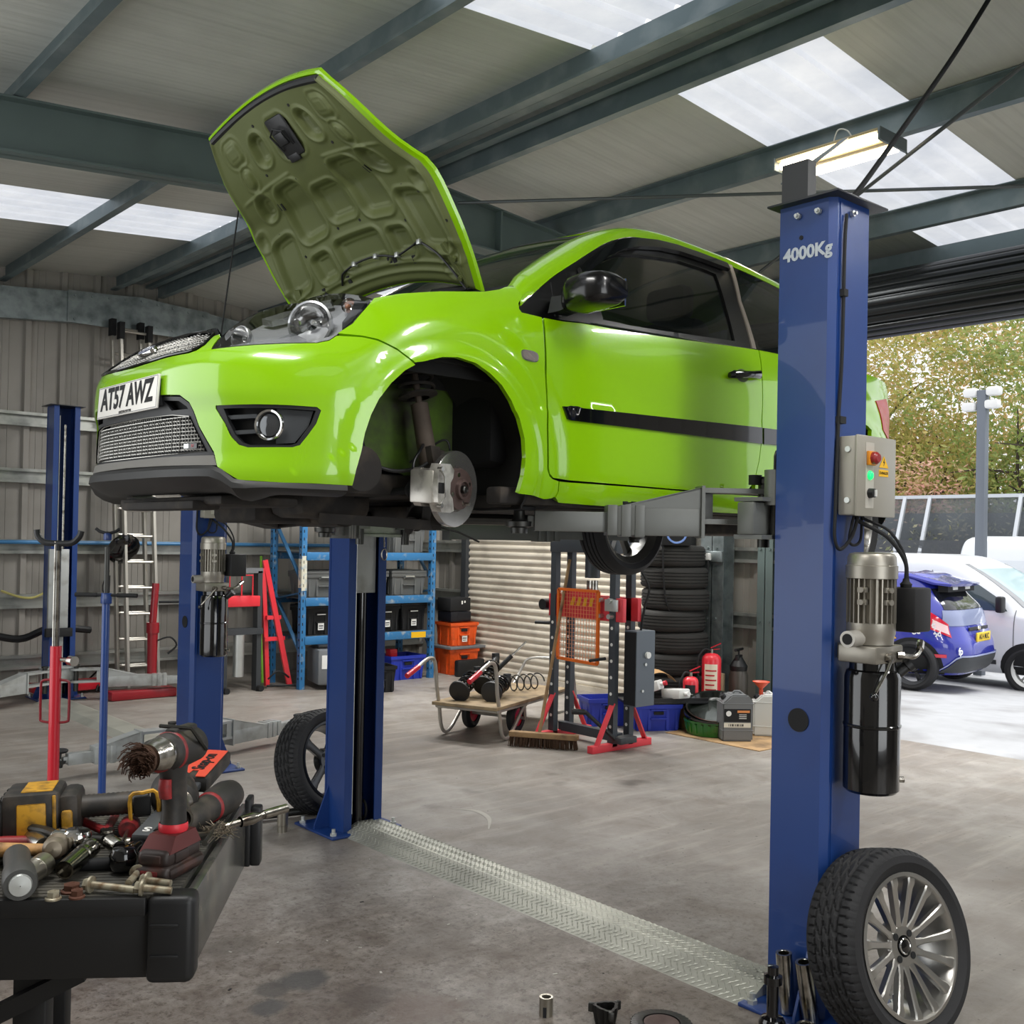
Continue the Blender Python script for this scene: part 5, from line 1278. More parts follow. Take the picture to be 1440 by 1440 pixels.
def arm(t, piv, pad, z, name='swing_arm', material=None, padz=None, stretch=.62, gus=True, rest=True):
    """world-space telescopic arm from a pivot to its lifting pad."""
    material = material or M_arm
    a = Vector((*piv, z)); b = Vector((*pad, z)); L = (b-a).length; u = (b-a).normalized(); s_ = Vector((-u.y, u.x, 0)); up = Vector((0, 0, 1))
    M_ = Matrix(((u.x, s_.x, 0, a.x), (u.y, s_.y, 0, a.y), (0, 0, 1, a.z), (0, 0, 0, 1)))
    h = .105; w = .10; q0 = .24; q1 = L*stretch; mb = MB()
    mb.box((q0, -w/2, -.055), (q1, w/2, -.055+h), .004, M_)
    for k in range(2): mb.box((q1-.11+.05*k, -w/2-.005, -.060), (q1-.075+.05*k, w/2+.005, -.055+h+.005), .002, M_)
    mb.box((q1-.01, -w/2-.006, -.056), (q1+.025, w/2+.006, -.055+h+.004), .002, M_)
    if gus:
        for y_ in (-w/2, w/2-.008): mb.prism([M_ @ Vector(p) for p in ((q0, y_, .045), (q0+.30, y_, .045), (q0, y_, .125))], s_*.008)
        mb.prism([M_ @ Vector(p) for p in ((q0, -w/2, .118), (q0+.30, -w/2, .044), (q0+.30, w/2, .044), (q0, w/2, .118))], up*.007)
    mb.box((q0-.008, -w/2-.012, -.06), (q0+.004, w/2+.012, .13), 0, M_)
    # yoke plates with the rounded ear at the pivot
    for zz in (.105, -.008):
        mb.prism([M_ @ Vector(p) for p in [(q0, -.055, zz), (q0, .055, zz), (.03, .055, zz)]+[(.055*cos(x), .055*sin(x), zz) for x in [radians(90+22.5*i) for i in range(9)]]+[(.03, -.055, zz)]], up*.018)
    mb.box((q0-.06, -.05, .0), (q0, -.042, .11), 0, M_)
    o = wbuild(mb, name, material, t, ang=25)
    mb = MB(); mb.box((q1+.02, -.033, -.045), (L-.055, .033, .028), .003, M_); mb.box((L-.10, -.02, -.03), (L-.03, .02, .01), .003, M_); ex = wbuild(mb, 'extension', material, t, o)
    padz = padz if padz is not None else z+.055
    mb = MB(); mb.lathe([(.001, -.055), (.03, -.055), (.032, -.035), (.048, -.03), (.050, -.012), (.03, -.010), (.022, 0), (.020, padz-z-.02)], (b.x, b.y, z), n=24); pd = wbuild(mb, 'pad_screw', M_dksteel, t, o)
    mb = MB(); mb.lathe([(.001, padz-z-.022), (.058, padz-z-.018), (.062, padz-z-.006), (.055, padz-z), (.001, padz-z)], (b.x, b.y, z), n=28); wbuild(mb, 'lifting_pad', M_blackmt, t, o)
    mb = MB(); mb.cyl(M_ @ Vector((0, 0, -.09)), M_ @ Vector((0, 0, .15)), .022, n=14); mb.cyl(M_ @ Vector((.0, 0, .145)), M_ @ Vector((0, 0, .16)), .032, n=8); wbuild(mb, 'pivot_pin', M_dksteel, t, o)
    return o
def carriage(t, cx, cy, z, sgn, material, hh=.24):
    """block riding in the column, with the arm-lock cylinders; sgn: direction of the bay along y."""
    mb = MB(); mb.box((cx-.065, cy-.07, z-.35), (cx+.065, cy+.07, z+.45), .004); c = wbuild(mb, 'carriage', M_blackmt if material is M_arm else M_armlt, t)
    y1 = cy+sgn*.13
    mb = MB(); mb.box((cx-.17, min(y1, y1+sgn*.07), z-.03), (cx+.17, max(y1, y1+sgn*.07), z+.085), .006); mb.box((cx-.16, min(y1-sgn*.03, y1+sgn*.09), z+.088), (cx+.16, max(y1-sgn*.03, y1+sgn*.09), z+.102)); mb.box((cx-.16, min(y1-sgn*.03, y1+sgn*.09), z-.045), (cx+.16, max(y1-sgn*.03, y1+sgn*.09), z-.03))
    mb.box((cx-.06, min(cy, y1), z-.03), (cx+.06, max(cy, y1), z+.08)); cr = wbuild(mb, 'cross_head', material, t, c)
    return c
A_ = lift_post('blue lift column nearest the camera, marked 4000Kg, with motor and control box', (3.205, 2.037, 0), 0, True)
text('4000Kg', .062, mat('worn_white_lettering', 'b9c0c8', .6, dirt='5a6f94', dirtamt=.15, dscale=60), A_, 'capacity_lettering', frame((-.1212, -.005, 2.60), (0, -1, 0), (0, 0, 1)), bold=.002, sx=1.0)
MB().cyl((-.122, .02, 2.655), (-.119, .02, 2.655), .008, n=12).build('hole', M_blackmt, A_)
carriage(A_, 3.19, 2.06, 1.66, 1, M_arm)
arm(A_, (3.215, 2.285), (2.511, 2.848), 1.675, padz=1.722)
arm(A_, (3.36, 2.26), (4.62, 2.84), 1.675, padz=1.722)
# arm restraint cylinder with its pull ring, standing on the yoke
mb = MB(); mb.cyl((3.115, 2.17, 1.735), (3.115, 2.17, 1.86), .036, n=24); c_ = wbuild(mb, 'arm_lock_housing', M_arm, A_)
mb = MB(); mb.cyl((3.115, 2.17, 1.86), (3.115, 2.17, 1.91), .005, n=8); mb.tube([(3.115, 2.17, 1.91), (3.118, 2.168, 1.925), (3.15, 2.145, 1.935), (3.17, 2.13, 1.935)], .005, n=8); wbuild(mb, 'lock_pin', M_dksteel, A_, c_); wbuild(MB().cyl((3.115, 2.17, 1.62), (3.115, 2.17, 1.74), .013, n=10), 'lock_shaft', M_dksteel, A_, c_)
mb = MB(); mb.cyl((3.18, 2.30, 1.815), (3.18, 2.30, 1.85), .024, n=14); mb.box((3.19, 2.25, 1.82), (3.225, 2.285, 1.845), .004); wbuild(mb, 'lock_gear', M_blackmt, A_, c_)
mb = MB(); mb.box((2.88-.05, 2.60-.02, 1.735), (2.88+.05, 2.60+.02, 1.742)); 
for k in range(5): mb.cyl((2.83+.025*k, 2.62-.018*k, 1.728), (2.83+.025*k, 2.62-.018*k, 1.745), .010, n=8)
wbuild(mb, 'spare_pad_adapters', M_blackmt, A_)
# channel standing on top of the near column, and the lead that runs up to the roof
mb = MB(); mb.prism([(3.10, 2.15, PH), (3.10, 2.045, PH), (3.15, 2.045, PH), (3.15, 2.055, PH), (3.11, 2.055, PH), (3.11, 2.14, PH), (3.15, 2.14, PH), (3.15, 2.15, PH)], (0, 0, .15)); wbuild(mb, 'top_extension_channel', mat('channel_dark', '3b3c3e', .5, .3), A_, flat=True)
B_ = lift_post('blue lift column under the car bonnet, standing at the far end of the checker plate', (3.12, 4.877, 0), pi, False)
carriage(B_, 3.12, 4.86, 1.64, -1, M_armlt)
arm(B_, (3.27, 4.64), (4.62, 4.2), 1.645, padz=1.722, material=mat('arm_dark_grey', '5c605d', .45, .2))  # rear arm in a darker green-grey
arm(B_, (2.98, 4.64), (2.52, 4.22), 1.645, padz=1.722)
mb = MB(); mb.tube([(3.20, 4.74, 1.60), (3.20, 4.735, 1.54)], .004, n=6); mb.tube([(3.20+.018*sin(a), 4.735, 1.50-.03*cos(a)) for a in [2*pi*k/18 for k in range(18)]], .004, n=6, loop=True); wbuild(mb, 'release_cable_loop', M_chromeD, B_)
C_ = lift_post('blue lift column with motor of the further lift, behind the car nose', (3.07, 6.72, 0), 0, True)
carriage(C_, 3.12, 6.74, .12, 1, M_armlt)
arm(C_, (2.98, 6.96), (2.22, 6.95), .13, padz=.19, material=M_armlt, stretch=.68)
arm(C_, (3.2, 6.96), (4.15, 7.25), .13, padz=.19, material=M_armlt, stretch=.7)
D_ = lift_post('blue lift column at far left against the clad wall, without a motor', (3.27, 10.3, 0), pi, False)
carriage(D_, 3.22, 10.28, .22, -1, M_armlt)
mb = MB(); mb.box((3.13, 10.17, .62), (3.31, 10.21, 1.42), .003); wbuild(mb, 'grey_carriage_cover', M_armlt, D_)
mb = MB(); mb.box((3.10, 10.12, .60), (3.34, 10.17, .68), .004); wbuild(mb, 'carriage_stop', M_blackmt, D_)
arm(D_, (3.08, 10.06), (1.9, 9.5), .18, padz=.25, material=M_armlt, stretch=.75)
arm(D_, (3.36, 10.06), (4.35, 9.72), .18, padz=.25, material=M_armlt, stretch=.75)
# diamond pattern cover plates across the bays
def cover(label, x0, x1, y0, y1, name='cover_plate'):
    mb = MB(); h = .052; s_ = (x1-x0)*.33
    sec = [(x0, 0), (x0+s_, h), (x1-s_*.8, h), (x1, 0)]
    mb.loft([[(x, y0, z) for x, z in sec], [(x, y1, z) for x, z in sec]])
    def zt(x):
        if x < x0+s_: return h*(x-x0)/s_
        if x > x1-s_*.8: return h*(x1-x)/(s_*.8)
        return h
    y = y0+.02; k = 0
    while y < y1-.02:
        x = x0+.012+(.014 if k % 2 else 0)
        while x < x1-.012:
            sg = 1 if (int(round((x-x0)/.028))+k) % 2 else -1
            a = Vector((x-.009, y-.009*sg, zt(x-.009)+.0003)); b = Vector((x+.009, y+.009*sg, zt(x+.009)+.0003)); mid = (a+b)/2; n_ = Vector((-(b-a).y, (b-a).x, 0)).normalized()*.0034
            mb.faces([a, mid-n_, b, mid+n_, mid+Vector((0, 0, .0042))], [(0, 1, 4), (1, 2, 4), (2, 3, 4), (3, 0, 4)])
            x += .028
        y += .0155; k += 1
    o = mb.build(name, mat('checker_plate', 'b4b4a9', .45, .5, var=.08, scale=5, dirt='8f8f86', dirtamt=.35, dscale=3), flat=True)
    return tag(o, label, 'cover plate')
cover('long galvanised checker plate between the two columns under the green car', 2.99, 3.32, 2.17, 4.80)
mb = MB(); mb.loft([[(3.0, 7.2, 0), (3.08, 7.2, .03), (3.26, 7.2, .03), (3.34, 7.2, 0)], [(3.0, 10.1, 0), (3.08, 10.1, .03), (3.26, 10.1, .03), (3.34, 10.1, 0)]])
tag(mb.build('cover_plate', MATS['checker_plate'], flat=True), 'plain grey cover plate on the floor between the two further lift columns', 'cover plate')
# ================================================================ THINGS ROUND THE WORKSHOP
def W(name, label, cat, loc, rz=0., group=None): return thing(name, label, cat, loc, rz, group)
# --- ceiling batten light, two tubes
lt = W('ceiling_light', 'twin-tube ceiling light, lit, hung under the purlin beside the near lift column', 'ceiling light', (5.43, 3.38, 3.91), radians(90))
mb = MB(); mb.box((-.34, -.14, 0), (.34, .14, .018), .004); mb.box((-.34, -.03, -.03), (.34, .03, 0), .006); mb.build('light_body', mat('light_body_cream', 'c9b48a', .5), lt)
for s_ in (-1, 1):
    mb = MB(); mb.cyl((-.315, s_*.11, -.028), (.315, s_*.11, -.028), .024, n=16); mb.build('light_tube', mat('lit_tube', 'fff0d4', .4, emit=LAMP_STRENGTH), lt)
for s_ in (-1, 1):
    mb = MB(); mb.box((s_*.345-.008, -.15, -.055), (s_*.345+.008, .15, .02), .003); mb.tube([(s_*.345, -.15, -.05), (s_*.345, -.165, -.06)], .006, n=6); mb.build('end_bracket', M_galvdk, lt)
mb = MB(); mb.tube(smooth([(-.15, .08, .01), (-.12, .10, .07), (-.06, .10, .09), (-.02, .08, .04)], 5), .004, n=6); mb.build('flex', M_white, lt)
o = MB().tube(smooth([(3.22, 2.0, 2.79), (3.35, 2.01, 2.86), (3.7, 2.02, 3.2), (4.1, 2.03, 3.6), (4.47, 2.04, 4.0)], 6), .010, n=8).build('roof_cable', M_blackmt); tag(o, 'black cable rising from the near lift column to the roof', 'cable')
o = MB().bar((3.55, 2.45, 3.05), (5.2, 3.19, 3.88), .03, .006).build('bracing_strap', M_galvdk); tag(o, 'flat grey bracing strap rising beside the black cable to the purlin', 'strap')

# --- tyre stack in the corner by the shutter
tb = None
labs = ['worn black tyre at the top of the tall stack', 'black tyre second from the top of the tall stack', 'black tyre third from the top of the tall stack', 'black tyre fourth from the top of the tall stack', 'black tyre fifth from the top of the tall stack', 'black tyre sixth from the top, behind the fire extinguisher', 'black tyre second from the bottom of the tall stack', 'black tyre at the bottom of the tall stack, on the floor']
for i in range(8):
    lb = labs[7-i]; dx = [0, .012, -.01, .008, -.012, .01, .0, -.02][i]
    if tb is None:
        tb = thing('tyre', lb, 'tyre', (7.45, 6.27, .098), rot=(pi/2, 0, 0), group='stacked tyres by the shutter')
        tyre_mesh(.31, .195, .215, n=64).build('tyre_carcass', M_rubdusty, tb)
        last = tb
    else: copy_tree(tb, None, lb, (7.45+dx, 6.27-dx, .098+.196*i), (pi/2, 0, i*.7))
# round blue-rimmed speaker box on the stack
sp = W('speaker_box', 'black box with a blue ring standing on the tall tyre stack', 'speaker', (7.27, 6.12, 1.566), radians(-40))
mb = MB(); mb.box((-.13, -.10, 0), (.13, .10, .22), .008); mb.build('cabinet', M_blackmt, sp)
mb = MB(); mb.lathe([(.075, 0), (.082, .006), (.092, .006), (.095, 0)], (0, -.10, .11), (0, -1, 0), n=32); mb.build('blue_ring', mat('blue_ring', '6f8fd0', .4), sp)
mb = MB(); mb.lathe([(.075, 0), (.03, -.02), (.001, -.012)], (0, -.102, .11), (0, -1, 0), n=32); mb.build('cone', M_black, sp)

# --- fire extinguishers
def extinguisher(label, loc, r, h, big, rz):
    t = W('fire_extinguisher', label, 'fire extinguisher', loc, rz)
    mb = MB(); mb.lathe([(.001, 0), (r*.92, 0), (r, .01), (r, h-r*.7), (r*.9, h-r*.35), (r*.6, h-r*.08), (r*.25, h), (.001, h)], n=32); bd = mb.build('cylinder_body', M_redbr, t)
    mb = MB(); mb.lathe([(r*1.0, .012), (r*1.03, .004), (r*1.03, 0), (.9*r, 0)], n=32); mb.build('foot_ring', M_blackmt, t)
    mb = MB(); a0, a1 = radians(-150), radians(-70); z0, z1 = h*.16, h*.78
    def arcp(a0, a1, z0, z1, rr, n=10):
        V = []; 
        for k in range(n+1):
            a = a0+(a1-a0)*k/n; V += [(rr*cos(a), rr*sin(a), z0), (rr*cos(a), rr*sin(a), z1)]
        return V, [(2*k, 2*k+2, 2*k+3, 2*k+1) for k in range(n)]
    V, Fc = arcp(a0, a1, z0, z1 if big else h*.7, r+.0015); mb.faces(V, Fc); lb = mb.build('label_panel', mat('cream_label', 'e6dcc6', .5) if big else M_black, bd)
    mb = MB()
    for i in range(5 if big else 2):
        mb = MB(); zz = z0+(z1-z0)*(.12+.16*i); V, Fc = arcp(a0+.12, a1-.12-.2*(i % 2), zz, zz+.012*(h/.4), r+.0025, 6); mb.faces(V, Fc); mb.build('label_print', M_red if big else M_white, lb)
    mb = MB(); mb.cyl((0, 0, h-.01), (0, 0, h+.035), .014, n=12); mb.build('valve', M_chromeD, t)
    mb = MB(); mb.bar((-.01, 0, h+.03), (.075, .01, h+.035), .016, .006); mb.bar((-.01, 0, h+.045), (.085, .01, h+.085), .016, .006); mb.build('squeeze_handle', M_red, t)
    mb = MB(); mb.tube(smooth([(-.01, 0, h+.02), (-r*.8, 0, h+.03), (-r*1.5, -.01, h-.06), (-r*1.4, -.01, h*.5), (-r*1.15, -.01, h*.3)], 6), .009, n=8); mb.build('hose', M_blackmt, t)
extinguisher('large red fire extinguisher with a cream instruction label, against the steel column', (7.42, 5.80, .20), .085, .42, True, radians(-35))
extinguisher('small red fire extinguisher in front of the tyre stack, beside the larger one', (7.10, 5.77, .215), .066, .225, False, radians(-35))
tag(MB().box((7.22, 5.62, 0), (7.58, 6.0, .19), .01).box((6.98, 5.66, 0), (7.21, 5.88, .205), .01).build('timber_block', M_wood), 'low timber blocks under the two fire extinguishers', 'block')

# --- crates
def crate(label, loc, rz, L_, Wd, h, material, name='storage_crate', lid=None, group=None, sticker=True, hand=True):
    t = W(name, label, 'crate', loc, rz, group)
    mb = MB(); tp = .025
    def ring(z, g_): return [(-L_/2+g_, -Wd/2+g_, z), (L_/2-g_, -Wd/2+g_, z), (L_/2-g_, Wd/2-g_, z), (-L_/2+g_, Wd/2-g_, z)]
    mb.loft([ring(0, tp), ring(h, 0), ring(h, .012), ring(.012, tp+.012)], cap=False); mb.faces(ring(.006, tp), [(0, 1, 2, 3)])
    mb.loft([ring(h-.035, -.008), ring(h, -.010), ring(h, .01), ring(h-.035, .004)], cap=False)
    for s_ in (-1, 1):
        for k in range(-2, 3):
            if k == 0: continue
            x = k*L_*.2; mb.box((x-.012, s_*(Wd/2-tp*.6)-.010, .01), (x+.012, s_*(Wd/2-tp*.2)+.008, h-.03))
        mb.box((-L_*.18, s_*(Wd/2)-.014, h*.45), (L_*.18, s_*(Wd/2)+.008, h*.50)); mb.box((-L_*.18, s_*(Wd/2)-.014, h*.78), (L_*.18, s_*(Wd/2)+.008, h*.82))
        for y in (-Wd*.25, Wd*.25): mb.box((s_*(L_/2-tp*.6)-.010, y-.012, .01), (s_*(L_/2-tp*.2)+.008, y+.012, h-.03))
    mb.build('tub', material, t)
    if hand: MB().box((-L_*.11, -Wd/2-.006, h*.62), (L_*.11, -Wd/2+.004, h*.74), .004).build('hand_hole', M_blackmt, t)
    if sticker:
        st_ = MB().box((-.035, -Wd/2+tp*.35-.018, h*.18), (.035, -Wd/2+tp*.35-.012, h*.45)).build('sticker', M_white, t)
        MB().box((-.025, -Wd/2+tp*.35-.020, h*.24), (.02, -Wd/2+tp*.35-.018, h*.27)).box((-.025, -Wd/2+tp*.35-.020, h*.32), (.025, -Wd/2+tp*.35-.018, h*.36)).build('sticker_print', M_dkgrey, st_)
    if lid:
        MB().box((-L_/2-.012, -Wd/2-.012, h), (L_/2+.012, Wd/2+.012, h+.03), .008).box((-L_/2+.03, -Wd/2+.03, h+.03), (L_/2-.03, Wd/2-.03, h+.04), .004).build('lid', lid, t)
    return t
q = radians(28)
# --- blue crate with white bottles beside the press
crate('blue plastic crate in front of the drain tubs, bottles lying across its black lid', (6.80, 5.93, 0), radians(-30), .40, .30, .225, M_bluecr, name='plastic_crate', sticker=False)
tag(MB().box((-.30, -.17, 0), (.42, .17, .022), .004).box((-.30, -.17, .022), (.42, -.155, .05)).box((-.30, .155, .022), (.42, .17, .05)).build('slotted_tray', M_black), 'black slotted tray lying across the blue crate and the block', 'tray', loc=(6.82, 5.93, .227), rot=(0, 0, radians(-30)))
crate('blue plastic crate behind the press frame, half hidden by the uprights', (6.60, 6.32, 0), radians(-25), .38, .28, .24, M_bluecr, name='plastic_crate', sticker=False)
M_bottle = mat('translucent_bottle', 'd9dad6', .3, alpha=.95, spec=.6)
def bottle(label, loc, rot, red=False, sc=1.):
    t = thing('oil_bottle', label, 'bottle', loc, rot=rot)
    mb = MB(); mb.box((-.055*sc, -.035*sc, 0), (.055*sc, .035*sc, .21*sc), .014); mb.cyl((0, 0, .205*sc), (0, 0, .235*sc), .017, n=14); mb.build('bottle_body', M_bottle, t)
    MB().cyl((0, 0, .232*sc), (0, 0, .255*sc), .020, n=14).build('cap', M_red if red else M_white, t)
    MB().box((-.045*sc, -.0365*sc, .04), (.045*sc, -.034*sc, .15*sc)).build('bottle_label', mat('red_print_label', 'e0757a', .5) if red else M_white, t)
bottle('white bottle with a red printed label lying on the tray beside the pump box', (6.57, 5.93, .33), (radians(70), 0, radians(20)), True, 1.15)
bottle('clear white bottle lying on the tray under the brown cardboard', (6.90, 5.87, .30), (radians(84), 0, radians(-10)), False, 1.15)
mb = MB(); V = []; n = 12
for i in range(n+1):
    a = radians(160-130*i/n); V += [(.16*cos(a), -.13, .16*sin(a)), (.16*cos(a), .13, .16*sin(a))]
mb.faces(V, [(2*k, 2*k+2, 2*k+3, 2*k+1) for k in range(n)]); mb.faces([(-.13, -.13, .08), (-.13, .13, .08), (-.10, .13, -.02), (-.10, -.13, -.02)], [(0, 1, 2, 3)])
tag(mb.build('cardboard_piece', mat('cardboard', 'b08a5c', .8, var=.1)), 'curled brown cardboard piece resting over the white bottles', 'cardboard', loc=(6.90, 5.98, .32), rot=(0, 0, radians(-35)))
# --- drain tubs: green round one with two dark ones tilted in it
def tub(label, loc, rot, r, h, material, name='drain_tub'):
    mb = MB(); n = 48
    prof = [(.001, .006), (r*.86, .006), (r*.90, .02), (r*.97, h), (r*1.04, h+.004), (r*1.04, h-.012), (r*.99, h-.014), (r*.93, .0), (.001, 0)]
    mb.lathe(prof, n=n)
    for k in range(n//2):
        a = 4*pi*k/n; u = Vector((cos(a), sin(a), 0)); mb.bar(u*(r*.95)+Vector((0, 0, .02)), u*(r*1.0)+Vector((0, 0, h-.02)), .02, .008, up=u)
    return tag(mb.build(name, material, ang=40), label, 'drain tub', loc=loc, rot=rot)
tub('green ribbed round drain tub standing on the cardboard sheet', (7.02, 5.46, .008), (0, 0, 0), .235, .115, mat('green_tub', '1f6a1e', .3, coat=.4, var=.3, scale=12))
tub('dark oily round drain tub tilted inside the green one', (7.02, 5.46, .115), (radians(8), radians(-10), 0), .235, .075, mat('black_tub', '101511', .2, coat=.5))
tub('black shallow drain tub leaning on top of the other tubs', (7.06, 5.48, .185), (radians(14), radians(-20), 0), .23, .05, MATS['black_tub'])
tag(MB().box((6.72, 4.78, 0), (7.5, 5.72, .006)).build('cardboard_sheet', mat('cardboard_sheet', 'a8885f', .8, var=.15, dirt='5c4a36', dirtamt=.4, dscale=6)), 'flattened brown cardboard sheet on the floor under the oil cans', 'cardboard')
# --- jerry cans
def jerry(label, loc, rz, w, d, h, material, dark=True, rot=None, lab=True):
    t = thing('oil_can', label, 'oil can', loc, rz, rot=rot)
    mb = MB(); c = .035
    mb.loft([[(x, -d/2, z) for x, z in o_] for o_ in [[(-w/2, 0), (w/2, 0), (w/2, h-.05), (w/2-.04, h), (-w/2+.075, h), (-w/2, h-.07)]]*1]+[[(x, d/2, z) for x, z in [(-w/2, 0), (w/2, 0), (w/2, h-.05), (w/2-.04, h), (-w/2+.075, h), (-w/2, h-.07)]]])
    es = [e for e in mb.bm.edges]; bmesh.ops.bevel(mb.bm, geom=es, offset=.012, segments=2, affect='EDGES')
    for zz in (h*.22, h*.80): mb.box((-w/2-.003, -d/2-.003, zz), (w/2+.003, d/2+.003, zz+.008), .003)
    mb.box((w/2-.008, -d*.32, .02), (w/2+.006, -d*.22, h-.06), .003); mb.box((w/2-.008, d*.22, .02), (w/2+.006, d*.32, h-.06), .003)
    mb.build('can_body', material, t)
    mb = MB(); mb.tube([(-w/2+.10, 0, h-.005), (-w/2+.12, 0, h+.018), (w/2-.09, 0, h+.018), (w/2-.06, 0, h-.005)], .010, n=8); mb.build('carry_handle', material, t)
    MB().cyl((-w/2+.035, 0, h-.035), (-w/2+.018, 0, h-.012), .024, n=16).build('cap', M_black, t)
    if lab:
        lp = MB().box((-w/2+.012, -d/2-.0025, h*.42), (w/2-.02, -d/2, h*.70)).build('front_label', M_blackmt if dark else M_white, t)
        MB().box((-w*.02, -d/2-.004, h*.62), (w/2-.03, -d/2-.002, h*.67)).build('orange_panel', mat('pale_orange', 'd98a4c', .5), lp)
        MB().lathe([(.022, 0), (.001, .001)], (-w/2+.05, -d/2-.0027, h*.60), (0, -1, 0), n=20).build('label_disc', M_white, lp)
        mb = MB()
        for k in range(3): mb.box((w*.04, -d/2-.004, h*(.57-.04*k)), (w*.28, -d/2-.002, h*(.57-.04*k)+.005))
        mb.build('label_print', M_white, lp)
        l2 = MB().box((-w/2+.012, -d/2-.0025, h*.30), (w/2-.02, -d/2, h*.40)).build('lower_label', mat('cream_label2', 'd8d3c4', .5), t)
        mb = MB()
        for k in range(9): mb.box((-w*.3+k*w*.055, -d/2-.004, h*.325), (-w*.3+k*w*.055+.004+.003*(k % 3), -d/2-.002, h*.375))
        mb.build('barcode', M_blackmt, l2)
M_can = mat('grey_oil_can', '6a6c6d', .4, var=.05)
jerry('large grey oil can with a black label, at the front of the cardboard sheet', (6.95, 5.19, .007), radians(-38), .25, .20, .37, M_can)
jerry('translucent pale can leaning behind the large grey oil can', (7.34, 5.16, .007), radians(-50), .22, .17, .34, M_bottle, lab=False)
jerry('dirty grey can with a torn white label beside the near lift column', (7.42, 4.86, .007), radians(-38), .22, .17, .35, mat('dirty_can', '77787a', .5, dirt='3e3e3e', dirtamt=.5, dscale=12), dark=False)
mb = MB(); mb.lathe([(.07, .07), (.072, .075), (.066, .070), (.012, .012), (.010, -.06), (.014, -.06), (.018, .008)], n=24)
tag(mb.build('funnel', mat('orange_funnel', 'cf4a26', .5)), 'orange funnel standing on the pale can', 'funnel', loc=(7.32, 5.20, .37))
# pump sprayer by the column
t = W('pump_sprayer', 'dark hand pump sprayer standing beside the green-grey column', 'sprayer', (7.68, 5.70, 0), .3)
mb = MB(); mb.lathe([(.001, 0), (.075, 0), (.085, .02), (.085, .42), (.07, .46), (.001, .47)], n=24); mb.build('tank', mat('smoky_tank', '4a4640', .4, var=.3, scale=6), t)
MB().lathe([(.075, .46), (.08, .50), (.05, .55), (.03, .58), (.001, .58)], n=20).box((-.05, -.02, .5), (.05, .02, .60), .01).build('pump_head', M_black, t)
MB().cyl((-.09, 0, .645), (.09, 0, .645), .013, n=10).cyl((0, 0, .57), (0, 0, .645), .008, n=8).build('pump_handle', M_black, t)
tag(MB().box((-.02, -.04, 0), (.02, .04, .42)).build('timber_offcut', mat('pale_timber', 'c9b596', .7)), 'pale timber offcut standing upright beside the sprayer', 'timber', loc=(7.62, 5.86, 0), rot=(0, 0, .3))
# socket box and lead on the column
t = W('power_socket', 'grey socket box with a plug on the steel column beside the tyres', 'socket', (7.70, 6.05, 1.47))
MB().box((-.01, -.13, -.05), (.02, .13, .05), .006).build('box', M_galv, t); MB().box((-.05, -.02, -.035), (-.01, .07, .03), .008).build('plug', M_white, t)
MB().box((-.005, .13, -.015), (.01, .30, .015)).build('conduit', M_zinc, t)
o = MB().tube(smooth([(7.64, 6.03, 1.44), (7.60, 6.02, 1.2), (7.5, 6.05, .98), (7.35, 6.1, .90), (7.2, 6.12, 1.0), (7.14, 6.13, 1.25), (7.13, 6.14, 1.6)], 6), .009, n=6).build('extension_lead', M_blackmt); tag(o, 'black lead looping from the column socket to the tyre stack', 'lead')

# --- hydraulic shop press
M_prs = mat('press_grey', '3f444a', .5, .2, var=.08)
M_pred = mat('press_red', 'd63a44', .45, var=.06)
pr = W('shop_press', 'grey and red workshop press with an orange mesh guard, beside the barrow', 'press', (5.92, 5.82, 0))
hw = .33
def hole_up(x, y):
    mb = MB(); mb.box((x-.025, y-.030, .03), (x+.025, y+.030, 1.62)); o = mb.build('upright', M_prs, pr, flat=True)
    for k in range(7): MB().cyl((x-.027, y, .18+.125*k), (x-.0255, y, .18+.125*k), .013, n=12).build('pin_hole', M_white, o)
for y in (hw, -hw):
    for x in (-.09, .09): hole_up(x, y)
for y in (hw, -hw):
    MB().box((-.33, y-.03, 0), (.33, y+.03, .055), .004).build('foot', M_pred, pr)
    for s_ in (-1, 1):
        MB().bar((s_*.27, y-.01, .05), (s_*.10, y-.01, .36), .012, .045, up=(0, 1, 0)).build('foot_brace', M_pred, pr)
MB().box((-.03, -hw, .05), (.03, hw, .12)).build('lower_rail', M_prs, pr)
MB().box((-.12, -hw-.04, 1.50), (.12, hw+.04, 1.62), .004).build('top_beam', M_prs, pr)
for x in (-.085, .085): MB().box((x-.02, -hw-.10, .98), (x+.02, hw+.06, 1.16), .004).build('press_bed', M_pred, pr)
MB().cyl((0, 0, 1.16), (0, 0, 1.28), .045, n=20).build('ram_block', M_chromeD, pr); MB().cyl((0, 0, 1.3), (0, 0, 1.5), .06, n=20).build('ram', M_prs, pr)
for z in (1.02, 1.14): 
    MB().cyl((-.16, -hw+.0, z), (-.11, -hw+.0, z), .02, n=10).cyl((-.15, -.22, z), (-.10, -.22, z), .016, n=10).build('bed_pin', M_zinc, pr)
MB().cyl((-.14, hw+.10, 1.07), (.0, hw+.10, 1.07), .045, n=16).cyl((-.16, hw+.16, .92), (-.1, hw+.05, .92), .014, n=10).build('winch', M_black, pr)
MB().box((-.14, -hw-.07, 1.06), (-.12, -hw+.06, 1.15), .004).build('silver_bracket', M_zinc, pr)
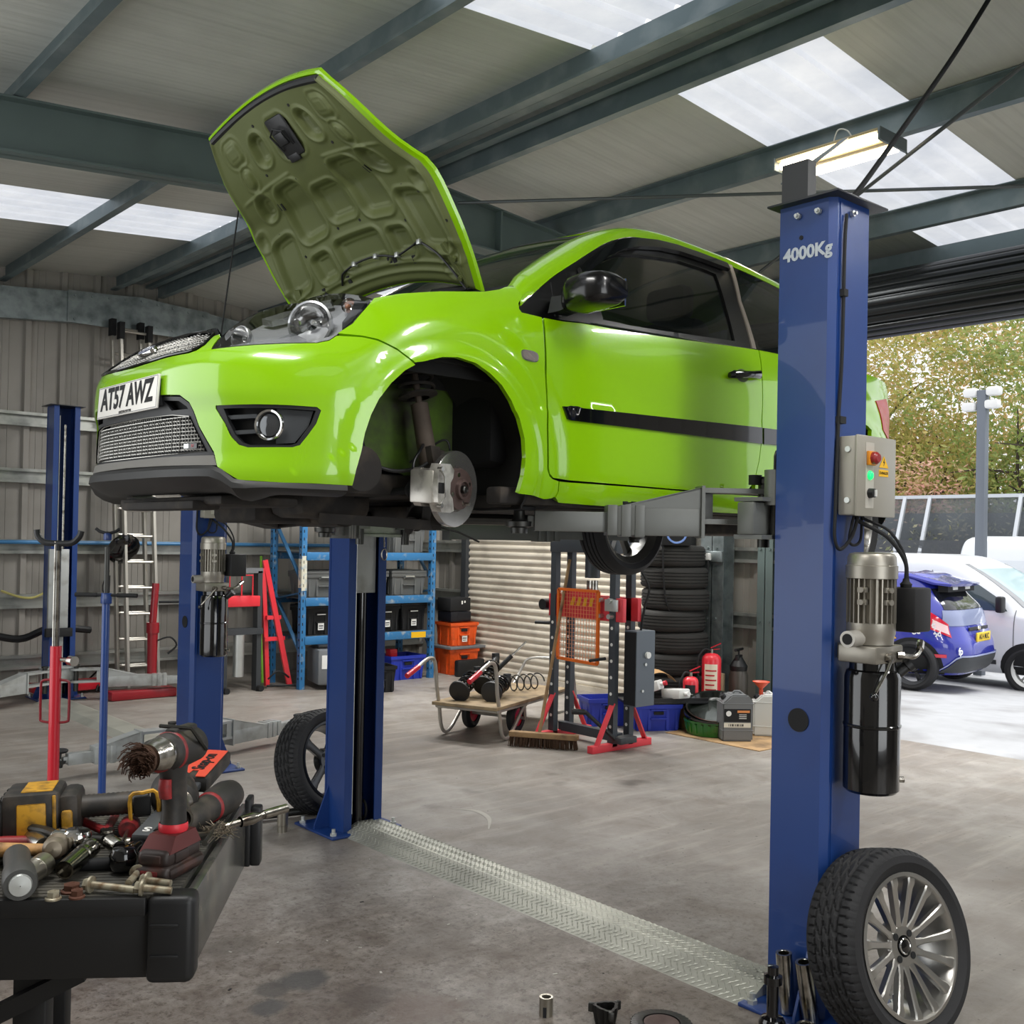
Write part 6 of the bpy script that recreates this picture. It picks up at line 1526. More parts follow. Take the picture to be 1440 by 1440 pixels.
# orange mesh guard
G_ = W('tmp', 'x', 'x', (0, 0, 0)); bpy.data.objects.remove(G_)
mb = MB(); gx = -.145; y0_, y1_, z0_, z1_ = .23, -.21, .655, 1.205
for a, b_ in (((gx, y0_, z0_), (gx, y0_, z1_)), ((gx, y1_, z0_-.01), (gx, y1_, z1_)), ((gx, y0_, z0_), (gx, y1_, z0_-.01)), ((gx, y0_, z1_), (gx, y1_, z1_))): mb.bar(a, b_, .022, .022, up=(1, 0, 0))
gd = mb.build('mesh_guard', mat('guard_orange', 'e06a1c', .45), pr)
mb = MB()
for k in range(1, 14): y = y0_+(y1_-y0_)*k/14; mb.cyl((gx, y, z0_), (gx, y, z1_), .002, n=4)
for k in range(1, 18): z = z0_+(z1_-z0_)*k/18; mb.cyl((gx, y0_, z), (gx, y1_, z), .002, n=4)
mb.build('wire_mesh', mat('mesh_orange', 'e89a6c', .5), gd)
mb = MB(); mb.box((gx+.03, y0_-.02, 1.02), (gx+.036, y1_+.02, 1.195)); sgn_ = mb.build('red_board', M_pred, gd)
mb = MB()
for k in range(4): yy = .125-.068*k; mb.prism([(gx+.024, yy, 1.08), (gx+.024, yy-.035, 1.08), (gx+.024, yy-.06, 1.15), (gx+.024, yy-.025, 1.15)], (.004, 0, 0))
mb.build('hazard_stripes', M_yellow, sgn_)
# grey pump cabinet on the near side with black handle and gauge
cbn = MB().box((-.02, -hw-.17, .34), (.19, -hw-.045, .915), .004).build('pump_box', mat('press_side_grey', '5d656d', .45, .3), pr, flat=True)
MB().box((-.025, -hw-.165, .35), (-.02, -hw-.05, .905)).build('box_front', M_blackmt, cbn)
MB().cyl((.10, -hw-.17, .73), (.10, -hw-.19, .73), .025, n=16).build('gauge', M_white, cbn); MB().cyl((.08, -hw-.17, .66), (.08, -hw-.18, .66), .012, n=10).cyl((.05, -hw-.17, .46), (.05, -hw-.18, .46), .011, n=10).build('fixing_knob', M_zinc, cbn)
MB().tube(smooth([(.10, -hw-.10, .91), (.12, -hw-.12, 1.1), (.14, -hw-.14, 1.25), (.08, -hw-.05, 1.45)], 5), .010, n=6).build('hydraulic_hose', M_blackmt, cbn)
MB().cyl((-.10, -hw-.06, .08), (-.25, -hw+.14, .29), .016, n=10).cyl((-.25, -hw+.14, .285), (-.33, -hw+.20, .29), .022, n=10).build('pump_lever', M_black, pr)
MB().box((-.12, -hw-.12, .06), (.06, -hw-.02, .11), .006).build('pump_pedal', M_dkgrey, pr)
MB().cyl((-.16, -hw+.02, .70), (-.30, -hw+.05, .69), .012, n=8).build('bed_handle', M_blackmt, pr)

# --- sack barrow with wooden bed and suspension struts on it
O = Vector((5.16, 6.14, 0)); ang_b = atan2(.366, .93)
bw = W('flatbed_barrow', 'tubular steel hand barrow with red grips and a worn wooden bed', 'barrow', O, ang_b)
M_tube = mat('barrow_tube', 'b4b0a8', .35, .7, var=.1, scale=20)
for k, y in enumerate((0., .55)):
    mb = MB(); mb.tube(smooth([(-.20, y, .58), (-.12, y, .615), (-.02, y, .64), (.05, y, .62), (.08, y, .54), (.10, y, .40), (.14, y, .25), (.18, y, .08), (.25, y, .02), (.36, y, .06), (.55, y, .22), (.66, y, .26)], 5), .015, n=10); tb_ = mb.build('side_tube', M_tube, bw)
    mb = MB(); mb.cyl((-.34, y, .535), (-.18, y, .588), .021, n=12); mb.build('red_grip', M_red, tb_)
mb = MB(); mb.box((.06, -.02, .262), (1.40, .57, .288), .003)
mb.build('wooden_bed', mat('bed_board', '9c8768', .7, var=.2, scale=8, dirt='54493a', dirtamt=.4, dscale=7), bw)
mb = MB()
for y in (.0, .55): mb.cyl((.10, y, .248), (1.40, y, .248), .012, n=8)
mb.cyl((.10, 0, .248), (.10, .55, .248), .012, n=8); mb.cyl((.58, .0, .24), (.60, .0, .12), .012, n=8); mb.cyl((.58, .55, .24), (.60, .55, .12), .012, n=8); mb.cyl((.60, -.02, .13), (.60, .57, .13), .012, n=8); mb.build('bed_frame', M_tube, bw)
mb = MB(); mb.tube(smooth([(1.28, .0, .25), (1.45, .0, .28), (1.56, .02, .40), (1.60, .1, .50), (1.60, .45, .50), (1.56, .53, .40), (1.45, .55, .28), (1.28, .55, .25)], 5), .013, n=8); mb.tube(smooth([(1.56, .02, .5), (1.62, .02, .3), (1.60, .0, .15), (1.45, -.0, .08), (1.1, 0, .1)], 5), .012, n=8); mb.build('front_hoop', M_tube, bw)
for y in (.10, .52):
    w_ = bpy.data.objects.new('barrow_wheel', None); COL.objects.link(w_); w_.parent = bw; w_.location = (.62, y, .13)
    mb = MB(); mb.lathe([(.075, -.03), (.105, -.036), (.128, -.022), (.13, 0), (.128, .022), (.105, .036), (.075, .03)], ax=(0, 1, 0), n=32); mb.build('barrow_tyre', M_rubber, w_)
    mb = MB(); mb.lathe([(.076, -.02), (.05, -.012), (.02, -.02), (.02, .02), (.05, .012), (.076, .02)], ax=(0, 1, 0), n=28); mb.build('hub', M_red, w_)
def strut(label, base, head, spring=True, ntop=.085):
    a, b_ = Vector(base), Vector(head); d = (b_-a).normalized(); L_ = (b_-a).length
    t = thing('suspension_strut', label, 'suspension strut', base, group=None)
    mb = MB(); mb.lathe([(.001, -.01), (ntop, -.008), (ntop+.005, .006), (ntop*.7, .02), (ntop*.65, .04), (.03, .045)], (0, 0, 0), d, n=28); mb.build('top_mount', M_black, t)
    mb = MB(); mb.cyl(d*L_*.5, d*L_, .026, n=14); mb.cyl(d*.02, d*L_*.55, .012, n=10); mb.box((b_-a)*.93-Vector((.03, .02, .045)), (b_-a)*.93+Vector((.03, .02, .045)), .006); mb.build('damper', M_black, t)
    mb = MB(); u = d.orthogonal().normalized(); w = d.cross(u); P = []
    for k in range(110):
        q_ = k/109; aa = q_*2*pi*5.5; r_ = .062; P.append(d*(.03+L_*.55*q_)+u*(r_*cos(aa))+w*(r_*sin(aa)))
    mb.tube(P, .0075, n=8); mb.build('coil_spring', M_blackgl, t)
    mb = MB(); mb.lathe([(.02, L_*.58), (.072, L_*.60), (.07, L_*.625), (.03, L_*.64)], (0, 0, 0), d, n=24); mb.build('spring_seat', M_dksteel, t)
    return t
Bm = Matrix.Translation(O) @ Matrix.Rotation(ang_b, 4, 'Z')
def bwp(x, y, z): return tuple(Bm @ Vector((x, y, z)))
strut('black coil-over suspension strut lying at the handle end of the barrow bed', bwp(.20, .40, 0.365), bwp(.62, .46, 0.485))
strut('black suspension strut lying nearest on the barrow bed, mount to the left', bwp(.30, .16, 0.365), bwp(.74, .24, 0.425))
strut('black suspension strut in the middle of the barrow bed, clamp pointing up', bwp(.42, .30, 0.395), bwp(.86, .42, 0.585))
t = thing('loose_spring', 'grey open coil spring lying at the far end of the barrow bed', 'coil spring', bwp(.86, .30, 0.360))
mb = MB(); P = []
for k in range(90): q_ = k/89; aa = q_*2*pi*4.5; P.append((.36*q_, .065*cos(aa), .065*sin(aa)))
mb.tube(P, .006, n=8); mb.build('coil', M_dksteel, t)
t = thing('damper_rod', 'black and chrome damper leaning on the springs on the barrow', 'damper', bwp(.72, .34, 0.485))
mb = MB(); mb.cyl((0, 0, 0), (.12, -.05, .12), .02, n=12); mb.build('damper_body', M_black, t); MB().cyl((.11, -.045, .11), (.24, -.1, .24), .008, n=10).build('rod', M_chromeD, t)
# broom
t = W('broom', 'wooden broom with a wide brown head leaning against the press', 'broom', (5.46, 5.86, 0))
mb = MB(); mb.cyl((0, .05, .10), (.40, .16, 1.44), .0135, n=10); mb.build('handle', M_wood, t)
M_ = Matrix.Rotation(radians(-57), 4, 'Z')
MB().box((-.27, -.035, .075), (.27, .035, .115), .006, M_).build('broom_head', M_wood, t)
mb = MB(); random.seed(3)
for i in range(300):
    x, y = random.uniform(-.26, .26), random.uniform(-.03, .03); p = M_ @ Vector((x, y, .08)); q_ = M_ @ Vector((x*1.03+random.uniform(-.006, .006), y*1.5, .002)); mb.cyl(p, q_, .004, .0025, n=4)
tag(mb.build('bristles', mat('brown_bristle', '4a3424', .85, var=.3), t, flat=True), kind='stuff')

# --- blue pallet rack with crates
rk = W('storage_rack', 'blue steel storage rack against the gable wall, loaded with crates', 'rack', (5.45, 9.55, 0))
RW, RD, RH = 1.66, .62, 2.3
M_rack = M_bluelt
for x in (0, RW):
    for y in (0, RD):
        mb = MB(); mb.box((x-.03, y-.03, 0), (x+.03, y+.03, RH)); up_ = mb.build('upright', M_rack, rk, flat=True)
        mb = MB()
        for k in range(26): mb.box((x-.034, y-.010, .1+.08*k), (x-.0305, y+.006, .12+.08*k)); mb.box((x-.012, y-.034, .1+.08*k), (x-.004, y-.0305, .13+.08*k))
        mb.build('slots', M_blackmt, up_, flat=True)
    for za, zb in ((.35, 1.0), (1.0, .9), (1.1, 1.75), (1.75, 2.2)):
        MB().bar((x, 0, za), (x, RD, zb), .015, .04, up=(1, 0, 0)).build('side_brace', mat('dark_blue_brace', '2a5a80', .5), rk)
for z in (.50, .90, 1.375, 2.1):
    for y in (-.02, RD+.02): MB().box((.02, y-.02, z-.04), (RW-.02, y+.02, z+.045), .003).build('shelf_beam', M_rack, rk)
    MB().box((.02, 0, z+.03), (RW-.02, RD, z+.045)).build('shelf_deck', M_dkgrey, rk)
MB().box((1.36, -.043, .47), (1.56, -.041, .535)).build('yellow_load_sign', M_yellow, rk)
MB().box((-.034, -.03, 1.05), (-.031, .03, 1.35)).box((-.03, -.034, 1.02), (.03, -.031, 1.38)).build('paint_scuff', mat('scuffed_white', 'c9c6b4', .6, dirt='5a8ab0', dirtamt=.35, dscale=25), rk)
M_gcr = mat('grey_storage_crate', '5b5d5c', .5, var=.06)
gx_ = [(.30, 'grey lidded crate on the middle rack shelf, at its left end'), (.86, 'grey lidded crate on the middle rack shelf, in the middle'), (1.38, 'grey lidded crate on the middle rack shelf, next to the right upright')]
for x, lb in gx_:
    t = crate(lb, (5.45+x, 9.78, .947), 0, .46, .36, .24, M_gcr, lid=M_gcr, group='grey crates on the rack', sticker=False, hand=False)
    MB().box((-.06, -.205, .20), (.06, -.195, .215)).build('handle', M_zinc, t)
for x, lb in ((.34, 'grey crate on the top rack shelf, left'), (1.30, 'grey crate on the top rack shelf, right')):
    pass
for x, lb, z in ((.30, 'upper grey crate stacked at the left end of the upper rack shelf', 1.70), (1.38, 'grey crate on the top rack shelf, right end', 1.42)):
    crate(lb, (5.45+x, 9.78, z), 0, .44, .34, .30, M_gcr, lid=M_gcr, sticker=False, hand=False)
for x, lb in ((.26, 'black storage box on the lowest rack shelf, left end'), (.72, 'black storage box on the lowest rack shelf, second'), (1.10, 'black storage box on the lowest rack shelf, third'), (1.46, 'black storage box on the lowest rack shelf, right end')):
    t = crate(lb, (5.45+x, 9.78, .547), 0, .33, .34, .28, M_blackmt, lid=M_black, name='black_storage_box', group='black boxes on the lower shelf', hand=False)
    MB().box((-.05, -.186, .21), (.05, -.180, .22)).build('white_clip', M_white, t)
t = crate('large blue crate on the floor under the right end of the rack', (6.80, 9.72, 0), 0, .46, .36, .27, M_bluecr, name='plastic_crate', sticker=False)
tag(MB().box((-.05, -.05, 0), (.05, .05, .14), .012).box((-.04, -.055, .02), (.04, -.05, .10)).build('red_canister', M_red), 'small red canister standing in the blue crate under the rack', 'canister', loc=(6.68, 9.70, .20))
t = crate('black tub with a white label on the floor in front of the rack', (6.02, 9.02, 0), radians(-12), .34, .28, .27, M_blackmt, name='black_storage_box')
tag(MB().box((-.07, -.05, 0), (.07, .05, .06), .02).build('red_cloth_bundle', M_redbr), 'red bundle on the black tub in front of the rack', 'cloth', loc=(5.98, 9.0, .275))
t = W('portable_generator', 'grey wheeled machine on the floor under the left end of the rack', 'machine', (5.74, 9.55, 0), radians(-15))
MB().box((-.14, -.22, .05), (.14, .22, .42), .03).build('case', M_grey, t); MB().box((-.10, -.225, .22), (.08, -.22, .36)).build('white_panel', M_white, t)
MB().cyl((.10, -.26, .09), (.10, -.22, .09), .085, n=24).build('wheel', M_blackmt, t); MB().box((-.12, -.15, .42), (.12, .15, .46), .015).build('top_handle', M_black, t)
# orange crates and cases beside the rack
crate('orange crate with a black band, lowest beside the rack', (7.62, 9.72, 0), radians(-4), .40, .34, .30, M_orange, name='plastic_crate', group=None)
tag(MB().box((-.20, -.06, 0), (.20, .02, .19), .02).build('black_bag', M_black), 'black bag leaning on the lowest orange crate', 'bag', loc=(7.60, 9.46, 0))
tag(MB().box((-.27, -.20, 0), (.27, .20, .03), .004).build('grey_board', M_grey), 'flat grey board between the two orange crates', 'board', loc=(7.65, 9.72, .302))
crate('upper orange crate with a white sticker, standing on the grey board', (7.62, 9.72, .335), radians(-4), .38, .32, .27, M_orange, name='plastic_crate', group=None)
tag(MB().box((-.15, -.13, 0), (.15, .13, .12), .01).box((-.06, -.133, .03), (.13, -.131, .10)).build('toolbox_case', mat('case_blue_black', '14151c', .4)), 'black case with a blue front label on the upper orange crate', 'case', loc=(7.58, 9.72, .615))
cs = tag(MB().box((-.15, -.13, 0), (.15, .13, .155), .01).build('black_case', M_blackmt), 'plain black case with white marks, topmost beside the rack', 'case', loc=(7.57, 9.72, .74))
MB().box((.01, -.132, .08), (.03, -.1305, .12)).box((.05, -.132, .095), (.07, -.1305, .12)).build('white_marks', M_white, cs)
# green-handled pole
o = MB().cyl((5.36, 10.2, .0), (5.52, 10.6, 1.35), .014, n=8).build('green_pole', mat('lime_pole', '86c832', .5)); tag(o, 'lime green pole leaning on the wall left of the rack', 'pole')

# --- red tripod crane / press behind the second lift column
rp = W('transmission_press', 'red and grey press frame standing behind the second lift motor', 'press', (4.85, 9.75, 0))
for x in (-.17, .20): MB().box((x-.025, -.05, 0), (x+.025, .05, 1.22)).build('upright', M_dkgrey, rp)
MB().box((-.20, -.07, .58), (.23, .07, .64)).build('bed', M_dkgrey, rp); MB().box((-.20, -.06, .86), (.20, .06, .97), .01).build('red_beam', M_redbr, rp)
MB().box((-.20, -.05, 1.20), (.23, .05, 1.25)).build('top_beam', M_grey, rp); MB().cyl((-.02, -.04, .16), (-.02, -.04, .58), .055, n=16).build('cylinder', M_zinc, rp)
MB().tube([(-.15, -.08, .97), (-.15, -.08, 1.18), (.10, -.08, 1.18), (.10, -.08, .97)], .008, n=6).cyl((-.02, -.08, .97), (-.02, -.08, 1.18), .008, n=6).build('guard_rail', M_redbr, rp)
for x in (-.17, .20): MB().cyl((x, -.12, .03), (x, -.06, .03), .03, n=12).build('castor', M_blackmt, rp)
rc = W('red_engine_crane', 'red folding engine crane leaning upright left of the rack', 'engine crane', (5.22, 9.75, 0))
MB().bar((.18, -.06, .03), (-.10, 0, 1.33), .05, .05).build('boom', M_redbr, rc); MB().bar((-.02, .05, .03), (-.12, .0, 1.25), .045, .045).build('mast', M_redbr, rc)
MB().box((-.10, -.04, .50), (.13, 0, .54)).box((-.08, -.04, .72), (.08, 0, .76)).build('cross_bar', M_redbr, rc)
MB().tube(smooth([(.15, -.1, .12), (.0, -.15, .20), (-.10, -.12, .12)], 4), .010, n=6).cyl((-.1, -.1, .05), (.2, -.15, .04), .012, n=6).build('ram_hose', M_blackmt, rc)
# red hydraulic jack post left of the second column
rj = W('red_jack_stand', 'dark red hydraulic jack stand behind the second column, left of it', 'jack', (4.02, 9.9, 0))
MB().cyl((0, 0, .12), (0, 0, .62), .042, .05, n=16).cyl((0, 0, .62), (0, 0, .72), .06, n=16).cyl((0, 0, .72), (.02, 0, 1.10), .034, n=14).build('jack_body', mat('deep_red_paint', '8f1420', .4, coat=.3), rj)
MB().box((-.42, -.10, .0), (.22, .10, .09), .02).build('jack_base', MATS['deep_red_paint'], rj); MB().cyl((.04, -.04, .92), (.25, -.08, .92), .012, n=8).tube(smooth([(.03, -.05, .55), (.14, -.08, .58), (.2, -.1, .5), (.12, -.08, .42)], 4), .009, n=6).build('lever', M_blackmt, rj)
ml = W('low_red_trolley_jack', 'low red trolley jack on the floor at the foot of the ladder', 'trolley jack', (3.45, 10.55, 0), .1)
MB().box((-.35, -.12, .03), (.35, .12, .12), .02).build('jack_frame', M_red, ml); MB().bar((-.30, 0, .10), (-1.2, -.1, .25), .05, .05).build('jack_handle', M_red, ml)
for s_ in (-.28, .28): MB().cyl((s_, -.14, .035), (s_, -.10, .035), .035, n=14).build('castor', M_blackmt, ml)

# --- aluminium extension ladder against the gable
ld = W('aluminium_ladder', 'double aluminium ladder leaning against the gable wall', 'ladder', (0, 0, 0))
M_alu = mat('ladder_aluminium', 'bdb9b0', .38, .7, var=.06)
def ladder(xb, yb, xt, yt, zt, w, tw, nr, off):
    a0 = Vector((xb, yb+off, .03)); a1 = Vector((xt, yt+off, zt)); b0 = a0+Vector((w, 0, 0)); b1 = a1+Vector((tw, 0, 0))
    for a, b_ in ((a0, a1), (b0, b1)):
        st_ = MB().bar(a, b_, .026, .065, up=(0, 1, 0)).build('stile', M_alu, ld)
        MB().bar(b_-Vector((0, .02, .14)), b_+Vector((0, -.02, .03)), .05, .09, up=(0, 1, 0)).build('stile_cap', M_blackmt, st_)
    for k in range(nr):
        q_ = (k+.8)/nr; MB().cyl(a0.lerp(a1, q_), b0.lerp(b1, q_), .014, n=8).build('rung', M_alu, ld)
ladder(3.99, 10.42, 3.92, 10.66, 3.70, .31, .29, 14, 0)
ladder(3.93, 10.48, 3.87, 10.70, 3.74, .31, .29, 14, .06)
# --- work lamp on a stand in front of the ladder
wl_ = W('work_lamp', 'black oval work lamp on a thin black stand behind the ladder', 'lamp', (3.82, 10.62, 0))
MB().cyl((0, 0, .05), (.02, 0, 1.15), .022, n=10).cyl((.02, 0, 1.1), (.02, 0, 1.35), .012, n=8).build('stand', M_blackmt, wl_)
for a in (0, 2.1, 4.2): MB().cyl((0, 0, .25), (.30*cos(a), .30*sin(a)*.8, .02), .01, n=6).build('leg', M_blackmt, wl_)
hd_ = MB().lathe([(.001, .06), (.12, .05), (.17, .01), (.165, -.02), (.14, -.03), (.001, -.03)], (.15, -.05, 1.42), (.1, -.6, -.35), n=28, m=None).build('lamp_head', M_blackgl, wl_)
MB().tube(smooth([(.02, -.03, 1.2), (-.05, -.05, 1.05), (-.02, -.05, .9), (.02, -.02, .8)], 4), .006, n=6).build('cable', M_blackmt, wl_)
# --- grey and red things low on the far left, hoses
o = MB().tube(smooth([(2.7, 10.75, .62), (3.0, 10.6, .55), (3.3, 10.62, .64), (3.7, 10.7, .60)], 6), .035, n=8).build('black_hose_bundle', M_black); tag(o, 'thick black hose hung low along the gable wall', 'hose')
o = MB().tube(smooth([(2.9, 10.86, 1.0), (3.1, 10.84, .93), (3.25, 10.84, .95), (3.42, 10.83, 1.1), (3.30, 10.83, 1.35)], 6), .012, n=6).build('yellow_hose', mat('pale_yellow_hose', 'b5ad6a', .6)); tag(o, 'thin pale yellow hose looping behind the far left column', 'hose')
o = MB().cyl((2.6, 10.86, 1.475), (7.3, 10.86, 1.475), .02, n=8).build('air_line', mat('air_line_blue', '4a86b8', .4)); tag(o, 'blue air pipe running along the wall rail', 'pipe')
# --- free-standing support poles near the camera
def pole_stand(name, label, loc, paint, z_tube, rod, top, handle, wide):
    t = W(name, label, 'support stand', loc, 0)
    mb = MB(); mb.cyl((0, 0, .02), (0, 0, z_tube), .021 if wide else .014, n=16); tube_ = mb.build('tube', paint, t)
    for k in range(3):
        a = 2*pi*k/3+.5; MB().bar((0, 0, .25), (.13*cos(a), .13*sin(a), .02), .03, .03).build('leg', paint, t)
    mb = MB()
    if wide: mb.cyl((.004, 0, z_tube), (.004, 0, top), .0075, n=10); mb.cyl((-.010, 0, z_tube), (-.010, 0, top), .005, n=8)
    else: mb.cyl((0, 0, z_tube), (0, 0, top-.02), .009, n=12)
    mb.build('rod', rod, t)
    return t, tube_
import math as _m
vr = Vector((_R2.x, _R2.y, 0)).normalized()
t, tb_ = pole_stand('red_support_stand', 'red support stand with a black padded fork on a steel rod', (1.325, 4.2, 0), M_red, 1.15, M_chromeD, 1.555, None, True)
u = vr
mb = MB(); pts = [u*x+Vector((0, 0, z)) for x, z in ((-.085, 1.60), (-.080, 1.575), (-.055, 1.552), (-.02, 1.548), (.02, 1.548), (.055, 1.552), (.080, 1.575), (.088, 1.598))]; mb.tube(smooth(pts, 4), .012, n=10); mb.cyl((0, 0, 1.52), (0, 0, 1.55), .012, n=10); mb.build('padded_fork', M_black, t)
mb = MB(); mb.cyl(Vector((0, 0, 1.10)), u*.06+Vector((0, 0, 1.095)), .009, n=10); mb.cyl(u*.055+Vector((0, -.0, 1.095)), u*.066+Vector((0, 0, 1.094))+Vector((0, -.02, 0)), .02, n=16); mb.build('locking_knob', M_steel, t)
for s_ in (-1, 1):
    mb = MB(); mb.tube(smooth([u*s_*.02+Vector((0, 0, 1.02)), u*s_*.05+Vector((0, 0, 1.015)), u*s_*.055+Vector((0, 0, .99)), u*s_*.055+Vector((0, 0, .88)), u*s_*.05+Vector((0, 0, .86)), u*s_*.02+Vector((0, 0, .855))], 3), .005, n=8); mb.build('side_handle', mat('dark_red_rod', '7a1420', .4), t)
t, tb_ = pole_stand('blue_support_stand', 'slim blue support stand with a small black fork and a cross handle', (1.405, 3.9, 0), M_blue, 1.33, M_dksteel, 1.56, None, False)
mb = MB(); pts = [u*x+Vector((0, 0, z)) for x, z in ((-.044, 1.608), (-.03, 1.598), (-.01, 1.592), (.01, 1.592), (.03, 1.598), (.044, 1.608))]; mb.tube(pts, .006, n=8); mb.build('fork', M_blackmt, t)
MB().box((-.012, -.012, 1.565), (.012, .012, 1.592), .003).box((-.016, -.016, 1.33), (.016, .016, 1.37), .003).build('socket', M_blue, t)
mb = MB(); mb.cyl(-u*.115+Vector((0, 0, 1.362)), u*.115+Vector((0, 0, 1.362)), .006, n=8); mb.cyl(-u*.115+Vector((0, 0, 1.362)), -u*.035+Vector((0, 0, 1.362)), .008, n=10); mb.cyl(u*.115+Vector((0, 0, 1.362)), u*.04+Vector((0, 0, 1.362)), .008, n=10); mb.build('cross_handle', M_blackmt, t)

# --- loose wheels
wheel('alloy_wheel', 'silver multi-spoke alloy wheel with tyre leaning on the near lift column', (3.21, 1.76, .290), (radians(-14), 0, radians(-8)), R=.305, W=.205, rr=.222, style='multi', nsp=15, face=1, detail=True)
wheel('alloy_wheel', 'dark-spoked wheel with tyre leaning behind the lift column under the bonnet', (3.16, 5.27, .288), (radians(-14), 0, radians(14)), R=.300, W=.205, rr=.215, style='five', nsp=5, face=1, rimmat=M_alloydk, detail=True, hubcap=False)
# --- small metal parts on the floor
def sleeve(label, loc, r, h, material, rot=(0, 0, 0), name='steel_sleeve', slot=False, step=False):
    mb = MB(); pr_ = [(r*.66, h-.001), (r*.70, h), (r, h), (r, h*.3), (r*.93 if step else r, h*.28), (r*.93 if step else r, 0), (r*.62, 0), (r*.60, h*.5)]
    mb.lathe(pr_+[pr_[0]], n=36); o = mb.build(name, material); tag(o, label, 'socket' if 'socket' in name else 'sleeve', loc=loc, rot=rot)
    if slot: MB().box((-.006, -r-.001, .0), (.006, -r+.004, h*.55)).build('slot', M_blackmt, o)
    return o
M_soc = mat('socket_steel', 'a39e92', .32, .9, var=.1, scale=30)
sleeve('bright deep socket standing on the floor left of the column base plate', (2.78, 5.03, 0), .029, .118, M_soc, name='deep_socket', step=True)
sleeve('steel sleeve standing on the stained floor at the front', (2.42, 2.56, 0), .023, .062, M_soc, slot=True, rot=(0, 0, radians(-55)))
t = W('driveshaft_cup', 'black oily three-lobed joint housing standing on the floor', 'joint housing', (2.53, 2.385, 0))
mb = MB(); n = 48; mb.loft([[((.036+.012*max(0, cos(3*a))**.8)*k_*cos(a), (.036+.012*max(0, cos(3*a))**.8)*k_*sin(a), z) for a in [2*pi*i/n for i in range(n)]] for k_, z in ((.8, 0), (.9, .02), (1, .045), (1, .062), (.72, .062), (.62, .03))]); mb.build('housing', mat('oily_black', '161514', .35, .4, var=.3), t)
for k in range(3):
    a = 2*pi*k/3; MB().box((-.008, -.008, .035), (.012, .008, .064), .003, Matrix.Rotation(a+pi/3*0, 4, 'Z') @ Matrix.Translation((.05, 0, 0))).build('lug', M_dksteel, t)
t = W('toothed_ring', 'black toothed clutch ring lying on the floor at the front edge', 'ring gear', (2.655, 2.255, 0))
mb = MB(); n = 144; mb.loft([[((r_+(.004 if (i % 4 < 2 and r_ > .09) else 0))*cos(2*pi*i/n), (r_+(.004 if (i % 4 < 2 and r_ > .09) else 0))*sin(2*pi*i/n), z) for i in range(n)] for r_, z in ((.098, 0), (.098, .016), (.080, .020), (.062, .020), (.060, .004))], cap=False); mb.build('ring', MATS['oily_black'], t)
MB().lathe([(.060, .006), (.058, .018), (.045, .02), (.02, .012), (.001, .012)], n=40).build('centre_plate', M_rust, t)
# breaker bar / pipe by the wheel, and items at the column foot
o = MB().cyl((2.70, 5.30, .03), (3.12, 5.22, .03), .022, n=14).build('steel_pipe', M_dksteel); tag(o, 'grey steel pipe on the floor behind the deep socket', 'pipe')
o = sleeve('tall chromed tube leaning between the near column and the tyre', (3.045, 1.945, .024), .028, .20, M_chromeD, rot=(radians(-3), radians(-9), 0), name='chrome_tube')
o = sleeve('second chromed tube standing behind the leaning one', (3.045, 2.035, .022), .027, .20, M_chromeD, rot=(radians(-2), radians(-5), 0), name='chrome_tube')
o = sleeve('short chromed tube at the foot of the near column', (2.955, 1.905, .0), .030, .05, M_chromeD, name='chrome_tube')
t = W('pad_adapter', 'black threaded lifting-pad adapter standing on a brass ring by the near column', 'adapter', (2.885, 1.985, 0))
MB().cyl((0, 0, .03), (0, 0, .19), .019, n=20).lathe([(.019, .17), (.030, .175), (.030, .20), (.018, .205), (.018, .23), (.001, .232)], n=20).lathe([(.019, .0), (.044, .005), (.044, .05), (.036, .065), (.019, .07)], n=24).build('adapter_body', M_blackgl, t)
MB().lathe([(.045, 0), (.048, 0), (.048, .022), (.045, .025)], n=28).build('brass_ring', mat('dull_brass', '8a7a4a', .4, .8), t)
# ================================================================ TOOL CART IN THE FOREGROUND
E1 = Vector((.58, .815, 0)).normalized(); E2 = Vector((-.815, .58, 0)).normalized(); N0 = Vector((.80, 1.77, 0))
def C(a, b, z): return N0+E1*a+E2*b+Vector((0, 0, z))
ct = thing('tool_cart', 'black tool cart with a shallow tray top, at the front left', 'tool cart', (N0.x, N0.y, 0), atan2(E1.y, E1.x))
# local: x along the right side (away), y along the front (leftwards)
M_cart = mat('cart_black', '0f0f10', .5, var=.1); M_cartside = mat('cart_side', '565654', .25, .4, var=.1, dirt='8a8478', dirtamt=.3, dscale=12)
M_mat = mat('ribbed_rubber_mat', '3b3a36', .8, var=.15, scale=30, dirt='5b564c', dirtamt=.4, dscale=14, bump=.3, bscale=200)
mb = MB(); L_, Wc, zt, zb = .69, .78, .95, .80
mb.box((.02, .02, zb), (L_, Wc, zt-.012), .006); mb.build('tray_box', M_cart, ct)
mb = MB(); mb.box((.03, -.0, zb+.01), (L_-.02, .018, zt-.002), .003); mb.build('side_panel', M_cartside, ct)
mb = MB(); mb.box((.012, .03, zt-.014), (L_-.01, Wc-.02, zt)); 
for k in range(40): mb.box((.014+.017*k, .03, zt-.001), (.020+.017*k, Wc-.02, zt+.0012))
mb.build('ribbed_mat', M_mat, ct, flat=True)
mb = MB(); mb.box((-.005, -.006, zb-.002), (.055, .078, zt+.003), .014, seg=3)
for z in (.845, .90): mb.box((-.008, .02, z), (-.002, .07, z+.006), .002)
mb.build('corner_cap', M_black, ct)
mb = MB(); mb.box((-.006, .078, zt-.03), (.01, Wc, zt+.002), .003); mb.build('front_lip', M_cart, ct)
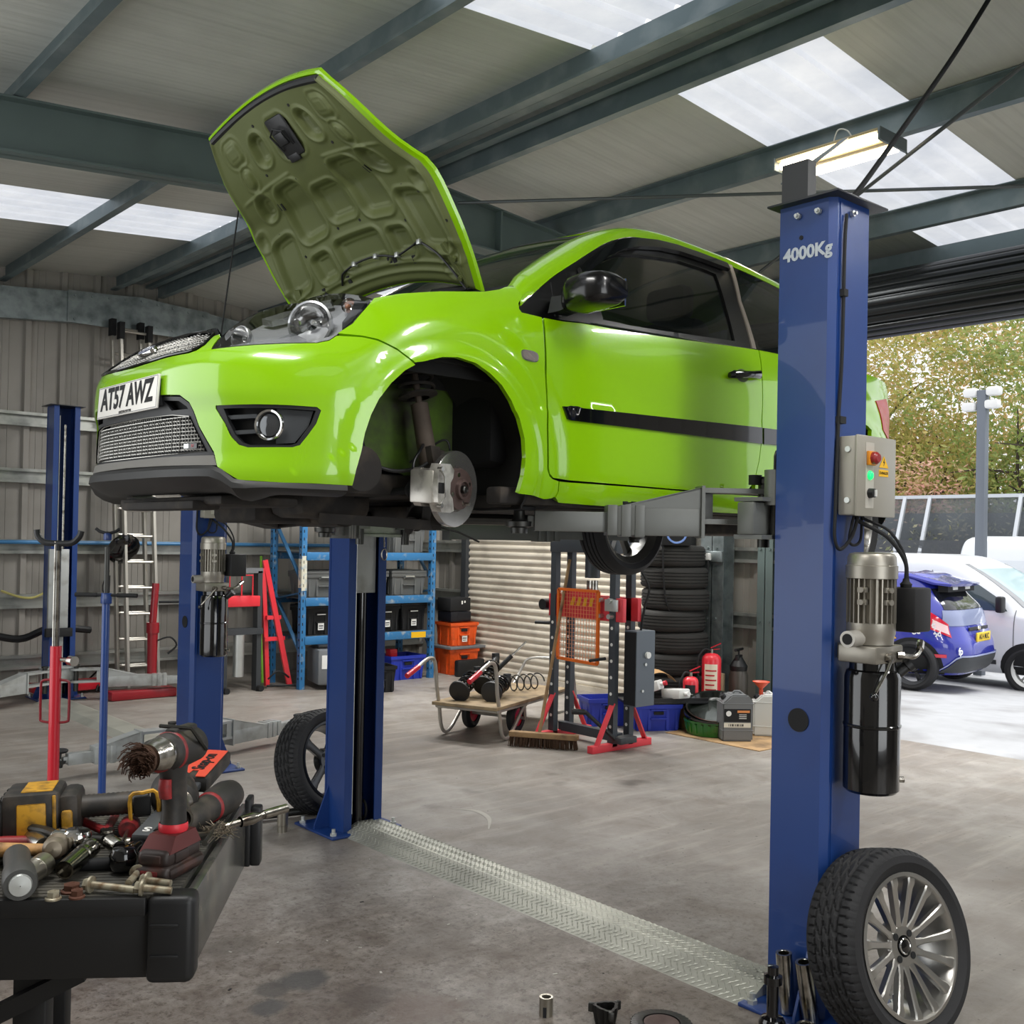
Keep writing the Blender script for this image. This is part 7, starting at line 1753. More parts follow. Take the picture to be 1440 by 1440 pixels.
mb = MB(); mb.box((L_-.07, -.035, zt-.14), (L_-.03, -.01, zt+.0), .006); mb.box((L_-.075, -.012, zt-.14), (L_-.02, .003, zt+.02), .004); mb.build('side_handle', M_black, ct)
for x, y in ((.10, .30), (.10, .66), (.60, .42), (.60, .66)): MB().box((x-.022, y-.03, .08), (x+.022, y+.03, zb), .004).build('leg', M_cart, ct)
MB().bar((.06, .36, .72), (.06, .20, .80), .03, .03).box((.08, .08, .30), (.62, .70, .33), .004).build('lower_shelf', M_cart, ct)
for x, y in ((.10, .30), (.10, .66), (.60, .42), (.60, .66)): MB().cyl((x-.015, y, .04), (x+.015, y, .04), .04, n=18).build('castor', M_blackmt, ct)
ZT = .9515
M_tooldk = mat('dirty_tool_black', '262422', .55, var=.25, scale=18, dirt='4c443c', dirtamt=.35, dscale=22)
M_toolyl = mat('dirty_yellow', 'c9962a', .5, var=.1, dirt='5a4320', dirtamt=.4, dscale=40)
M_toolrd = mat('dirty_red', '8e2326', .5, var=.15, dirt='2f2020', dirtamt=.35, dscale=40)
M_snapred = mat('orange_red_label', 'e0553f', .45)
M_soc2 = mat('worn_socket', '8f897e', .28, .95, var=.12, scale=30, dirt='4a423a', dirtamt=.3, dscale=40)
def basis(o, d, up=(0, 0, 1)):
    d = Vector(d).normalized(); up = Vector(up); s = up.cross(d).normalized(); u = d.cross(s)
    return Matrix(((d.x, s.x, u.x, o[0]), (d.y, s.y, u.y, o[1]), (d.z, s.z, u.z, o[2]), (0, 0, 0, 1)))
def tthing(name, label, cat, M): 
    o = thing(name, label, cat, M.to_translation(), rot=M.to_euler()); return o
# --- cordless drill standing on its battery, wire cup brush in the chuck
dv = Vector((-.62, -.42, 0)).normalized()      # the way the chuck points
M_ = basis((.832, 1.928, ZT), dv); dr = tthing('cordless_drill', 'red and black cordless drill standing on its battery, wire brush in the chuck', 'drill', M_)
mb = MB(); mb.box((-.055, -.038, 0), (.078, .038, .030), .012, seg=3); mb.box((-.048, -.042, .008), (.070, .042, .026), .008); mb.box((-.050, -.033, .024), (.070, .033, .056), .012, seg=3)
for s_ in (-1, 1): mb.box((.0, s_*.030-.006, .030), (.045, s_*.030+.006, .050), .004)
mb.box((.066, -.020, .034), (.074, .020, .050), .004); bt = mb.build('battery', mat('battery_dirty', '2a1f1c', .5, var=.25, scale=20, dirt='55342c', dirtamt=.3, dscale=25), dr)
mb = MB(); mb.box((.0765, -.018, .010), (.0790, .018, .022), .002); mb.build('battery_label', MATS['dirty_red'], bt)
mb = MB(); mb.loft([[(x, y, .05) for x, y in ((-.045, -.033), (.06, -.033), (.06, .033), (-.045, .033))], [(x, y, .078) for x, y in ((-.032, -.028), (.035, -.028), (.035, .028), (-.032, .028))]]); mb.build('battery_shoe', mat('shoe_dark_red', '5a2422', .5, var=.2, scale=20), dr)
mb = MB(); mb.lathe([(.026, .078), (.0275, .082), (.0275, .090), (.026, .094)], n=20); mb.build('red_band', mat('bright_red_band', 'd8303c', .4), dr)
def oval(cx, rx, ry, z, n=20, tilt=0): return [(cx+rx*cos(2*pi*k/n), ry*sin(2*pi*k/n), z+tilt*cos(2*pi*k/n)) for k in range(n)]
mb = MB(); mb.loft([oval(.0, .026, .024, .09), oval(-.002, .024, .022, .12), oval(.0, .025, .023, .155), oval(.004, .028, .024, .185), oval(.006, .034, .026, .205)]); mb.build('grip', M_tooldk, dr)
mb = MB(); mb.loft([oval(.028, .010, .012, .145), oval(.032, .012, .013, .165), oval(.030, .010, .012, .182)]); mb.build('trigger', M_toolrd, dr)
mb = MB(); mb.lathe([(.001, -.075), (.026, -.074), (.034, -.062), (.036, -.030), (.037, .010), (.036, .030), (.030, .036)], (.0, 0, .232), (1, 0, 0), n=32); mb.box((-.06, -.012, .255), (.02, .012, .274), .005); mb.build('motor_housing', M_tooldk, dr)
mb = MB(); mb.lathe([(.0365, .012), (.038, .014), (.038, .019), (.0365, .021)], (0, 0, .232), (1, 0, 0), n=32); mb.build('red_collar', M_toolrd, dr)
mb = MB(); mb.tube([(-.055, .034, .225), (-.02, .040, .25), (.0, .034, .275), (.0, -.034, .275)], .004, n=6); mb.build('belt_hook', M_dksteel, dr)
mb = MB(); mb.lathe([(.030, .034), (.033, .05), (.032, .052), (.032, .070), (.029, .078), (.027, .090), (.012, .092), (.001, .092)], (0, 0, .232), (1, 0, 0), n=28); mb.build('chuck', M_chromeD, dr)
mb = MB(); random.seed(11)
mb.lathe([(.006, .09), (.018, .094), (.028, .10), (.028, .108), (.001, .108)], (0, 0, .232), (1, 0, 0), n=20)
for i in range(150):
    a = random.uniform(0, 2*pi); r0 = random.uniform(.006, .027); r1 = r0*1.25+random.uniform(-.003, .004); a2 = a+random.uniform(-.35, .35); L2 = random.uniform(.014, .030)
    mb.tube([(.104, r0*cos(a), .232+r0*sin(a)), (.104+L2*.6, r1*cos(a2), .232+r1*sin(a2)), (.104+L2, r1*cos(a2+.3), .232+r1*sin(a2+.3))], .0011, n=4)
tag(mb.build('wire_brush', mat('brush_wire', '4a3326', .6, .5, var=.4, scale=60), dr, flat=True), kind='stuff')
# --- yellow and black impact wrench lying on its side
P0 = Vector((.715, 2.275, ZT+.062)); P1 = Vector((.925, 2.175, ZT+.070)); M_ = basis(P0, P1-P0)
iw = tthing('impact_wrench', 'yellow and black cordless impact wrench lying on its side', 'impact wrench', M_)
mb = MB(); mb.box((-.085, -.062, -.055), (.025, .062, .050), .010); mb.box((-.095, -.055, -.045), (-.08, .055, .035), .006)
for k in range(4): mb.box((-.092, -.060+.034*k, -.05), (-.086, -.045+.034*k, .04), .002)
bt = mb.build('battery', M_tooldk, iw)
mb = MB(); mb.box((-.055, -.0645, -.035), (.0, -.061, .030), .003); mb.box((-.05, -.045, .049), (.01, .045, .0525), .002); mb.build('yellow_panel', M_toolyl, bt)
mb = MB(); mb.box((.012, -.066, -.05), (.019, -.060, .045), .002); mb.box((.028, -.066, -.032), (.050, -.055, .012), .006); mb.build('yellow_trim', M_toolyl, iw)
mb = MB(); mb.box((.02, -.055, -.048), (.062, .055, .042), .014); mb.build('foot_shell', M_tooldk, iw)
def ovx(x, ry, rz, cz=0, n=20): return [(x, ry*cos(2*pi*k/n), cz+rz*sin(2*pi*k/n)) for k in range(n)]
mb = MB(); rr_ = []
for k in range(30): x = .055+.0048*k; g_ = .0012 if k % 2 else 0; rr_.append(ovx(x, .027-g_, .024-g_, .003))
mb.loft(rr_); mb.build('ribbed_grip', M_tooldk, iw)
mb = MB(); mb.box((.165, -.034, -.022), (.200, -.020, .022), .006); mb.build('trigger', M_blackmt, iw)
mb = MB(); mb.tube(smooth([(.160, -.034, -.026), (.160, -.036, .024), (.185, -.036, .030), (.212, -.034, .028), (.216, -.032, -.028)], 3), .0045, n=6); mb.build('yellow_guard', M_toolyl, iw)
mb = MB(); M2 = Matrix.Translation((.235, 0, .0)) ; mb.lathe([(.001, -.05), (.035, -.048), (.048, -.03), (.050, .02), (.044, .045), (.030, .055), (.001, .056)], (.245, .03, .005), (.12, -1, -.15), n=30); mb.build('gear_head', M_tooldk, iw)
mb = MB(); ax_ = Vector((.12, -1, -.15)).normalized(); b0 = Vector((.245, .03, .005)); mb.lathe([(.032, .045), (.034, .058), (.028, .066), (.024, .080), (.026, .083), (.027, .138), (.022, .138), (.020, .10), (.001, .10)], b0, ax_, n=28); mb.build('socket', M_soc2, iw)
mb = MB(); mb.tube([b0+ax_*.0+Vector((.02*cos(a)-.0, 0, .047*1+.0*sin(a))) for a in (0, 1.5, 3)], .006, n=6); mb.build('yellow_top_strip', M_toolyl, iw)
# --- slim folding inspection light with the red-orange lettered panel
A0 = Vector((.815, 2.035, ZT+.040)); A1 = Vector((1.19, 2.50, ZT+.075)); M_ = basis(A0, A1-A0, (-.40, -.55, .75))
il = tthing('inspection_light', 'slim grey inspection light with an orange-red lettered panel, propped behind the drill', 'inspection light', M_)
L1 = (A1-A0).length
mb = MB(); mb.box((0, -.022, -.008), (L1*.62, .022, .008), .004); mb.build('light_blade', mat('blade_grey', '56595c', .4, .3), il)
mb = MB(); mb.box((L1*.60, -.036, -.018), (L1, .036, .020), .008); hd_ = mb.build('battery_head', M_tooldk, il)
mb = MB(); mb.prism([(L1*.60, -.030, .0205), (L1*.98, -.030, .0205), (L1*.98, .018, .0205), (L1*.94, .030, .0205), (L1*.62, .030, .0205), (L1*.62, .014, .0205), (L1*.68, .010, .0205), (L1*.68, -.004, .0205), (L1*.60, -.008, .0205)], (0, 0, .002)); mb.build('label_panel', M_snapred, hd_)
text('Snap-on', .042, M_blackmt, hd_, 'panel_lettering', Matrix.Translation((L1*.80, .0, .0235)) @ Matrix.Rotation(0, 4, 'Z'), bold=.0008)
text('S', .034, M_white, il, 'blade_letter', Matrix.Translation((.03, .0, .009)) @ Matrix.Rotation(radians(90), 4, 'Z'), bold=.001)
# --- second black tool body with red ring lying to the right
B0 = Vector((.88, 2.06, ZT+.034)); B1 = Vector((1.10, 2.24, ZT+.045)); M_ = basis(B0, B1-B0)
bt_ = tthing('cordless_polisher', 'black cylindrical cordless tool with a red ring, lying behind the drill', 'power tool', M_)
L2 = (B1-B0).length; mb = MB(); mb.lathe([(.001, -.04), (.022, -.04), (.026, 0), (.029, L2*.5), (.031, L2*.62)], (0, 0, 0), (1, 0, 0), n=26); mb.lathe([(.031, L2*.66), (.036, L2*.72), (.038, L2*.92), (.033, L2*1.02), (.015, L2*1.05), (.001, L2*1.05)], (0, 0, 0), (1, 0, 0), n=26); mb.build('tool_body', M_tooldk, bt_)
mb = MB(); mb.lathe([(.031, L2*.62), (.034, L2*.63), (.034, L2*.65), (.031, L2*.66)], (0, 0, 0), (1, 0, 0), n=26); mb.build('red_ring', M_toolrd, bt_)
# --- wire end brush / extension reaching over the cart edge
o = MB().cyl((1.02, 2.10, ZT+.015), (1.14, 2.113, ZT+.024), .0075, n=10).lathe([(.012, 0), (.014, .03), (.009, .05)], (1.06, 2.105, ZT+.018), (.18, .02, .013), n=14).cyl((1.12, 2.111, ZT+.023), (1.18, 2.118, ZT+.027), .010, n=12).build('extension_bar', M_chromeD); tag(o, 'rusty chromed extension bar poking over the right edge of the tray', 'extension bar')
t = thing('wire_end_brush', 'frayed wire end brush lying by the tray edge behind the battery', 'wire brush', (.93, 2.00, ZT+.018))
MB().cyl((0, 0, 0), (.07, .09, .006), .006, n=10).build('shank', M_steel, t); mb = MB(); random.seed(5)
for i in range(90):
    p = Vector((.03+random.uniform(0, .05), .04+random.uniform(0, .06), 0)); mb.tube([p, p+Vector((random.uniform(-.03, .03), random.uniform(-.03, .02), random.uniform(-.01, .02)))], .0009, n=4)
tag(mb.build('wires', mat('wire_pale', '8a8070', .5, .7, var=.3), t, flat=True), kind='stuff')
# --- hammer
H0 = Vector((.52, 2.19, ZT+.035)); H1 = Vector((.655, 2.085, ZT+.035)); M_ = basis(H0, H1-H0)
hm = tthing('ball_hammer', 'hammer with a worn wooden handle, head lying towards the middle of the tray', 'hammer', M_)
Lh = (H1-H0).length; mb = MB(); mb.loft([ovx(x, r_*1.2, r_) for x, r_ in ((-.15, .015), (-.05, .016), (.03, .0145), (Lh-.04, .012), (Lh, .011))]); mb.build('handle', mat('hammer_wood', 'b98c56', .6, var=.2, scale=30, dirt='5c3e22', dirtamt=.3, dscale=40), hm)
mb = MB(); mb.lathe([(.001, -.035), (.020, -.034), (.023, -.03), (.023, -.012), (.016, -.008), (.016, .012), (.020, .016), (.021, .036), (.015, .046), (.001, .050)], (Lh+.008, .01, .004), (.25, -1, .15), n=26); mb.box((Lh-.01, -.016, -.014), (Lh+.026, .022, .020), .008); mb.build('head', mat('rusty_pale_steel', '8c8272', .5, .6, var=.2, scale=20, dirt='6d4a2c', dirtamt=.35, dscale=30), hm)
# --- sockets, ratchets, torch
def tube_tool(name, label, cat, p0, p1, prof, material, extra=None):
    p0, p1 = Vector(p0), Vector(p1); M_ = basis(p0, p1-p0); t = tthing(name, label, cat, M_); L = (p1-p0).length
    mb = MB(); mb.lathe([(r, x*L) for r, x in prof], (0, 0, 0), (1, 0, 0), n=28); mb.build(extra or 'body', material, t); return t
tube_tool('impact_socket', 'stubby steel socket lying in front of the hammer head', 'socket', (.585, 1.995, ZT+.020), (.635, 2.045, ZT+.024), [(.001, .1), (.013, .1), (.015, 0), (.020, 0), (.0205, .5), (.0215, .52), (.0215, .95), (.018, 1), (.001, 1)], M_soc)
tube_tool('deep_socket', 'long stepped steel socket lying in the middle of the tray', 'socket', (.650, 1.985, ZT+.022), (.725, 2.06, ZT+.034), [(.001, .15), (.013, .15), (.014, 0), (.0175, 0), (.0185, .55), (.0165, .57), (.0165, .62), (.0185, .64), (.0185, .72), (.0165, .74), (.0165, .8), (.018, .82), (.018, 1), (.001, 1)], mat('dark_chrome', '77736a', .2, 1., var=.1, scale=30))
tube_tool('chrome_pipe', 'short bright tube lying behind the hammer handle', 'tube', (.672, 2.30, ZT+.022), (.664, 2.15, ZT+.024), [(.001, 0), (.0175, 0), (.0185, .04), (.0185, .96), (.0175, 1), (.001, 1)], M_steel)
t = tube_tool('hand_torch', 'black round torch with a pale end cap, at the left front of the tray', 'torch', (.60, 2.10, ZT+.030), (.558, 1.930, ZT+.028), [(.001, 0), (.022, 0), (.024, .03), (.024, .55), (.028, .62), (.0295, .95), (.027, 1), (.001, 1)], mat('torch_grey', '4a4a48', .5, .2))
mb = MB(); LL = (Vector((.60, 2.10, 0))-Vector((.558, 1.930, 0))).length; mb.lathe([(.020, LL+.001), (.018, LL+.006), (.001, LL+.007)], (0, 0, 0), (1, 0, 0), n=26); mb.build('end_cap', M_zinc, t)
M_ = basis((.70, 2.115, ZT+.045), (.6, -.75, -.1)); rt = tthing('ratchet', 'polished chrome ratchet head with its handle lying back under the tools', 'ratchet', M_)
mb = MB(); mb.box((-.030, -.022, -.014), (.030, .022, .014), .009); mb.lathe([(.001, -.018), (.024, -.016), (.026, -.010), (.026, .010), (.022, .017), (.001, .018)], (.018, 0, 0), (0, 0, 1), n=28); mb.build('ratchet_head', M_chrome, rt)
mb = MB(); mb.tube(smooth([(-.028, 0, 0), (-.07, .03, -.008), (-.14, .055, -.018), (-.2, .075, -.025)], 5), .009, n=10); mb.build('ratchet_handle', M_dksteel, rt)
M_ = basis((.755, 1.975, ZT+.026), (-.75, -.6, 0)); r2 = tthing('air_ratchet', 'black rounded ratchet head with a chrome socket, in front of the inspection light', 'ratchet', M_)
mb = MB(); mb.lathe([(.001, -.022), (.020, -.020), (.026, -.008), (.026, .008), (.020, .020), (.001, .022)], (.0, 0, 0), (0, 0, 1), n=28); mb.tube([(-.02, 0, 0), (-.09, -.012, .0), (-.15, -.02, 0)], .014, n=12); mb.build('ratchet_body', M_blackgl, r2)
mb = MB(); mb.lathe([(.001, .02), (.013, .02), (.0145, .026), (.0145, .058), (.011, .060), (.001, .056)], (-.035, -.02, .004), (-.5, -.8, .1), n=20); mb.build('chrome_socket', M_chromeD, r2)
# pliers with red handles
for nm, lb, p, d, sp in (('pliers', 'red-handled pliers lying open behind the ratchet', (.80, 2.19, ZT+.022), (.15, 1, .05), 1),):
    M_ = basis(p, d); t = tthing(nm, lb, 'pliers', M_)
    for s_ in (1, -1):
        mb = MB(); mb.tube(smooth([(0, 0, 0), (.04, .014*s_, 0), (.09, .036*s_, .004), (.15, .042*s_, .006), (.19, .034*s_, .006)], 4), [.009]*16+[.009], n=10); mb.build('red_handle', M_toolrd, t)
    mb = MB(); mb.lathe([(.001, -.008), (.014, -.008), (.014, .008), (.001, .008)], (-.01, 0, 0), (0, 0, 1), n=18); mb.loft([[(-.015, y, z) for y, z in ((-.012, -.006), (.012, -.006), (.012, .006), (-.012, .006))], [(-.07, y, z) for y, z in ((-.004, -.004), (.004, -.004), (.004, .004), (-.004, .004))]]); mb.build('jaws', M_chromeD, t)
t = tube_tool('screwdriver', 'screwdriver with a round red handle behind the air ratchet', 'screwdriver', (.870, 2.235, ZT+.020), (.835, 2.165, ZT+.024), [(.001, 0), (.016, 0), (.021, .3), (.021, .8), (.017, 1), (.001, 1)], M_toolrd, 'handle')
MB().cyl((.075, 0, 0), (.16, 0, -.004), .004, n=8).build('shaft', M_steel, t)
# a layer of small dark tools and sockets under the others
small = [('dark oily socket lying under the ratchet', (.70, 2.17, ZT+.014), (.74, 2.19, ZT+.014), .015, M_dksteel), ('small ribbed socket between pliers and screwdriver', (.785, 2.13, ZT+.013), (.82, 2.11, ZT+.013), .012, M_soc), ('small chrome socket beside the screwdriver shaft', (.80, 2.06, ZT+.014), (.835, 2.09, ZT+.014), .013, M_chromeD), ('short dark socket under the impact wrench grip', (.77, 2.30, ZT+.016), (.80, 2.33, ZT+.016), .016, M_dksteel)]
for lb, a, b_, r_, m_ in small: tube_tool('small_socket', lb, 'socket', a, b_, [(.001, .2), (r_*.7, .2), (r_*.75, 0), (r_, 0), (r_, .6), (r_*.9, .65), (r_*.95, 1), (.001, 1)], m_)
for lb, pts, r_, m_ in (('dark red tool handle lying at the left edge of the tray', [(.50, 2.30, ZT+.016), (.62, 2.24, ZT+.018), (.68, 2.20, ZT+.016)], .014, M_toolrd), ('grey steel punch lying under the impact wrench', [(.66, 2.33, ZT+.012), (.73, 2.22, ZT+.016), (.78, 2.15, ZT+.018)], .008, M_dksteel), ('black grip tool lying between the hammer and the sockets', [(.61, 2.10, ZT+.016), (.70, 2.03, ZT+.012), (.76, 2.0, ZT+.012)], .012, M_blackmt), ('thin steel spanner lying left of the pliers', [(.72, 2.28, ZT+.01), (.775, 2.17, ZT+.012)], .007, M_chromeD), ('black-handled file under the long socket', [(.58, 2.16, ZT+.010), (.69, 2.12, ZT+.012), (.75, 2.11, ZT+.012)], .010, M_dksteel)):
    o = MB().tube(smooth(pts, 4), r_, n=12).build('hand_tool', m_); tag(o, lb, 'hand tool')
# nuts and flanged bolts in front
M_nut = mat('dirty_zinc_bolt', 'a39c88', .5, .5, var=.2, scale=40, dirt='6a4f30', dirtamt=.35, dscale=60); M_nutr = mat('rusty_nut', '5c3a2c', .7, .4, var=.3, scale=40)
def nut(label, x, y, r, m_, z=ZT, fl=True):
    mb = MB(); mb.lathe([(r*1.25 if fl else r, 0), (r*1.25 if fl else r, .003), (r, .005)], n=24)
    mb.loft([[(r*cos(pi*k/3+.2), r*sin(pi*k/3+.2), zz) for k in range(6)] for zz in (.003, .014)]); mb.lathe([(r*.55, .0142), (r*.6, .0146), (r*.35, .0146), (r*.3, .012), (.001, .012)], n=18)
    tag(mb.build('wheel_nut', m_), label, 'nut', loc=(x, y, z))
nut('pale flanged nut at the front edge of the mat, leftmost', .606, 1.905, .011, M_nut); nut('rusty nut between the two front nuts, further back', .644, 1.925, .015, M_nutr); nut('rusty brown nut right of the pale nut', .641, 1.888, .011, M_nutr)
def bolt(label, p0, p1, hr=.012, sr=.0065):
    p0, p1 = Vector(p0), Vector(p1); M_ = basis(p0, p1-p0); t = tthing('flange_bolt', label, 'bolt', M_); L = (p1-p0).length
    mb = MB(); mb.lathe([(.001, 0), (hr*1.25, 0), (hr*1.25, .004), (.001, .004)], (0, 0, 0), (1, 0, 0), n=20); mb.loft([[(x, hr*.85*cos(pi*k/3), hr*.85*sin(pi*k/3)) for k in range(6)] for x in (-.010, .001)]); mb.cyl((.003, 0, 0), (L, 0, 0), sr, n=14); mb.build('bolt_body', M_nut, t)
bolt('long dirty flange bolt with its head to the left', (.668, 1.903, ZT+.014), (.724, 1.838, ZT+.010)); bolt('flange bolt pointing right, resting behind the long one', (.758, 1.91, ZT+.016), (.722, 1.862, ZT+.016)); bolt('flange bolt at the front with its head in the middle', (.733, 1.832, ZT+.014), (.776, 1.800, ZT+.008)); bolt('flange bolt nearest the drill battery', (.757, 1.868, ZT+.013), (.788, 1.832, ZT+.010))
# ================================================================ YARD OUTSIDE THE DOOR
def gz(x): return max(-.42, min(0, -.06*(x-9.5)))
M_asph = mat('asphalt', 'a3a4a6', .85, var=.12, scale=5, bump=.4, bscale=90, dirt='7c7b7a', dirtamt=.4, dscale=1.2)
mb = MB(); xs = [8.10, 9.5, 11, 13, 16.5, 60]; ys_ = [-40, 60]
mb.faces([(x, y, gz(x)-.004) for x in xs for y in ys_], [(2*i, 2*i+2, 2*i+3, 2*i+1) for i in range(len(xs)-1)])
struct(mb.build('ground_outside', M_asph, flat=True))
M_carwhite = mat('white_van_paint', 'e3e6ea', .3, coat=.6); M_bluecar = mat('blue_car_paint', '27309c', .22, coat=1., var=.03)
M_vglass = mat('van_glass', '3a4a50', .06, spec=.8)
def lv(a, b, t): return a+(b-a)*t
def ringcar(name, label, loc, rz, prof, paint, cat, n=64, ex=5., exf=4.):
    """prof: (z, half width, rear y, front y) levels from sill to roof."""
    t = thing(name, label, cat, loc, rz)
    fz = [p[0] for p in prof]; fw, fr, ff = (pchip(fz, [p[i] for p in prof]) for i in (1, 2, 3))
    def S(a, z, off=0.):
        w, r, f = fw(z)+off, fr(z)-off, ff(z)+off; c, s = cos(a), sin(a); e = ex
        x = w*(1 if c > 0 else -1)*abs(c)**(2/e); y = (r+f)/2+(f-r)/2*(1 if s > 0 else -1)*abs(s)**(2/e)
        return Vector((x, y, z))
    zz = []; 
    for i in range(len(fz)-1): zz += [lv(fz[i], fz[i+1], k/3) for k in range(3)]
    zz.append(fz[-1])
    mb = MB(); mb.loft([[S(2*pi*k/n+.0001, z) for k in range(n)] for z in zz]); mb.build('body', paint, t, ang=40)
    return t, S, (fw, fr, ff)
def xside(S, y, z, sg, off):
    lo, hi = -pi/2, pi/2
    for _ in range(24):
        q = (lo+hi)/2
        if S(q, z).y < y: lo = q
        else: hi = q
    p = S(q, z, off); return Vector((sg*p.x, p.y, p.z))
def sidepatch(S, poly, sg, off, material, name, parent, h=.08):
    """polygon in (y, z) laid on the flank."""
    poly = densify(poly, h); pts = list(poly); A = [p[0] for p in poly]; B_ = [p[1] for p in poly]
    i = min(A)
    while i < max(A):
        j = min(B_)
        while j < max(B_):
            if inpoly((i, j), poly) and segd((i, j), poly) > .4*h: pts.append((i, j))
            j += h
        i += h
    ed = [(k, (k+1) % len(poly)) for k in range(len(poly))]
    vv, _, ff, _, _, _ = delaunay_2d_cdt([Vector(p) for p in pts], ed, [], 0, 1e-5)
    tri = [f for f in ff if inpoly((sum(vv[q][0] for q in f)/3, sum(vv[q][1] for q in f)/3), poly)]
    mb = MB(); mb.faces([xside(S, v[0], v[1], sg, off) for v in vv], [list(f) for f in tri]); return mb.build(name, material, parent, ang=60)
def rearpatch(S, a0, a1, zf0, zf1, off, material, name, parent, n=14, m_=6):
    """patch between angles a0..a1, heights zf0(a)..zf1(a)."""
    V = []
    for i in range(n+1):
        a = lv(a0, a1, i/n); z0 = zf0(i/n); z1 = zf1(i/n)
        for j in range(m_+1): V.append(S(a, lv(z0, z1, j/m_), off))
    mb = MB(); mb.faces(V, [(i*(m_+1)+j, i*(m_+1)+j+1, (i+1)*(m_+1)+j+1, (i+1)*(m_+1)+j) for i in range(n) for j in range(m_)]); return mb.build(name, material, parent, ang=60)
def arc_poly(cy, cz, r, a0=-10, a1=190, n=16): return [(cy+r*cos(radians(lv(a0, a1, k/n))), cz+r*sin(radians(lv(a0, a1, k/n)))) for k in range(n+1)]
# blue hatchback, rear three-quarter
bc, S, F_ = ringcar('blue_hatchback', 'blue hatchback with white side graphics parked just outside the door', (12.95, 5.885, -.156), radians(8.1),
    [(.20, .76, .14, 3.80), (.28, .81, .06, 3.88), (.42, .845, .01, 3.92), (.56, .855, .02, 3.92), (.68, .85, .07, 3.85), (.80, .835, .12, 3.55), (.92, .805, .15, 3.05), (1.02, .765, .20, 2.75), (1.15, .705, .33, 2.50), (1.28, .64, .44, 2.25), (1.37, .58, .50, 2.05), (1.42, .50, .58, 1.90), (1.435, .38, .72, 1.75)], M_bluecar, 'car')
for sg in (-1, 1):
    for wy in (.62, 3.10):
        o = sidepatch(S, arc_poly(wy, .30, .345)+[(wy-.33, .205), (wy+.33, .205)], sg, .004, M_blackmt, 'wheel_arch', bc)
        wheel('wheel', None, (sg*.765, wy, .30), (0, 0, pi/2*sg), R=.305, W=.19, rr=.228, style='five', nsp=5, face=-1, rimmat=M_alloydk, parent=bc)
    sidepatch(S, [(.75, .98), (1.1, 1.03), (2.45, .99), (2.1, 1.22), (1.75, 1.30), (1.2, 1.31), (.95, 1.24)], sg, .006, M_vglass, 'side_window', bc)
rearpatch(S, radians(-128), radians(-52), lambda t: .99, lambda t: 1.24, .006, mat('rear_glass_dark', '1a1c22', .1, coat=.5), 'rear_window', bc)
rearpatch(S, radians(-131), radians(-49), lambda t: .80, lambda t: .985, .006, mat('tailgate_grey_blue', '7f88a8', .3, coat=.6), 'tailgate_upper', bc)
mb = MB(); mb.loft([[(-.58, .46, 1.29), (-.58, .80, 1.385), (-.58, .80, 1.40), (-.58, .42, 1.31)], [(-.54, .26, 1.27), (-.54, .75, 1.39), (-.54, .75, 1.42), (-.54, .24, 1.30)], [(0, .20, 1.27), (0, .75, 1.425), (0, .75, 1.455), (0, .18, 1.30)], [(.54, .26, 1.27), (.54, .75, 1.39), (.54, .75, 1.42), (.54, .24, 1.30)], [(.58, .46, 1.29), (.58, .80, 1.385), (.58, .80, 1.40), (.58, .42, 1.31)]]); spo = mb.build('roof_spoiler', M_bluecar, bc)
MB().box((-.50, .30, 1.20), (.50, .42, 1.285)).build('spoiler_underside', M_blackmt, spo)
for x in (-.25, .22): MB().box((x-.09, .292, 1.225), (x+.09, .30, 1.265), .003).build('spoiler_sky_slot', M_white, spo)  # white plates painted as bright sky showing through the spoiler
M_tl = mat('tail_lamp_red', 'd01f38', .15, coat=.8)
for sg in (-1, 1):
    a0, a1 = (radians(-162), radians(-124)) if sg < 0 else (radians(-18), radians(-56))
    tl_ = rearpatch(S, a0, a1, lambda t: .86-.20*t, lambda t: 1.08-.26*t, .012, M_tl, 'tail_lamp', bc)
    rearpatch(S, lv(a0, a1, .55), lv(a0, a1, .97), lambda t: .775-.08*t, lambda t: .87-.07*t, .015, mat('pale_lens', 'e8c8c8', .2), 'clear_section', tl_)
pl_ = MB().box((-.26, .022, .60), (.26, .04, .71), .003).build('rear_plate', mat('plate_yellow', 'e8c62e', .4), bc)
text('AK14 MUC', .095, M_blackmt, pl_, 'plate_letters', frame((0, .0205, .655), (1, 0, 0), (0, 0, 1)), sx=.85, bold=.001)
MB().box((-.36, .085, .735), (.36, .10, .775), .004).build('tailgate_strip', M_black, bc); MB().sphere((0, .08, .755), .03, sc=(2, .4, 1)).build('badge', M_chrome, bc)
rearpatch(S, radians(-135), radians(-45), lambda t: .23, lambda t: .23+.20*min(1, 6*min(t, 1-t)), .012, M_dkgrey, 'diffuser', bc)
rearpatch(S, radians(-137), radians(-43), lambda t: .24+.19*min(1, 6*min(t, 1-t)), lambda t: .26+.19*min(1, 6*min(t, 1-t)), .018, mat('silver_blue_trim', '9aa2c4', .3, coat=.5), 'diffuser_edge', bc)
for sg in (-1, 1):
    a0, a1 = (radians(-150), radians(-133)) if sg < 0 else (radians(-30), radians(-47)); rearpatch(S, a0, a1, lambda t: .42, lambda t: .46, .014, M_tl, 'reflector', bc)
MB().tube([(.05, .16, .92), (.30, .18, .97)], .008, n=6).build('rear_wiper', M_blackmt, bc)
M_gr = mat('graphic_white', 'e9ebf0', .3); gr = sidepatch(S, [(.45, .86), (1.6, .64), (1.6, .67), (.45, .90)], -1, .006, M_gr, 'side_stripe', bc)
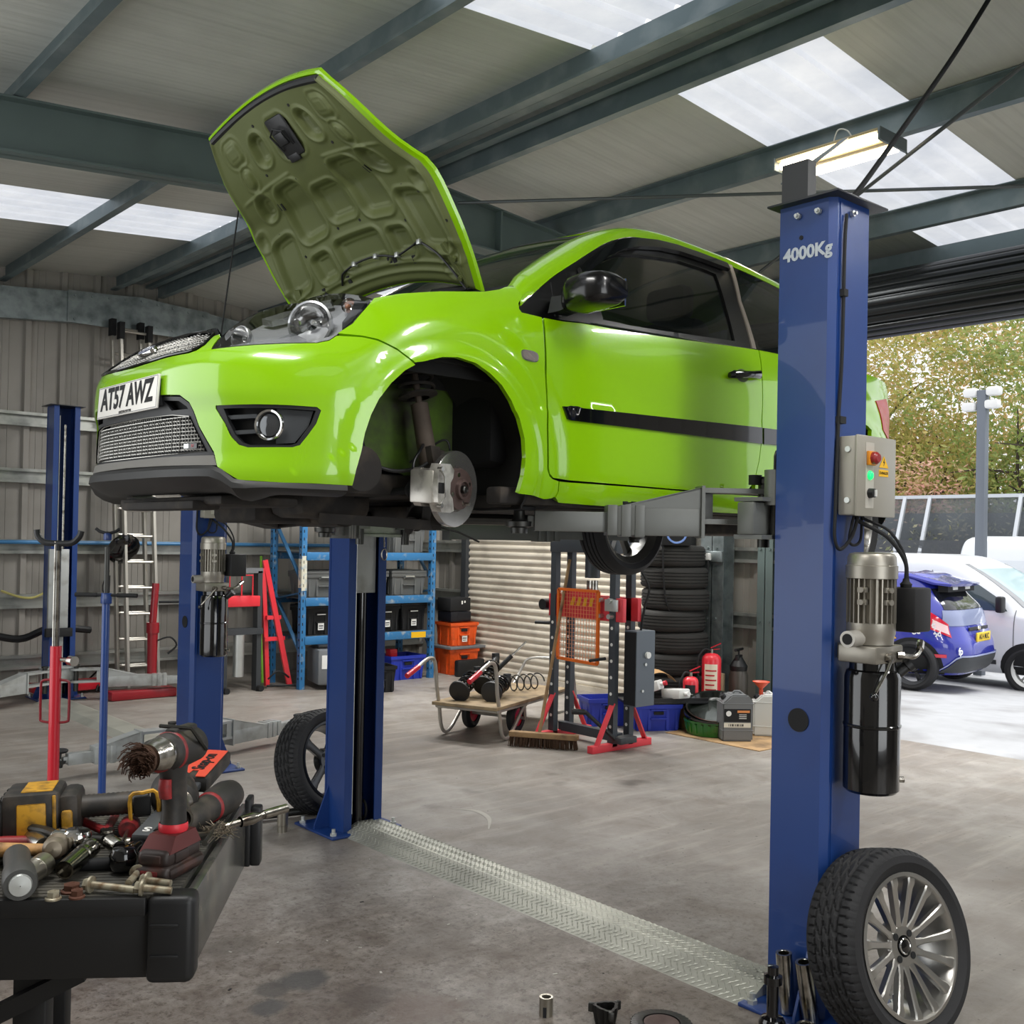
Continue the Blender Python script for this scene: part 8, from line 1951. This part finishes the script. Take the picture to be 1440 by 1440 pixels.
sidepatch(S, [(.50, .79), (1.5, .60), (1.5, .62), (.50, .81)], -1, .006, M_gr, 'side_stripe', bc); sidepatch(S, [(.80, .90), (.95, .95), (1.0, 1.02), (.82, 1.0)], -1, .007, M_yellow, 'yellow_flash', bc); sidepatch(S, [(.80, .62), (.98, .60), (.98, .66), (.85, .68)], -1, .007, M_yellow, 'yellow_flash', bc)
for k, (y, z, s_) in enumerate(((.42, .80, .11), (.58, .72, .10), (.72, .83, .13), (.90, .74, .10), (1.1, .78, .10), (.35, .70, .10))):
    p = xside(S, y, z, -1, .010); text('oc', s_, M_gr, gr, 'graphic_letters', frame(p, (0, -1, .18), (-.05, .18, 1)), bold=.004)
text('fp', .12, M_gr, bc, 'bumper_sticker', frame(S(radians(-118), .50, .014), (1, -.25, 0), (0, 0, 1)), bold=.004)
# white vans
def van(label, loc, rz, sc=1., name='white_van', pole=True):
    prof = [(.24, .80, .03, 4.25), (.36, .87, .0, 4.32), (.60, .89, .0, 4.32), (.85, .885, .01, 4.20), (.98, .87, .02, 3.95), (1.06, .86, .03, 3.55), (1.30, .82, .05, 3.20), (1.55, .76, .08, 2.80), (1.72, .70, .12, 2.45), (1.80, .60, .20, 2.20), (1.825, .42, .35, 2.0)]
    v, S_, F2 = ringcar(name, label, loc, rz, [(z*sc, w*sc, r*sc, f*sc) for z, w, r, f in prof], M_carwhite, 'van', ex=7.)
    s = sc
    for sg in (-1, 1):
        for wy in (.75, 3.42):
            sidepatch(S_, [(y*s, z*s) for y, z in arc_poly(wy, .31, .37)+[(wy-.36, .245), (wy+.36, .245)]], sg, .004, M_blackmt, 'wheel_arch', v)
            wheel('wheel', None, (sg*.80*s, wy*s, .31*s), (0, 0, pi/2*sg), R=.315*s, W=.2, rr=.215*s, style='ten', nsp=8, face=-1, rimmat=M_white_alloy, parent=v)
        sidepatch(S_, [(y*s, z*s) for y, z in [(2.12, 1.08), (2.12, 1.50), (2.45, 1.50), (2.70, 1.42), (2.98, 1.25), (3.12, 1.08)]], sg, .006, M_vglass, 'door_window', v)
        for y in (2.02, 3.22): sidepatch(S_, [(y*s, .45*s), ((y+.012)*s, .45*s), ((y+.012)*s, (1.6 if y < 3 else 1.1)*s), (y*s, (1.6 if y < 3 else 1.1)*s)], sg, .003, M_grey, 'door_gap', v)
        sidepatch(S_, [(y*s, z*s) for y, z in [(.3, 1.12), (1.9, 1.12), (1.9, 1.48), (.35, 1.48)]], sg, .003, mat('van_recess', 'd5dadf', .35, coat=.4), 'side_recess', v)
        sidepatch(S_, [(y*s, z*s) for y, z in [(.5, .36), (3.0, .36), (3.0, .42), (.5, .42)]], sg, .012, M_dkgrey, 'side_strip', v)
        mb = MB(); mb.box((sg*.93*s-.07, 3.02*s, 1.06*s), (sg*.93*s+.07, 3.12*s, 1.28*s), .03); mb.build('door_mirror', M_black, v)
    rearpatch(S_, radians(62), radians(118), lambda t: 1.10*s, lambda t: 1.64*s, .006, mat('windscreen_pale', '9fb4bc', .08, spec=.9), 'windscreen', v)
    for a0, a1 in ((52, 64), (116, 128)): rearpatch(S_, radians(a0), radians(a1), lambda t: 1.04*s, lambda t: 1.70*s, .009, M_grey, 'screen_pillar', v, n=4)
    return v
van('small white van parked behind the blue hatchback, cab to the right', (15.05, 9.30, gz(15)), pi)
van('larger white van parked furthest away, beyond the lamp post', (19.05, 8.95, gz(19)), pi, 1.22)
# lamp post
lp = thing('lamp_post', 'grey square lamp post with twin white floodlights, behind the vans', 'lamp post', (16.2, 7.46, gz(16)))
MB().box((-.07, -.07, 0), (.07, .07, 4.45), .01).build('post', mat('post_grey', '6a7078', .5, .3), lp)
for y, z in ((-.18, 4.42), (.18, 4.42), (-.16, 4.22), (.2, 4.20)): MB().box((-.10, y-.11, z-.07), (.06, y+.11, z+.07), .04).build('floodlight', M_white, lp)
MB().cyl((0, -.2, 4.4), (0, .2, 4.4), .02, n=8).build('bracket', M_grey, lp)
# fence with netting
fn = thing('security_fence', 'tall dark netted fence with pale cranked posts across the yard', 'fence', (20.3, 0, gz(20)))
M_net = mat('dark_netting', '55585c', .8, alpha=.72); M_fp = mat('fence_post_pale', 'c4c8cc', .5, .3)
MB().box((0, 2, 0), (.02, 22, 2.15)).build('netting', M_net, fn); MB().box((.5, 2, 2.1), (.52, 22, 3.02)).build('upper_netting', mat('upper_net', '6f7478', .8, alpha=.5), fn)
MB().box((.47, 2, 3.02), (.55, 22, 3.09)).build('top_rail', M_fp, fn)
for y in (2.6, 4.2, 5.8, 7.4, 8.75, 9.45, 10.6, 11.15, 12.8, 14.4, 16.): MB().bar((.0, y, 1.9), (.50, y+.05, 3.05), .07, .07).box((-.04, y-.04, 0), (.04, y+.04, 1.9)).build('post', M_fp, fn)
MB().box((1.5, 2, 1.9), (1.6, 22, 2.75)).build('shed_wall', mat('far_shed_grey', '4c5256', .7), fn)
# trees and shrubs: branches with individual leaves
def leafmat(name, c1, c2, c3):
    m = bpy.data.materials.new(name); m.use_nodes = True; nt = m.node_tree; b = nt.nodes['Principled BSDF']
    g_ = nt.nodes.new('ShaderNodeNewGeometry'); r = nt.nodes.new('ShaderNodeValToRGB'); e = r.color_ramp.elements
    e[0].color = srgb(c1); e[1].color = srgb(c3); q = e.new(.5); q.color = srgb(c2)
    nt.links.new(g_.outputs['Random Per Island'], r.inputs[0]); nt.links.new(r.outputs[0], b.inputs['Base Color']); b.inputs['Roughness'].default_value = .6
    b.inputs['Transmission Weight'].default_value = 0.; b.inputs['Subsurface Weight'].default_value = 0.
    tr = nt.nodes.new('ShaderNodeBsdfTranslucent'); nt.links.new(r.outputs[0], tr.inputs[0]); mx = nt.nodes.new('ShaderNodeMixShader'); mx.inputs[0].default_value = .45
    nt.links.new(b.outputs[0], mx.inputs[1]); nt.links.new(tr.outputs[0], mx.inputs[2]); nt.links.new(mx.outputs[0], nt.nodes['Material Output'].inputs[0]); return m
M_bark = mat('bark', '4a4038', .85, var=.2)
def tree(name, label, loc, H_, R_c, base, n, lm, seed, leaf=.12, cat='tree', trunk=.22):
    rnd = random.Random(seed); t = thing(name, label, cat, loc)
    mb = MB(); br = []
    mb.cyl((0, 0, 0), (.1, .1, base+1), trunk, trunk*.6, n=10); tops = []
    for k in range(16):
        a = rnd.uniform(0, 2*pi); z0 = base*rnd.uniform(.6, 1.1); el = rnd.uniform(.5, 1.3); L_ = rnd.uniform(.5, 1.)*min(R_c, H_-base)
        p = Vector((.08, .08, z0)); d = Vector((cos(a)*cos(el), sin(a)*cos(el), sin(el))); pts = [p.copy()]
        for i in range(6): d = (d+Vector((rnd.uniform(-.25, .25), rnd.uniform(-.25, .25), rnd.uniform(-.05, .22)))).normalized(); p = p+d*L_/5; pts.append(p.copy())
        mb.tube(pts, [trunk*.45*(1-.14*i) for i in range(7)], n=6); tops += pts[2:]
        for q in pts[2:6]:
            d2 = Vector((rnd.uniform(-1, 1), rnd.uniform(-1, 1), rnd.uniform(-.1, .9))).normalized(); e2 = q+d2*L_*.4; mb.tube([q, (q+e2)/2+Vector((0, 0, .1)), e2], [trunk*.2, trunk*.13, trunk*.06], n=4); tops.append(e2); tops.append((q+e2)/2)
    mb.build('trunk', M_bark, t)
    cl = []
    for k in range(n//26):
        for _ in range(20):
            v = Vector((rnd.gauss(0, .5), rnd.gauss(0, .5), rnd.gauss(0, .5)))
            if v.length < 1.05: break
        c = Vector((v.x*R_c, v.y*R_c, (base+H_)/2+v.z*(H_-base)/2)) if rnd.random() < .65 else rnd.choice(tops)+Vector((rnd.gauss(0, .3), rnd.gauss(0, .3), rnd.gauss(0, .3)))
        cl.append((c, rnd.uniform(.25, .55)))
    V = []; Fc = []
    for c, r_ in cl:
        for k in range(26):
            p = c+Vector((rnd.gauss(0, r_*.6), rnd.gauss(0, r_*.6), rnd.gauss(0, r_*.45))); s_ = leaf*rnd.uniform(.6, 1.3)
            u = Vector((rnd.uniform(-1, 1), rnd.uniform(-1, 1), rnd.uniform(-1, 1))).normalized(); w = u.orthogonal().normalized()*s_*.45; u = u*s_
            b0 = len(V); V += [p-u, p+w, p+u, p-w]; Fc.append((b0, b0+1, b0+2, b0+3))
    me = bpy.data.meshes.new('crown'); me.from_pydata([tuple(v) for v in V], [], Fc); me.materials.append(lm); o = bpy.data.objects.new('crown', me); COL.objects.link(o); o.parent = t; o['kind'] = 'stuff'
    return t
LG_ = leafmat('autumn_leaves', '9aa24e', 'c2b866', 'cfb878'); LG2 = leafmat('green_leaves', '7f964e', '9cab5e', 'b6b670'); LG3 = leafmat('orange_leaves', 'c09a5c', 'c8b078', 'a8a464'); LP = leafmat('pink_leaves', 'dc9a90', 'e8c0aa', 'c8b87c'); LD = leafmat('ivy_leaves', '8a8c6a', 'a39c84', '727c58')
tree('autumn_tree', 'large yellow-green autumn tree filling the left of the doorway view', (25, 14.5, -.4), 12, 4.2, 1.6, 26000, LG_, 1, .085)
tree('autumn_tree', 'green tree at the right edge of the doorway view', (26, 10.2, -.4), 12.5, 4.0, 1.6, 26000, LG2, 2, .085)
tree('autumn_tree', 'orange-tinged tree standing between and behind the other two', (31, 15.0, -.4), 14, 4.6, 2.0, 20000, LG3, 3, .11)
tree('autumn_tree', 'green tree outside the doorway view, right of the others', (25, 4.5, -.4), 11, 4.0, 1.6, 5000, LG2, 4, .14)
tree('pink_shrub', 'pink and cream shrub rising just above the fence', (22.8, 12.0, -.4), 4.3, 1.3, .8, 4500, LP, 5, .06, 'shrub', .06)
tree('climbing_bush', 'brownish bush growing behind the fence netting', (21.6, 10.7, -.4), 2.6, 1.8, .5, 4500, LD, 6, .06, 'bush', .05)
